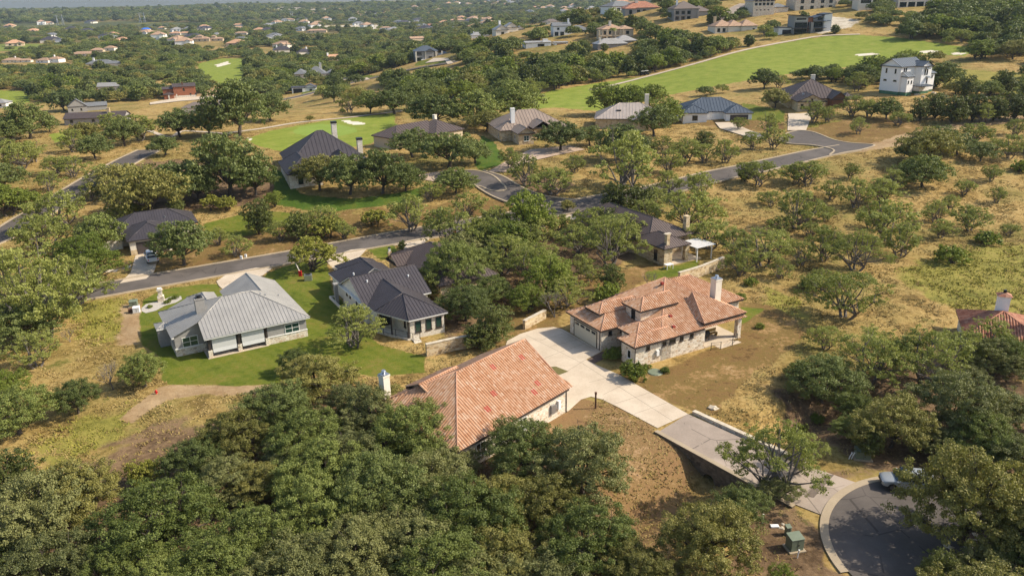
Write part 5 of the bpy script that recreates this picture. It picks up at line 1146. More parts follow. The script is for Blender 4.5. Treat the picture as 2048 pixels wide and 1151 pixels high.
    for x, y in ((3.0, 6.2), (7.0, 3.4)):
        c = q.chimney(x, y, 1.3, 1.1, 3.5, 6.9, 'stucco_white', False); roofc = MB(); 
        for f_ in ([(x - .85, y - .75, 6.93), (x + .85, y - .75, 6.93), (x, y, 7.4)], [(x + .85, y - .75, 6.93), (x + .85, y + .75, 6.93), (x, y, 7.4)], [(x + .85, y + .75, 6.93), (x - .85, y + .75, 6.93), (x, y, 7.4)], [(x - .85, y + .75, 6.93), (x - .85, y - .75, 6.93), (x, y, 7.4)]): roof_face(roofc, f_, 'flat')
        roofc.build('chimney_cap', M['tile_red'], c); MB().tube([(x, y, 7.3), (x, y, 7.65)], .2, 8).build('chimney_pot', M['metal_dark'], c)
    spot(q, 3, 5, 7); spot(q, 10, 3, 7)
    wall_poly('stone_wall', 'tan stone garden wall behind the brown-roofed patio house, above the orange tile roof', W2([(1357, 566), (1400, 553), (1446, 534)]), 1.7, .4, 'stone_tan', 'rock')
    wall_poly('stone_wall', 'tan stone retaining wall beside the charcoal roofed house, streaked with tree shade', W2([(853, 712), (905, 700), (960, 690)]), 1.6, .4, 'stone_tan', 'rock')
    wall_poly('stone_wall', 'short sunlit piece of tan stone wall between the bushes behind the driveway', W2([(1048, 658), (1090, 636)]), 1.2, .4, 'stone_tan', 'rock')
def far_house(name, label, px, py, ang, secs, wall, roof, wins=(), chim=(), prof='flat', garages=(), extra=None, z=None, r=None, group=None, scale=None):
    p = at(px, py); h = House(name, label, (p.x, p.y), ang, wall, roof, prof, near=False, group=group)
    for s_ in secs: h.sec(*s_[:6], *( [s_[6]] if len(s_) > 6 else ['xhh']), **(s_[7] if len(s_) > 7 else {}))
    if extra: extra(h)
    h.finish()
    for w_ in wins: h.win(*w_[:6], *(w_[6:] or ('trim_dark',)), sill=False)
    for g in garages: h.garage(*g[:5], g[5], 0)
    for c in chim: h.chimney(*c)
    if scale: h.root.scale = (scale,) * 3
    xs = [s_[0] for s_ in secs] + [s_[1] for s_ in secs]; ys = [s_[2] for s_ in secs] + [s_[3] for s_ in secs]
    spot(h, (min(xs) + max(xs)) / 2, (min(ys) + max(ys)) / 2, r or max(max(xs) - min(xs), max(ys) - min(ys)) / 2 + 2)
    return h
def houses_far():
    wd = lambda side, pl, z, w_, h, *cs: [(side, c, pl, z, w_, h) for c in cs]
    F = far_house
    F('stone_house', 'white stone house with slate grey roofs and dark garage doors above the road', 588, 161, 8, [(0, 9, 0, 14, 4.2, .6, 'yhh'), (8, 22, 4, 16, 3.6, .75, 'xhh'), (21, 31, 5, 14, 3.6, .5, 'xhh'), (12.5, 16.5, 2, 8, 4.6, .7, 'ygh')], 'stone_white', 'roof_slate',
      wd('-y', 0, 1.2, 1.4, 2, 4) + wd('-y', 4, 1, 1.2, 1.8, 9.8, 11.4, 18) + wd('-y', 2, .4, 1.6, 2.6, 14.5), [(18, 12, 1.6, 1.4, 5, 10.5, 'stone_white', True)], garages=[('-y', 24, 5, 4.6, 2.6, 'garage_dark'), ('-y', 28.6, 5, 2.8, 2.6, 'garage_dark')])
    F('garage_building', 'small white modern outbuilding with black garage door below the slate-roofed stone house', 588, 187, 10, [(-1, 6, 0, 8, 3.4, .1, 'xgg'), (6, 13, 1, 9, 3.0, .45, 'ygg')], 'stucco_white', 'roof_charcoal', wd('-y', 1, 1, 1.6, 1.2, 10), garages=[('-y', 2.4, 0, 5, 2.6, 'metal_dark')])
    def exS(h):
        for x in (-.2, 6.2, 13, 17): h.w('stucco').box(x, x + .8, -.9, -.1, -.5, 6.4)
        h.w('stucco_white').box(3.5, 12, -1.2, -.05, -.5, 1.6)
    F('two_storey_house', 'two-storey charcoal house with blue-grey roof, cream pillars and orange garage door', 832, 124, 14, [(0, 15, 0, 12, 6.6, .5, 'xhh'), (7, 12, -1, 7, 6.6, .5, 'ygh'), (15, 25, 1, 10, 3.2, .5, 'xhh')], 'stucco_grey', 'roof_blue', wd('-y', 0, 3.8, 3.6, 2.2, 2.4) + wd('-y', 0, .4, 3.6, 2.2, 2.4) + wd('-y', -1, 1.8, 2.2, 1.5, 9.5), garages=[('-y', 20.5, 1, 4.8, 2.4, 'garage_wood')], extra=exS)
    F('two_storey_house', 'red-brown clad two-storey house with brown metal roof and white stone footing', 349, 197, 20, [(0, 12.5, 0, 8.5, 6.8, .35, 'xgg'), (-6, 1, 1.5, 8, 5.6, .3, 'xgg'), (-5.5, 0, -3, 3, 2.8, .3, 'xhh')], 'brick', 'roof_brown', wd('-y', 0, 4, .9, 1.8, 6) + wd('-y', 0, 1, .9, 1.6, 9.5, 12.5) + wd('-x', 0, 3.8, 1.2, 1.6, 2.2, 4.2), [(5.5, 2.5, .9, .7, 6.8, 9.3, 'wood', False)],
      extra=lambda h: (h.w('stone_white').box(.02, 12.55, -.06, .3, -.5, 1.5), h.w('stone_white').box(-3.2, -2.4, -3.3, -2.6, -.5, 2.7), h.w('stone_white').box(1.3, 1.9, -3.1, -2.5, -.5, 2.7)))
    F('ranch_house', 'long brown shingled hip-roofed house with cream walls in front of the red-brown two-storey house', 412, 226, 10, [(-12, 8, 1, 12, 2.8, .42, 'xhh'), (-2, 8, -2, 8, 2.8, .45, 'yhh')], 'stucco', 'roof_shingle', wd('-y', -2, 1, .9, 1.3, 1, 5), [(6, 9, 1, 1, 4, 6.2, 'stucco', False)])
    F('farm_house', 'pale grey gabled house with grey metal roof and white dormer row', 137, 226, 28, [(0, 13, 0, 9, 4.4, .75, 'ygg'), (10, 27, 4, 13, 3.4, .5, 'xgg'), (4, 10, 7, 11, 6.6, .4, 'xgg')], 'stucco_grey', 'roof_slate', wd('-y', 0, 1, 1.2, 1.8, 3, 9), [(7, 11, 1.2, 1, 6, 9.6, 'white', False)], scale=.72)
    F('ranch_house', 'low house with long plain brown metal roof and tan stone chimney', 130, 251, 10, [(0, 25, 0, 10, 2.8, .38, 'xgg')], 'stucco_grey', 'roof_brown', wd('-y', 0, 1, 1.2, 1.2, 3, 12), [(18, 3.5, 1.2, 1, 3, 6.6, 'stone_tan', False)], scale=.75)
    # middle distance, left to right
    F('ranch_house', 'small white garage building at the picture edge left of the oaks', 2, 216, 5, [(-8, 3, 0, 8, 2.8, .45, 'xhh')], 'stucco_white', 'roof_grey', wd('-y', 0, .9, 1.2, 1.2, 0))
    F('villa', 'sprawling cream villa with orange tile roofs at the picture edge', 10, 126, 8, [(-4, 22, 0, 14, 3.6, .4, 'xhh'), (16, 36, -2, 8, 3, .4, 'xhh')], 'stucco', 'tile_tan', wd('-y', 0, 1, 1.6, 1.6, 4, 10) + wd('-y', -2, 1, 1.6, 1.4, 22, 30), [(12, 8, 1.6, 1.4, 5, 8.5, 'stucco_white', False)], scale=.7)
    F('villa', 'white house with tan tile roof right of the sprawling cream villa', 72, 126, -12, [(0, 18, 0, 12, 3.2, .42, 'xhh'), (14, 30, 4, 16, 4.5, .4, 'xhh')], 'stucco_white', 'tile_tan', wd('-y', 0, 1, 1.6, 1.4, 4, 9) + wd('-y', 4, 2, 1.6, 1.4, 20), [(20, 10, 1.6, 1.4, 5, 9, 'stucco_white', False)], scale=.8)
    F('villa', 'low tan-roofed house behind the cream villas', 142, 114, 4, [(0, 26, 0, 11, 3, .4, 'xhh')], 'stucco', 'tile_tan', wd('-y', 0, 1, 1.6, 1.2, 6, 14))
    F('tiled_house', 'small tan tiled house peeking between two dark oaks', 181, 106, 10, [(0, 14, 0, 10, 3, .45, 'xhh')], 'stucco_tan', 'tile_tan', wd('-y', 0, 1, 1.4, 1.2, 4)); F('tiled_house', 'small cream house with tan tile roof right of the peeking tan house', 209, 102, 0, [(0, 12, 0, 10, 3.5, .45, 'xhh')], 'stucco', 'tile_tan', wd('-y', 0, 1, 1.4, 1.2, 4))
    F('ranch_house', 'blue-grey roofed house with white chimney sunk among the trees', 172, 135, 6, [(0, 24, 0, 12, 3, .5, 'xhh'), (18, 32, -2, 8, 3, .4, 'xhh')], 'stucco', 'roof_slate', wd('-y', 0, 1, 1.6, 1.2, 4), [(6, 5, 1.4, 1.2, 4, 8, 'stucco_white', False)])
    F('ranch_house', 'pale metal roofed house with teal pool cover glimpsed in the woods', 196, 183, 12, [(0, 14, 0, 9, 3, .45, 'xgh')], 'stucco', 'roof_grey', wd('-y', 0, 1, 1.6, 1.2, 4))
    F('villa', 'large tan Mediterranean house with terraces and tile roofs', 382, 84, 6, [(0, 26, 0, 14, 4, .4, 'xhh'), (8, 16, 3, 12, 7.5, .4, 'xhh'), (24, 44, 4, 14, 3.4, .4, 'xhh'), (28, 34, 6, 12, 7, .4, 'xhh')], 'stucco_tan', 'tile_tan', wd('-y', 0, 1, 2, 2, 4, 12, 20) + wd('-y', 4, 1, 2, 1.6, 30, 38), [(6, 8, 1.6, 1.4, 5, 8, 'stucco_tan', False)])
    F('villa', 'white and tan tiled house left of the big Mediterranean house', 338, 71, 0, [(0, 20, 0, 12, 3.4, .4, 'xhh'), (16, 34, 4, 14, 3.4, .4, 'xhh')], 'stucco', 'tile', wd('-y', 0, 1, 2, 1.4, 5, 12)); F('villa', 'orange-roofed white house standing above the Mediterranean house', 399, 60, 10, [(0, 18, 0, 12, 7, .45, 'xhh')], 'stucco_white', 'tile', wd('-y', 0, 1, 2, 1.6, 5, 12))
    F('house_wrapped', 'house with its roof covered in a bright blue tarp', 283, 63, 5, [(0, 16, 0, 10, 4, .5, 'xhh')], 'stucco_tan', 'blue', wd('-y', 0, 1, 2, 1.4, 5)); F('villa', 'orange-roofed house right of the blue tarped roof', 316, 59, 0, [(0, 14, 0, 10, 3.5, .45, 'xhh')], 'stucco', 'tile', wd('-y', 0, 1, 2, 1.2, 5))
    F('villa', 'distant pale house with red roof up the slope beyond the pylons', 466, 53, 5, [(0, 22, 0, 12, 3.4, .4, 'xhh')], 'stucco', 'tile', wd('-y', 0, 1, 2, 1.4, 5)); F('villa', 'distant cream house with tan roof, topmost by the ridge pylons', 568, 43, 8, [(0, 26, 0, 14, 4, .4, 'xhh')], 'stucco', 'tile_tan', wd('-y', 0, 1, 2, 1.4, 5))
    F('villa', 'brown-roofed house on the bare slope left of the hollow', 613, 66, 5, [(0, 34, 0, 13, 3.4, .35, 'xhh')], 'stucco_tan', 'tile_tan', wd('-y', 0, 1, 2, 1.4, 5, 12))
    F('ranch_house', 'dark grey hip-roofed house with white chimney deep in the trees', 548, 106, 20, [(0, 20, 0, 14, 3, .55, 'xhh')], 'stucco', 'roof_charcoal', wd('-y', 0, 1, 1.6, 1.2, 4), [(4, 6, 1.4, 1.2, 4, 8, 'stucco_white', False)]); F('ranch_house', 'second dark grey roof right of the deep-set hip roof', 598, 110, 30, [(0, 14, 0, 10, 3, .55, 'xhh')], 'stucco', 'roof_charcoal', (), [(10, 5, 1.4, 1.2, 3, 7.5, 'stucco_white', False)])
    F('villa', 'white house with red tile roof behind the slate-roofed stone house', 652, 122, 25, [(0, 18, 0, 10, 3, .45, 'xhh')], 'stucco_white', 'tile', (), [(3, 4, 1.6, 1.4, 3, 7, 'stucco_white', False)]); F('ranch_house', 'low slate-roofed house just left of the slate-roofed stone house', 470, 70, 0, [(0, 20, 0, 10, 3, .4, 'xhh')], 'stucco', 'tile_tan', ())
    F('garage_building', 'pale garage building with dark doors left of the two-storey charcoal house', 645, 157, 4, [(0, 10, 0, 8, 3, .4, 'xhh')], 'stucco_white', 'roof_slate', (), garages=[('-y', 5, 0, 5, 2.4, 'garage_dark')]) if False else None
    F('villa', 'white house with flat terracotta roof far behind the charcoal two-storey house', 760, 60, 4, [(0, 20, 0, 12, 3.6, .3, 'xhh')], 'stucco_white', 'tile_tan', wd('-y', 0, 1, 2, 1.6, 5, 12)); F('villa', 'sandy-walled unfinished house with ramped wing', 822, 84, 30, [(0, 20, 0, 8, 4, .5, 'xgg')], 'stucco_tan', 'tile_tan', ())
    F('villa', 'long low house with brick red tile roof', 850, 55, 4, [(0, 30, 0, 14, 3.6, .35, 'xhh')], 'stucco_tan', 'tile_red', wd('-y', 0, 1, 2, 1.6, 5, 12, 22)); F('villa', 'orange-roofed house right of the long brick red roof', 900, 44, 8, [(0, 34, 0, 14, 3.6, .35, 'xhh')], 'stucco_tan', 'tile', ())
    F('ranch_house', 'white house with pale grey hip roof', 942, 78, 10, [(0, 15, 0, 12, 3.4, .5, 'xhh'), (12, 20, 3, 10, 3, .4, 'xhh')], 'stucco_white', 'roof_grey', wd('-y', 0, .8, 3.2, 1.8, 9), [(4, 7, 1.2, 1, 4, 7, 'stucco_white', False)])
    F('two_storey_house', 'cream double-gabled house with pale grey roof', 992, 72, 14, [(0, 9, 0, 12, 4, .7, 'ygh'), (8, 17, 2, 14, 5.5, .65, 'ygh'), (16, 22, 3, 12, 4, .6, 'ygh')], 'stucco', 'roof_grey', wd('-y', 0, .8, 2.2, 1.8, 5) + wd('-y', 2, .8, 3, 1.6, 12), [(5, 9, 1.4, 1.2, 6, 10, 'stucco_white', False)])
    F('two_storey_house', 'white two-storey house with tall chimney and grey wing roof', 1107, 74, 8, [(0, 11, 0, 9, 6.4, .4, 'xgg'), (10, 24, 2, 13, 3.4, .5, 'xhh')], 'stucco_white', 'roof_slate', wd('-y', 0, .5, 2.4, 2.4, 2, 5.5) + wd('-y', 0, 4, 1.4, 1.4, 3, 8.5), [(10, 3, 1, 1, 3, 10.6, 'stucco_white', False)])
    F('modern_house', 'flat-roofed modern white house with orange garage door below the tall-chimney house', 1052, 98, 10, [(0, 15, 0, 11, 3.4, .12, 'xgg'), (17, 25, -1, 8, 3.2, .05, 'xgg')], 'stucco_white', 'roof_grey', wd('-y', 0, 1, 4, 1.6, 9), [(12, 2, 3, 1, 2, 5.2, 'stucco_white', False)], garages=[('-y', 21, -1, 5, 2.4, 'garage_wood')])
    F('tiled_house', 'brown tiled gable house standing high behind the modern flat-roofed house', 1086, 50, 10, [(0, 10, -2, 8, 3.4, .45, 'ygh'), (4, 24, 2, 16, 4, .5, 'xhh')], 'stucco', 'roof_shingle', wd('-y', -2, 1, 2, 1.4, 5))
    def exAA(h):
        for x in (-2.5, 2, 7, 11.5): h.w('stucco_tan').box(x, x + .8, -2.2, -1.4, -.5, 6.6)
        h.w('stucco_tan').box(-2.5, 12.3, -2.2, -.02, 3.0, 3.5)
    F('mansion', 'tan two-storey mansion with brown tile roof, pillared balcony and palm in front', 1204, 84, 8, [(0, 13, 0, 13, 6.8, .42, 'xhh'), (10, 18, -1.5, 10, 6.8, .42, 'yhh')], 'stucco_tan', 'tile_tan', wd('-y', 0, 3.9, 1.4, 2, 1.6, 4.6, 8) + wd('-y', 0, .2, 3, 2.4, 3.6, 8.4) + wd('-y', -1.5, 4, 1.8, 1.8, 14.5), [(5.5, 4, 1.3, 1.2, 7, 11.2, 'stucco', False)], extra=exAA)
    F('ranch_house', 'blue-grey metal roofed house with twin hips below the tan mansion', 1196, 101, 12, [(0, 17, 0, 10, 3.2, .5, 'xhh'), (12, 24, 4, 14, 4.4, .5, 'xhh')], 'stucco_grey', 'roof_grey', wd('-y', 0, 1, 1.6, 1.2, 5), [(2, 3, 1, 1, 3, 6.4, 'stucco', False)])
    F('mansion', 'hilltop house with broad red tile hip roof', 1253, 31, 6, [(0, 22, 0, 15, 4.6, .5, 'xhh'), (-1.5, 6, -2, 8, 4.2, .5, 'yhh')], 'stucco_grey', 'tile_red', wd('-y', 0, .8, 2, 2.6, 8, 12, 17) + wd('-y', -2, .8, 2, 2.4, 2.2), [(8, 6, 2, 1.4, 6, 9.6, 'stucco', False)])
    def exEE(h):
        for x in (0, 3.5, 7, 10.5, 14): h.w('stucco_grey').box(x, x + .7, -3, -2.3, -.5, 6.5)
        h.w('stucco_grey').box(0, 14.7, -3, -.05, 2.9, 3.3)
    F('mansion', 'grey two-storey mansion with pillared double balcony under a slate hip roof', 1345, 42, 4, [(0, 15, -2.5, 12, 6.8, .55, 'xhh'), (12, 24, 2, 14, 5, .5, 'xhh')], 'stucco_grey', 'roof_shingle', wd('-y', -2.5, 3.6, 2, 2, 2, 5.5, 9) + wd('-y', -2.5, .5, 2, 2, 2, 5.5, 9), [(3, 3, 1, 1, 6, 12, 'stucco_white', False)], extra=exEE)
    F('stone_house', 'stone house with many-hipped rusty brown roof beside the fairway', 1442, 67, 8, [(-3, 8, 1, 12, 3.6, .55, 'yhh'), (4, 13, 0, 12, 3.6, .6, 'yhh'), (11, 20, -1, 10, 3.6, .55, 'xhh')], 'stucco', 'tile_tan', wd('-y', 1, .6, 1.6, 2, -1, 2) + wd('-y', -1, 1, 1.2, 1.2, 18), [(0, 10, 1.4, 1.2, 5, 8.4, 'stone_tan', False)])
    def exFF(h):
        for i in range(5): h.win('-y', 1.6 + i * 2.3, 0, 6.0, 1.9, 1.7, 'trim_white', sill=False); h.win('-y', 1.6 + i * 2.3, 0, 8.1, 1.9, 1.2 + (2 - abs(i - 2)) * .5, 'trim_white', sill=False)
        for i in range(4): h.win('-y', 2.2 + i * 2.3, 0, 3.4, .9, .5, 'trim_dark', sill=False)
    F('lodge', 'tall stone lodge with a gabled wall of window panes on the hill', 1505, 34, 4, [(0, 12.5, 0, 14, 8.8, .45, 'ygg', dict(oh=.5)), (12, 22, 3, 12, 5, .4, 'xhh')], 'stone_pale', 'roof_slate', extra=exFF)
    F('mansion', 'stone mansion cut off by the top edge right of the tall stone lodge', 1590, 22, 4, [(0, 24, 0, 14, 7.5, .4, 'xhh')], 'stone_pale', 'roof_slate', wd('-y', 0, 4, 2, 2, 4, 10, 16, 21) + wd('-y', 0, .6, 2, 2, 4, 10, 16, 21))
    F('mansion', 'white mansion with long columned terrace at the top edge', 1628, 14, 4, [(0, 24, 0, 12, 7.5, .3, 'xhh')], 'stucco', 'roof_slate', wd('-y', 0, 3.8, 2.6, 2.2, 3, 7.5, 12, 16.5, 21) + wd('-y', 0, .4, 2.6, 2.2, 3, 7.5, 12, 16.5, 21))
    F('tower_house', 'round-cornered white tower house cut by the top edge', 1716, 22, 4, [(0, 8, 0, 8, 10.5, .3, 'xhh')], 'stucco', 'roof_slate', wd('-y', 0, 4, 6, 1.8, 4) + wd('-y', 0, 7.4, 6, 1.8, 4))
    F('mansion', 'dark-windowed mansion with pale posts at the top edge', 1795, 16, 4, [(0, 26, 0, 12, 8, .3, 'xhh')], 'stucco', 'roof_slate', wd('-y', 0, 4, 4, 2.8, 3, 8, 13, 18, 23) + wd('-y', 0, .4, 4, 2.6, 3, 8, 13, 18, 23))
    # the modern split-roof house above the fairway
    p = at(1590, 70); h = House('modern_house', 'modern three-level house with opposing slanted roofs, dark balconies and tall white side wall', (p.x, p.y), 6, 'metal_dark', 'metal_dark', 'flat', near=False)
    L = 20.0; Wt = h.w('stucco_white'); Wb = h.w('brick'); Wg = h.w('stucco_grey')
    Wg.prism([(0, 2), (7.2, 2), (7.2, 10), (0, 10)], -.5, [9.3, 8.7, 8.7, 9.3]); Wb.box(7.2, 10.2, 2.6, 10, -.5, 8.2); Wg.prism([(10.2, 2.0), (15.4, 2.0), (15.4, 10), (10.2, 10)], -.5, [7.6, 9.1, 9.1, 7.6]); Wt.prism([(15.4, 1), (19, .0), (19, 10), (15.4, 10)], -.5, [9.4, 10.0, 10.0, 9.4]); Wg.box(8.2, 9.6, .2, 2.6, -.5, 5.8)
    h.RF.prism([(-.6, 1.2), (7.7, 1.2), (7.7, 10.5), (-.6, 10.5)], [9.42, 8.78, 8.78, 9.42], [9.8, 9.1, 9.1, 9.8]); h.RF.prism([(9.9, 1.2), (15.8, 1.0), (15.8, 10.5), (9.9, 10.5)], [7.7, 9.2, 9.2, 7.7], [8.0, 9.5, 9.5, 8.0]); h.RF.box(7.3, 10.0, 2.2, 10, 8.22, 8.4); h.RF.box(9.8, 16.2, -.8, 2.2, 6.3, 6.5)
    h.RF.prism([(15.3, .9), (19.3, -.3), (19.3, 10.3), (15.3, 10.3)], [9.5, 10.1, 10.1, 9.5], [9.7, 10.3, 10.3, 9.7])
    h.finish(); h.win('-y', 3.6, 2, 7.0, 5.6, 1.2, 'trim_white', 1); h.win('-y', 3.6, 2, 3.4, 6.6, 2.5, 'trim_dark', 5); h.win('-y', 3.6, 2, .2, 6.6, 2.5, 'trim_dark', 5); h.win('-y', 12.8, 2, 3.6, 4.6, 2.3, 'trim_dark', 4); h.win('-y', 13.4, 2, .2, 3.6, 2.3, 'trim_dark', 3); h.win('-y', 13.6, 2, 7.0, 2.6, 1.2, 'trim_dark', 2); h.win('-y', 8.4, 2.6, 4.2, 1.6, 1.8, 'trim_dark')
    bl = MB(); bl.box(-1.2, 7.4, -1.2, 1.98, 3.0, 3.2)
    for x in (-1.1, 3, 7.2): bl.box(x, x + .2, -1.1, -.9, -.3, 6.2)
    for z in (3.8, 4.2, 6.1): bl.box(-1.1, 7.4, -1.1, -1.04, z, z + .06)
    bl.box(10, 16, -1.2, 1.98, 3.0, 3.2).box(10, 16, -1.15, -1.1, 4.0, 4.08); h.place(bl, 'balcony', 'metal_dark')
    for i_ in range(3): h.place(MB().box(16.9 + i_ * .6, 17.3 + i_ * .6, .42 - i_ * .16, .5, 6.3, 6.7), 'window', 'glass')
    spot(h, 9, 5, 12)
    F('garage_building', 'low white garage wing left of the modern slanted-roof house', 1556, 70, 6, [(0, 7.5, 0, 8, 3.6, .05, 'xgg')], 'stucco_white', 'metal_dark', (), garages=[('-y', 4.5, 0, 4.4, 2.3, 'metal_dark')])
    # distant suburb: many small houses, each its own thing
    rd = random.Random(4); protos_ = []
    for i in range(6):
        w_, d_, st = rd.uniform(14, 24), rd.uniform(11, 15), rd.choice([3.2, 3.4, 6.2]); wm = ['stucco_white', 'stucco', 'stucco_tan', 'stucco_white', 'stucco', 'stucco_white'][i]; rm = ['roof_slate', 'tile_tan', 'tile', 'roof_grey', 'roof_charcoal', 'tile_tan'][i]
        h = House('distant_house', None, (0, 3000), 0, wm, rm, 'flat', near=False, z=0); h.sec(0, w_, 0, d_, st, .45, 'xhh'); h.sec(w_ * .6, w_ * .9, -3, d_ * .6, st, .5, 'ygh'); h.finish(); h.win('-y', w_ * .25, 0, 1, 2.4, 1.5, 'trim_dark', sill=False); h.win('-y', w_ * .75, -3, 1, 2, 1.5, 'trim_dark', sill=False); protos_.append((h, wm, rm))
    spots = []
    for k in range(46): spots.append((rd.uniform(880, 1040), rd.uniform(1, 14), 'in the pale hillside suburb'))
    for k in range(26): spots.append((rd.uniform(1040, 1240), rd.uniform(17, 27), 'in the row below the far ridge'))
    for k in range(22): spots.append((rd.uniform(620, 880), rd.uniform(4, 36), 'on the far quarry slope'))
    for k in range(30): spots.append((rd.uniform(560, 1000), rd.uniform(34, 66), 'in the far middle woods'))
    for k in range(34): spots.append((rd.uniform(0, 560), rd.uniform(46, 96), 'on the far-off plain'))
    look = ['white-walled slate-roofed', 'cream tan-roofed', 'tan-walled orange-roofed', 'white pale-grey-roofed', 'cream charcoal-roofed', 'white tan-roofed']; used = set(); cnt = {}
    spots.sort()
    for x, y, ph in spots:
        i = rd.randrange(6); h = protos_[i][0]; p = at(x, y)
        if p.y > 5200: continue
        if i in used:
            r = h.root.copy(); C.objects.link(r)
            for ch in h.root.children:
                c = ch.copy(); C.objects.link(c); c.parent = r
                for g in ch.children: q = g.copy(); C.objects.link(q); q.parent = c
        else: r = h.root; used.add(i)
        r.location = (p.x, p.y, p.z); r.rotation_euler = (0, 0, rd.uniform(-.6, .6)); r.scale = (1.3,) * 3
        cnt.setdefault((look[i], ph), []).append(r); HOUSE_SPOTS.append((p.x, p.y - 18, 26))
    on = ['first', 'second', 'third', 'fourth', 'fifth', 'sixth', 'seventh', 'eighth', 'ninth', 'tenth', 'eleventh', 'twelfth', 'thirteenth', 'fourteenth', 'fifteenth', 'sixteenth']
    for (a, b), L_ in cnt.items():
        L_.sort(key=lambda r: float(proj(*r.location)[0]))
        for i, r in enumerate(L_): tag(r, '%s distant house %s, %s from left' % (a, b, ordinal(i)), 'house', 'distant houses')
# ---------------------------------------------------------------- driveways, bridge
def build_drives():
    P1 = W2([(1010, 697), (1014, 682), (1040, 668), (1075, 657), (1108, 654), (1124, 658), (1143, 668), (1203, 703), (1172, 719), (1193, 730), (1240, 750), (1376, 828), (1315, 856), (1240, 816), (1205, 799), (1182, 793), (1162, 799), (1137, 822), (1118, 826), (1060, 790), (1000, 720)])
    drape('driveway', P1, .05, M['concrete'], zc=0.0)
    drape('lawn_island', W2([(1093, 734), (1112, 733), (1137, 743), (1118, 750), (1100, 745)]), .056, M['isle'], zc=0.0)
    # dark sealant joints of the concrete slabs
    def joint(a, b, w_=.035):
        a, b = Vector(W2([a])[0]), Vector(W2([b])[0]); d = (b - a).normalized(); n = Vector((-d.y, d.x)) * w_ / 2
        JT.poly([(*(a - n), .0545), (*(b - n), .0545), (*(b + n), .0545), (*(a + n), .0545)])
    JT = MB()
    for a, b in (((1052, 670), (1165, 727)), ((1165, 727), (1345, 842)), ((1120, 660), (1190, 700)), ((1085, 718), (1118, 705)), ((1118, 705), (1190, 672 + 8)), ((1135, 742), (1172, 719)), ((1178, 765), (1238, 750)), ((1228, 808), (1300, 785)), ((1268, 828), (1335, 805)), ((1080, 681), (1125, 668)), ((1205, 790), (1255, 765)), ((1100, 693), (1160, 678))): joint(a, b)
    struct(JT.build('slab_joints', M['joint']))
    struct(MB().prism(W2([(1203, 704), (1175, 719), (1188, 727), (1230, 705), (1226, 697)]), -.1, .045).build('planting_bed', M['soil']))
    def dr(name, px, mt='concrete', off=.10): return drape(name, W2(px), off, M[mt])
    dr('driveway', [(232, 575), (262, 545), (271, 512), (287, 505), (312, 507), (316, 520), (308, 545), (290, 560), (300, 564)])
    dr('driveway', [(438, 572), (433, 563), (455, 548), (512, 536), (545, 537), (525, 552), (500, 560), (480, 572), (455, 587)])
    dr('driveway', [(648, 517), (668, 512), (702, 500), (735, 497), (722, 512), (672, 545)]); dr('driveway', [(785, 492), (815, 482), (860, 474), (858, 480), (840, 492), (820, 508), (812, 506), (800, 490)])
    dr('driveway', [(833, 352), (870, 345), (905, 340), (900, 366), (868, 364), (836, 358)], 'pavers', .16); dr('driveway', [(1010, 325), (1060, 300), (1140, 292), (1170, 300), (1110, 312), (1040, 330), (1020, 345), (975, 345)], 'pavers', .16)
    dr('driveway', [(1118, 428), (1140, 415), (1190, 415), (1200, 424), (1175, 440), (1130, 440)], 'concrete', .12)
    dr('driveway', [(1576, 228), (1600, 228), (1626, 226), (1612, 262), (1580, 262)], 'concrete', .2); dr('driveway', [(1600, 262), (1575, 262), (1576, 240), (1578, 236)], 'concrete', .19)
    dr('driveway', [(1430, 246), (1465, 246), (1500, 262), (1540, 275), (1510, 280), (1440, 258)], 'concrete', .2)
    dr('driveway', [(850, 127), (868, 117), (895, 117), (907, 127), (895, 130), (890, 122), (865, 125)], 'concrete', .3); dr('driveway', [(640, 160), (670, 156), (735, 156), (740, 160), (690, 164)], 'concrete', .3)
    dr('terrace', [(300, 206), (360, 196), (470, 190), (470, 194), (360, 203), (300, 210)], 'concrete', .3)
    # white gravel bed with the mailbox
    dr('gravel_bed', [(283, 616), (292, 608), (312, 603), (330, 598), (345, 592), (362, 592), (364, 598), (352, 605), (330, 611), (312, 621), (292, 626), (283, 622)], 'gravel', .03)
    dr('path', [(1165, 745), (1178, 738), (1190, 746), (1178, 752)][:0] or [(170, 548), (200, 540), (242, 538), (262, 530), (262, 534), (240, 543), (200, 546), (172, 553)], 'rock', .05)
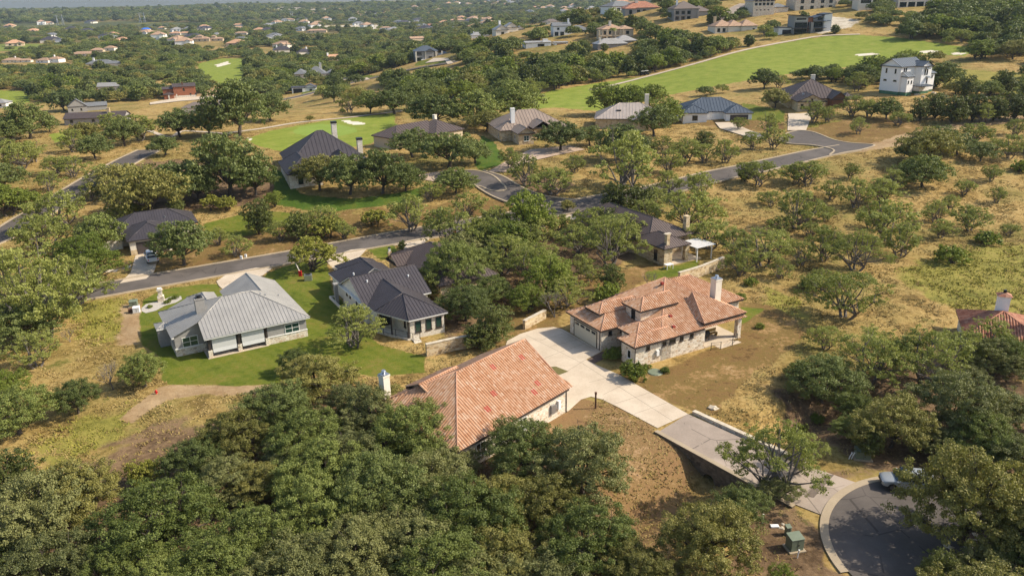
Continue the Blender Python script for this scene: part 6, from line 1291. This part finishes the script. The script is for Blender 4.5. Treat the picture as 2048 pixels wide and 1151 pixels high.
def build_bridge():
    r = empty('driveway_bridge', (19, 66, 0)); tag(r, 'stone-sided driveway bridge with arched culvert over the dry creek', 'bridge'); o = Vector((19, 66))
    c = Vector(DISCS[0][0]); R = DISCS[0][1] + .68
    arc = [c + Vector((math.cos(R_(a)), math.sin(R_(a)))) * R for a in (116, 122, 128, 134, 140, 146, 151)]
    P = [Vector((14.5, 70.75)), Vector((18.35, 74.4)), Vector((27.0, 64.2))] + [Vector((28.6, 63.2))] + arc + [Vector((24.2, 58.3))]
    Q = [p - o for p in P][::-1]; MB().prism(Q, -.45, .075).build('deck', M['asphalt_old'], r)
    b = [Vector((25.47, 59.48)), Vector((26.15, 59.16)), Vector((29.29, 62.63)), Vector((28.59, 62.73))]; MB().prism([p - o for p in b], .0, .083).build('paver_band', M['band'], r)
    a, e = Vector((14.35, 70.9)) - o, Vector((23.95, 57.9)) - o; L = (e - a).length; d = (e - a) / L; n = Vector((-d.y, d.x)) * .22; w_ = MB(); k = MB(); N_ = 44; cz = 7.2; rad = .85
    for i in range(N_):
        s0, s1 = L * i / N_, L * (i + 1) / N_; z0 = []
        for s in (s0, s1):
            q = a + d * s + o; g = float(tz(q.x, q.y)) - .6
            if abs(s - cz) < rad: g = -2.1 + math.sqrt(max(0, rad * rad - (s - cz) ** 2))
            z0.append(g)
        p0, p1 = a + d * s0, a + d * s1; w_.prism([p0 - n, p1 - n, p1 + n, p0 + n][::1], [z0[0], z0[1], z0[1], z0[0]], .13)
        m = n * 1.15; k.prism([p0 - m, p1 - m, p1 + m, p0 + m], .133, .20)
    w_.build('stone_wall', M['stone_shaded'], r); k.build('coping', M['kerb'], r)
    cul = MB(); q0 = a + d * cz - Vector((n.x, n.y)) * .0; q1 = q0 + Vector((.8, .6)) * 9
    ring = []
    for t in range(9):
        an = math.pi * t / 8; ring.append((math.cos(an) * (rad - .02), math.sin(an) * (rad - .02)))
    for (u0, v0), (u1, v1) in zip(ring, ring[1:]):
        A = q0 + d * u0; B = q0 + d * u1; A2 = q1 + d * u0; B2 = q1 + d * u1; cul.poly([(A.x, A.y, -2.1 + v0), (B.x, B.y, -2.1 + v1), (B2.x, B2.y, -2.1 + v1), (A2.x, A2.y, -2.1 + v0)])
    cul.build('culvert_pipe', M['trim_dark'], r)
    w2 = MB(); c2 = MB(); a, e = Vector((19.0, 74.6)) - o, Vector((27.3, 64.5)) - o; d = (e - a).normalized(); n = Vector((-d.y, d.x)) * .22
    w2.prism([a - n, e - n, e + n, a + n][::1], -3.0, .28); n *= 1.15; c2.prism([a - n, e - n, e + n, a + n], .283, .36); w2.build('parapet', M['stone_pale'], r); c2.build('coping', M['rock'], r)
# ---------------------------------------------------------------- small things
def utility_box(px, py, sx, sy, sz, ang, label, m='box_green', pad=True, name='transformer_box', cat='utility box'):
    r = empty(name, at(px, py), R_(ang)); tag(r, label, cat)
    if pad: MB().box(-sx * .65, sx * .65, -sy * .7, sy * .7, -.2, .10).build('concrete_pad', M['kerb'], r)
    b = .10 if pad else -.1
    bevel(MB().box(-sx / 2, sx / 2, -sy / 2, sy / 2, b, sz * .92).build('cabinet', M[m], r), .02, 1)
    bevel(MB().prism([(-sx / 2 - .03, -sy / 2 - .04), (sx / 2 + .03, -sy / 2 - .04), (sx / 2 + .03, sy / 2 + .03), (-sx / 2 - .03, sy / 2 + .03)], sz * .92 + .003, [sz * .95, sz * .95, sz + .05, sz + .05]).build('lid', M[m], r), .02, 1)
    MB().box(-.01, .01, -sy / 2 - .012, -sy / 2 - .002, b + .05, sz * .85).box(sx * .06, sx * .12, -sy / 2 - .03, -sy / 2 - .002, sz * .45, sz * .55).build('door_seam', M['trim_dark'], r); return r
def pipe(px, py, h, label, m='white', rad=.05, name='marker_pipe', lean=0):
    r = MB().tube([(0, 0, -.2), (lean * .5, 0, h * .6), (lean, 0, h)], rad, 8).tube([(lean, 0, h), (lean, 0, h + .08)], rad * 1.35, 8).build(name, M[m]); r.location = at(px, py); tag(r, label, 'pipe'); return r
def car(name, label, pos, heading, paint, kind, cat):
    r = empty(name, pos, heading); tag(r, label, cat); Lh = 2.35 if kind == 'suv' else 2.95
    def loft(st, nm, m, smooth=True, sub=1):
        """st: (x, half width low, half width high, z low, z high)"""
        V, F = [], []
        for x, wl, wh, z0, z1 in st:
            c = .08; V += [(x, -wl + c, z0), (x, wl - c, z0), (x, wl, z0 + c), (x, (wl + wh) / 2 + .02, (z0 + z1) / 2), (x, wh, z1 - c), (x, wh - c * 1.3, z1), (x, -wh + c * 1.3, z1), (x, -wh, z1 - c), (x, -(wl + wh) / 2 - .02, (z0 + z1) / 2), (x, -wl, z0 + c)]
        n = 10
        for i in range(len(st) - 1):
            for j in range(n): F.append((i * n + j, i * n + (j + 1) % n, (i + 1) * n + (j + 1) % n, (i + 1) * n + j))
        F += [tuple(range(n))[::-1], tuple((len(st) - 1) * n + j for j in range(n))]
        me = bpy.data.meshes.new(nm); me.from_pydata(V, [], F); me.materials.append(M[m]); bm = bmesh.new(); bm.from_mesh(me); bmesh.ops.recalc_face_normals(bm, faces=bm.faces[:]); bm.to_mesh(me); bm.free()
        o = bpy.data.objects.new(nm, me); C.objects.link(o); o.parent = r
        if smooth: me.polygons.foreach_set('use_smooth', [True] * len(me.polygons)); md = o.modifiers.new('s', 'SUBSURF'); md.levels = sub; md.render_levels = 2
        return o
    if kind == 'suv':
        body = loft([(-2.3, .80, .78, .45, .95), (-2.25, .90, .86, .38, 1.05), (-1.4, .93, .90, .30, 1.08), (0, .94, .91, .28, 1.06), (.9, .93, .88, .28, 1.04), (1.5, .92, .86, .32, 1.0), (2.1, .88, .80, .36, .92), (2.32, .74, .68, .42, .78)], 'body', paint)
        cab = loft([(-2.15, .80, .60, 1.0, 1.30), (-1.85, .84, .68, 1.0, 1.66), (-1.0, .85, .70, 1.0, 1.74), (0, .85, .69, 1.0, 1.72), (.35, .84, .66, 1.0, 1.62), (1.1, .82, .62, .98, 1.10)], 'roof', paint)
        wins = [[(.42, .70, 1.58), (1.12, .78, 1.10), (1.12, -.78, 1.10), (.42, -.70, 1.58)]] + [[(x0, s * .872, 1.12), (x1, s * .872, 1.12), (x1 - .12, s * .745, 1.56), (x0 + .06, s * .745, 1.56)] for s in (-1, 1) for x0, x1 in ((-1.75, -.95), (-.88, -.08), (0, .72))] + [[(-2.22, .62, 1.15), (-2.22, -.62, 1.15), (-2.0, -.6, 1.55), (-2.0, .6, 1.55)]]
        wx = (-1.42, 1.42)
    else:
        body = loft([(-2.9, .88, .88, .55, 1.05), (-2.86, .95, .93, .48, 1.1), (-1.2, .97, .94, .42, 1.1), (0, .97, .94, .42, 1.1), (1.3, .97, .93, .42, 1.12), (2.5, .95, .88, .45, 1.08), (2.9, .86, .80, .5, .95)], 'body', paint)
        cab = loft([(-.95, .84, .72, 1.05, 1.5), (-.8, .86, .74, 1.05, 1.84), (.1, .87, .74, 1.05, 1.88), (.8, .86, .72, 1.05, 1.80), (1.5, .84, .7, 1.05, 1.14)], 'roof', paint)
        MB().box(-2.75, -1.05, -.78, .78, 1.085, 1.13).build('bed_liner', M['metal_dark'], r); MB().box(-2.8, -1.0, .8, .9, 1.1, 1.2).box(-2.8, -1.0, -.9, -.8, 1.1, 1.2).box(-2.88, -2.78, -.85, .85, 1.08, 1.2).build('bed_rail', M[paint], r)
        wins = [[(.88, .72, 1.74), (1.5, .8, 1.18), (1.5, -.8, 1.18), (.88, -.72, 1.74)], [(-.99, .66, 1.25), (-.99, -.66, 1.25), (-.86, -.64, 1.72), (-.86, .64, 1.72)]] + [[(x0, s * .885, 1.16), (x1, s * .885, 1.16), (x1 - .1, s * .78, 1.68), (x0 + .05, s * .78, 1.68)] for s in (-1, 1) for x0, x1 in ((-.8, .1), (.18, 1.1))]
        wx = (-1.75, 1.85)
    for q in wins:
        n = (Vector(q[1]) - Vector(q[0])).cross(Vector(q[2]) - Vector(q[0])).normalized(); cen = sum((Vector(p) for p in q), Vector()) / 4
        if n.dot(cen - Vector((0, 0, 1.1))) < 0: n = -n
        g = MB(); a = [tuple(Vector(p) + n * .03) for p in q]; b_ = [tuple(Vector(p) - n * .03) for p in q]; g.poly(a).poly(b_[::-1])
        for i in range(4): g.poly([a[i], b_[i], b_[(i + 1) % 4], a[(i + 1) % 4]])
        g.build('window', M['glass'], r)
    for x in wx:
        for s in (-1, 1):
            w_ = MB(); w_.tube([(x, s * .72, .38), (x, s * .95, .38)], .38, 20); o = w_.build('wheel', M['tyre'], r)
            MB().tube([(x, s * .90, .38), (x, s * .965, .38)], .22, 12).build('rim', M['rim'], o)
    for s in (-1, 1):
        e = body.bound_box; xf = max(v[0] for v in e)
        MB().box(xf - .26, xf - .06, s * .60 - .13, s * .60 + .13, .70, .80).build('headlight', M['steel'], r); MB().box(-xf + .0, -xf + .10, s * .74 - .09, s * .74 + .09, .8, 1.0).build('tail_light', M['red'], r)
        MB().box(.72, .92, s * 1.0 - .09, s * 1.0 + .09, 1.08, 1.24).build('mirror', M[paint], r)
    MB().box(xf - .06, xf + .02, -.5, .5, .52, .70).build('grille', M['metal_dark'], r)
    return r
def pylon(px, py, h, label):
    p = at(px, py); b = MB(); w0 = h * .11
    for sx in (-1, 1):
        for sy in (-1, 1): b.tube([(sx * w0, sy * w0, -1), (sx * w0 * .25, sy * w0 * .25, h * .6), (sx * w0 * .15, sy * w0 * .15, h)], h * .008, 4)
    for i in range(7):
        z0, z1 = h * i / 8, h * (i + 1) / 8; a, c = w0 * (1 - z0 / h * 1.1), w0 * (1 - z1 / h * 1.1)
        for s in (-1, 1): b.tube([(-a, s * a, z0), (c, s * c, z1)], h * .006, 3); b.tube([(s * a, -a, z0), (s * c, c, z1)], h * .006, 3)
    for z in (.72, .84, .96): b.tube([(-h * .2, 0, h * z), (h * .2, 0, h * z)], h * .010, 4)
    o = b.build('power_pylon', M['steel']); o.location = p; o.rotation_euler = (0, 0, .3); tag(o, label, 'pylon', 'lattice power pylons on the far plain'); return o
def rocks(px, py, n, spread, label, seed, size=.3, name='rock'):
    rd = random.Random(seed)
    for i in range(n):
        bm = bmesh.new(); bmesh.ops.create_icosphere(bm, subdivisions=2, radius=1)
        ax = Vector((rd.uniform(.7, 1.5), rd.uniform(.6, 1.1), rd.uniform(.4, .7))) * size * rd.uniform(.7, 1.3)
        for v in bm.verts: v.co = Vector((v.co.x * ax.x, v.co.y * ax.y, v.co.z * ax.z)) * (1 + .25 * math.sin(v.co.x * 5 + i) * math.sin(v.co.y * 4 + v.co.z * 3))
        me = bpy.data.meshes.new(name); bm.to_mesh(me); bm.free(); me.materials.append(M['rock']); o = bpy.data.objects.new(name, me); C.objects.link(o)
        p = at(px + rd.uniform(-1, 1) * spread, py + rd.uniform(-1, 1) * spread * .45); o.location = p; o.rotation_euler = (0, 0, rd.uniform(0, 6)); tag(o, label, 'rock', label)
def small_things():
    utility_box(1588, 1096, 1.1, .9, 1.25, 12, 'tall green transformer cabinet on a pad beside the cul-de-sac asphalt'); utility_box(1575, 1068, .4, .4, .85, 10, 'slim dark green pedestal box with pale lid behind the tall green transformer', pad=False, name='pedestal_box')
    utility_box(1724, 914, 1.3, 1.1, .85, -12, 'low green transformer on a concrete pad in the shade above the parked vehicle')
    bevel(tag(MB().box(-.35, .35, -.2, .2, -.05, .12).build('valve_box', M['white']), 'flat white valve cover on the bare soil left of the pedestal box', 'valve box'), .03).location = at(1549, 1052)
    pipe(1525, 1045, .8, 'pale green capped vent pipe by the bushes left of the transformer', 'white', .06); pipe(1594, 1115, .7, 'white pvc pipe stub just below the tall transformer', 'white', .05, lean=.1)
    pipe(1697, 917, .6, 'left white pipe stub of the pair beside the low transformer', 'white', .05, lean=.25); pipe(1702, 917, .6, 'right white pipe stub of the pair beside the low transformer', 'white', .05, lean=.25)
    car('suv', 'silver-grey suv parked in the cul-de-sac, half under the big oak', (34.9, 60.4, .13), R_(168), 'car_silver', 'suv', 'car')
    p = at(304, 521); car('pickup_truck', 'white pickup truck parked on the driveway before the brown garage door', (p.x, p.y, p.z + .1), R_(119), 'car_white', 'truck', 'truck')
    # utility cluster and mailbox by the grey roofed house
    utility_box(268, 612, 1.1, .9, .9, 15, 'dark green utility cabinet at the back of the cluster beside the gravel bed', pad=True); utility_box(274, 625, .9, .7, .9, 15, 'pale blue-white utility cabinet in front of the green one by the gravel bed', 'white', True, 'pedestal_box'); utility_box(262, 624, .6, .5, .5, 15, 'small brown utility box left of the pale cabinet', 'wood', False, 'pedestal_box')
    m_ = empty('stone_mailbox', at(323, 602), R_(20)); tag(m_, 'pale stone mailbox pillar standing in the curved white gravel bed', 'mailbox'); MB().box(-.45, .45, -.4, .4, -.2, .9).box(-.28, .28, -.26, .26, .9, 1.75).box(-.4, .4, -.36, .36, 1.75, 1.85).build('pillar', M['stone_pale'], m_); MB().tube([(-.3, 0, 2.0), (.3, 0, 2.0)], .16, 10).build('letter_box', M['white'], m_); MB().box(-.2, .2, -.2, .2, 1.87, 1.92).build('cap_stone', M['rock'], m_)
    for i, (x, y) in enumerate(((341, 600), (350, 597), (300, 615), (334, 606))):
        add_tree('S', at(x, y).x, at(x, y).y, .45 + .1 * (i % 2), 700 + i)
    m2 = empty('lamp_pillar', at(780, 516), R_(20)); tag(m2, 'brown stone pillar with white lantern on the lawn between the two driveways', 'lamp'); MB().box(-.3, .3, -.3, .3, -.2, 1.2).build('pillar', M['stone_tan'], m2); MB().box(-.17, .17, -.17, .17, 1.22, 1.8).build('lantern', M['white'], m2); MB().box(-.24, .24, -.24, .24, 1.803, 1.86).tube([(0, 0, 1.86), (0, 0, 2.1)], [.16, .03], 6).build('lantern_cap', M['metal_dark'], m2)
    bevel(tag(MB().box(-.09, .09, -.09, .09, -.2, 1.7).box(-.12, .12, -.12, .12, 1.72, 1.95).build('bollard_post', M['wood']), 'dark brown wooden post standing where the lawn meets the driveway', 'post'), .02).location = at(1191, 816)
    r = empty('yard_sign', at(601, 552)); tag(r, 'slim cream post with a red box on the green lawn near the road', 'sign'); MB().tube([(-.9, 1.2, 1.9), (0, 0, .6)], .09, 6).build('post', M['stucco'], r); MB().box(-.25, .25, -.12, .12, -.1, .9).build('red_box', M['red'], r)
    a = empty('air_conditioner', at(617, 560), R_(10)); tag(a, 'grey air conditioning unit on the lawn beside the red box', 'air conditioner'); bevel(MB().box(-.6, .6, -.5, .5, 0, 1.0).build('casing', M['steel'], a), .04); MB().tube([(0, 0, 1.005), (0, 0, 1.03)], .4, 16).build('fan_grille', M['metal_dark'], a)
    hy = empty('fire_hydrant', at(313, 787)); tag(hy, 'red object at the foot of the lone tree below the green lawn', 'hydrant'); MB().tube([(0, 0, -.1), (0, 0, .4)], .11, 10).tube([(0, 0, .4), (0, 0, .5)], [.13, .05], 10).build('barrel', M['red'], hy); MB().tube([(-.2, 0, .26), (.2, 0, .26)], .06, 8).build('nozzle', M['red'], hy)
    bevel(tag(MB().box(-.25, .25, -.2, .2, -.1, 1.3).build('red_sign_board', M['red']), 'small red board half hidden in trees by the main road', 'sign'), .02).location = at(910, 476)
    for i, (x, y, t) in enumerate(((483, 519, 'left'), (492, 516, 'right'))): bevel(tag(MB().box(-.18, .18, -.14, .14, -.1, .7).build('road_marker', M['white']), '%s one of two white utility markers on the far verge' % t, 'marker'), .03).location = at(x, y)
    t = empty('serving_table', at(1337, 537), R_(30)); tag(t, 'white table under the corner of the stone patio house', 'table'); MB().box(-.7, .7, -.45, .45, .72, .80).build('table_top', M['white'], t)
    for sx in (-.6, .6):
        for sy in (-.35, .35): MB().box(sx - .04, sx + .04, sy - .04, sy + .04, -.1, .72).build('leg', M['white'], t)
    b = empty('patio_bench', Vector((25.6, 94.2, .16)), R_(29)); tag(b, 'yellow-brown wooden patio bench under the tiled porch roof', 'bench'); MB().box(-.9, .9, -.25, .25, .42, .48).build('seat', M['bench'], b); MB().box(-.9, .9, .2, .26, .55, 1.0).build('backrest', M['bench'], b)
    for sx in (-.8, .8): MB().box(sx - .04, sx + .04, -.22, .24, 0, .42).build('leg', M['bench'], b)
    g = empty('patio_grill', Vector((24.6, 93.2, .16)), R_(29)); tag(g, 'dark grill cart standing on the tiled house patio', 'grill'); MB().box(-.45, .45, -.3, .3, .5, .9).build('firebox', M['metal_dark'], g); MB().tube([(-.45, 0, .9), (.45, 0, .9)], .28, 12).build('lid', M['metal_dark'], g)
    for sx in (-.38, .38):
        for sy in (-.24, .24): MB().box(sx - .03, sx + .03, sy - .03, sy + .03, 0, .5).build('leg', M['metal_dark'], g)
    tag(MB().tube([(0, 0, -.05), (0, 0, .1)], [1.0, .85], 14).build('septic_lid', M['box_green']), 'round green tank lid beside the corner bushes of the stone house', 'tank lid').location = at(1310, 744)
    for i, (x, y, h, t) in enumerate(((116, 52, 26, 'leftmost'), (127, 51, 26, 'second from left of'), (281, 46, 26, 'third from left of'), (290, 46, 26, 'fourth from left of'), (172, 12, 22, 'ridge-top'), (582, 38, 20, 'rightmost pair, left of'), (586, 38, 20, 'rightmost pair, right of'), (1222, 14, 26, 'central'))): pylon(x, y, h, t + ' the grey lattice power pylons')
    for k, (x, y) in enumerate(((1286, 151), (1293, 150))):
        c = empty('golf_cart', at(x, y), .3); tag(c, ['left', 'right'][k] + ' one of two dark golf carts at the edge of the hill fairway', 'golf cart'); MB().box(-1.1, 1.1, -.6, .6, .3, .75).box(-.3, .1, -.55, .55, .75, 1.3).build('body', M['metal_dark'], c); MB().box(-.9, .8, -.6, .6, 1.8, 1.86).build('canopy', M['trim_white'], c)
        for sx in (-.85, .7):
            for sy in (-.5, .5): MB().tube([(sx, sy, .7), (sx, sy, 1.8)], .03, 5).build('canopy_post', M['metal_dark'], c); MB().tube([(sx, sy * 1.1, .25), (sx, sy * 1.3, .25)], .25, 10).build('wheel', M['tyre'], c)
    rocks(1563, 1052, 3, 12, 'pale stones lying on the bare soil beside the cul-de-sac', 3, .16); rocks(1425, 815, 1, 2, 'single pale boulder in the dry grass beyond the bridge parapet', 5, .38); rocks(1935, 1088, 9, 40, 'limestone blocks ringed at the foot of the big oak', 6, .4); disc('planted_island', (39.8, 52.6), 3.4, .125, M['soil']); add_tree('K', 41.8, 49.4, 5.6, 808, 1.1); rocks(1850, 185, 8, 22, 'pale rubble in front of the white three-storey house', 8, .8); rocks(1610, 40, 0, 20, 'pale boulders on the slope behind the modern slanted-roof house', 9, 1.2)
    for k, (x, y) in enumerate(((1226, 84),)):
        pt = empty('palm_tree', at(1225, 90)); tag(pt, 'single palm tree standing in front of the tan mansion', 'tree'); MB().tube([(0, 0, 0), (.2, 0, 4), (.1, 0, 8.5)], [.35, .26, .2], 8).build('trunk', M['bark'], pt); cr_ = MB()
        for i in range(26):
            a = i * 2.4; t_ = .5 + (i % 5) * .16; d = Vector((math.cos(a), math.sin(a), 0)); n = Vector((-d.y, d.x, 0)) * .28; p0, p1, p2 = Vector((.1, 0, 8.5)), Vector((.1, 0, 8.5)) + d * 1.5 + Vector((0, 0, 1.1 - t_)), Vector((.1, 0, 8.5)) + d * 2.7 + Vector((0, 0, .5 - t_ * 2))
            cr_.poly([p0 - n * .3, p0 + n * .3, p1 + n, p1 - n]).poly([p1 - n, p1 + n, p2])
        cr_.build('crown', M['leaf_bright'], pt)
M['isle'] = noisy('island_grass', (.11, .10, .03), (.17, .14, .05), 2, .95, .4); M['joint'] = mat('joint_sealant', (.16, .13, .10), .9); M['soil'] = noisy('dark_soil', (.09, .06, .045), (.15, .10, .075), 3, .95, .5)
M['band'] = noisy('brown_pavers', (.12, .095, .075), (.18, .14, .11), 3, .9, .4); M['pavers'] = noisy('tan_pavers', (.38, .27, .19), (.50, .38, .28), 3, .9, .4); M['tyre'] = mat('tyre_rubber', (.015, .015, .016), .85); M['bench'] = mat('yellow_wood', (.38, .24, .07), .6)
M['rim'] = mat('dark_rim', (.12, .12, .12), .4, .6); M['car_silver'] = mat('silver_car_paint', (.36, .38, .38), .3, .35, .5); M['car_white'] = mat('white_car_paint', (.68, .72, .74), .25, .1, .5)
# ---------------------------------------------------------------- assembly
import time; T0 = time.time()
def lap(s): print('%-14s %.1fs' % (s, time.time() - T0))
FLAT.append([(14.0, 71.5), (18.8, 75.5), (28.5, 64.5), (31, 62), (25, 56.5)]); FLAT.append(W2([(1010, 697), (1040, 668), (1108, 654), (1143, 668), (1203, 703), (1240, 750), (1376, 828), (1315, 856), (1205, 799), (1118, 826)]))
house_A(); house_B(); house_C(); house_D(); houses_mid(); houses_far(); lap('houses')
build_roads(); build_drives(); build_bridge(); lap('roads')
protos(); lap('protos')
build_listed_trees(); small_things(); lap('trees')
KEEP += [(575, 120, 675, 190), (812, 90, 905, 135), (305, 152, 392, 205), (340, 190, 450, 226), (125, 190, 240, 232), (940, 55, 970, 76), (990, 44, 1040, 72), (1045, 74, 1125, 98), (1100, 45, 1165, 76), (1190, 40, 1260, 82), (1190, 84, 1260, 104), (1248, 8, 1312, 30), (1335, 5, 1375, 42), (1425, 40, 1500, 68), (1500, 2, 1560, 36), (1560, 48, 1666, 76), (1700, 0, 1735, 22), (1790, 0, 1850, 15), (1570, 0, 1700, 20), (50, 100, 140, 126), (375, 66, 450, 86), (335, 58, 365, 70), (395, 45, 420, 60), (278, 55, 300, 64), (880, 112, 925, 130), (700, 150, 760, 172), (1050, 35, 1130, 50), (1760, 120, 1870, 195), (190, 90, 220, 102), (0, 100, 50, 128), (600, 55, 680, 66)]
build_far_woods(); lap('woods')
LANDMARKS = [('the pale grey metal roof', 470, 640), ('the cream-walled charcoal roofed house', 780, 610), ('the orange-tiled house with cream garage', 1320, 690), ('the half-hidden red-dotted tile roof', 960, 800), ('the tan stone patio house', 1300, 490), ('the dark-roofed house with the pickup', 270, 480),
    ('the steep two-chimney charcoal roof', 640, 340), ('the tan house with arched window', 1050, 265), ('the dark brown hip roof upslope', 1625, 205), ('the white three-storey house', 1815, 180), ('the blue-grey hip-roofed house', 1415, 235), ('the beige roofed house', 1225, 240), ('the driveway bridge', 1460, 900), ('the silver-grey suv', 1780, 965), ('the red-tiled house at the edge', 1980, 650),
    ('the modern slanted-roof house', 1625, 60), ('the red-brown two-storey house', 350, 185), ('the white slate-roofed stone house', 630, 155), ('the two-storey charcoal house', 850, 115), ('the tan mansion', 1225, 80), ('the many-hipped rusty roof', 1465, 60), ('the putting green', 650, 260), ('the far small cul-de-sac', 1600, 275), ('the low plain brown metal roof', 175, 245), ('the brown shingled hip roof', 400, 215),
    ('the curved white gravel bed', 322, 610), ('the bend of the west road', 220, 340), ('the junction of the main road', 1660, 305), ('the short dirt path', 320, 800), ('the bottom left picture corner', 40, 1130), ('the bottom edge middle', 800, 1130), ('the tall transformer cabinet', 1588, 1090), ('the yellow-green weed field', 1940, 570), ('the small far bunker', 440, 128), ('the modern flat-roofed white house', 1080, 95), ('the big fairway on the hill', 1500, 130), ('the branch road bulb', 920, 352), ('the twin white markers', 488, 517), ('the sprawling cream villas', 90, 120), ('the dry field beyond the pergola', 1560, 440), ('the large Mediterranean house', 410, 80), ('the right picture edge', 2040, 400)]
build_grass(); lap('grass')
label_trees(); make_ground(); lap('ground')
hz = MB().box(-5200, 5200, -400, 6400, -60, 130).build('haze', None); hm = bpy.data.materials.new('haze'); hm.use_nodes = True; hn = hm.node_tree; hn.nodes.clear()
pv = hn.nodes.new('ShaderNodeVolumePrincipled'); ho = hn.nodes.new('ShaderNodeOutputMaterial'); hn.links.new(pv.outputs[0], ho.inputs['Volume'])
pv.inputs['Color'].default_value = (.66, .82, 1, 1); pv.inputs['Density'].default_value = 0.6e-4; pv.inputs['Anisotropy'].default_value = 0.2
hz.data.materials.append(hm); hz['kind'] = 'stuff'; hz['label'] = 'thin pale blue haze over the whole landscape'
lap('done')
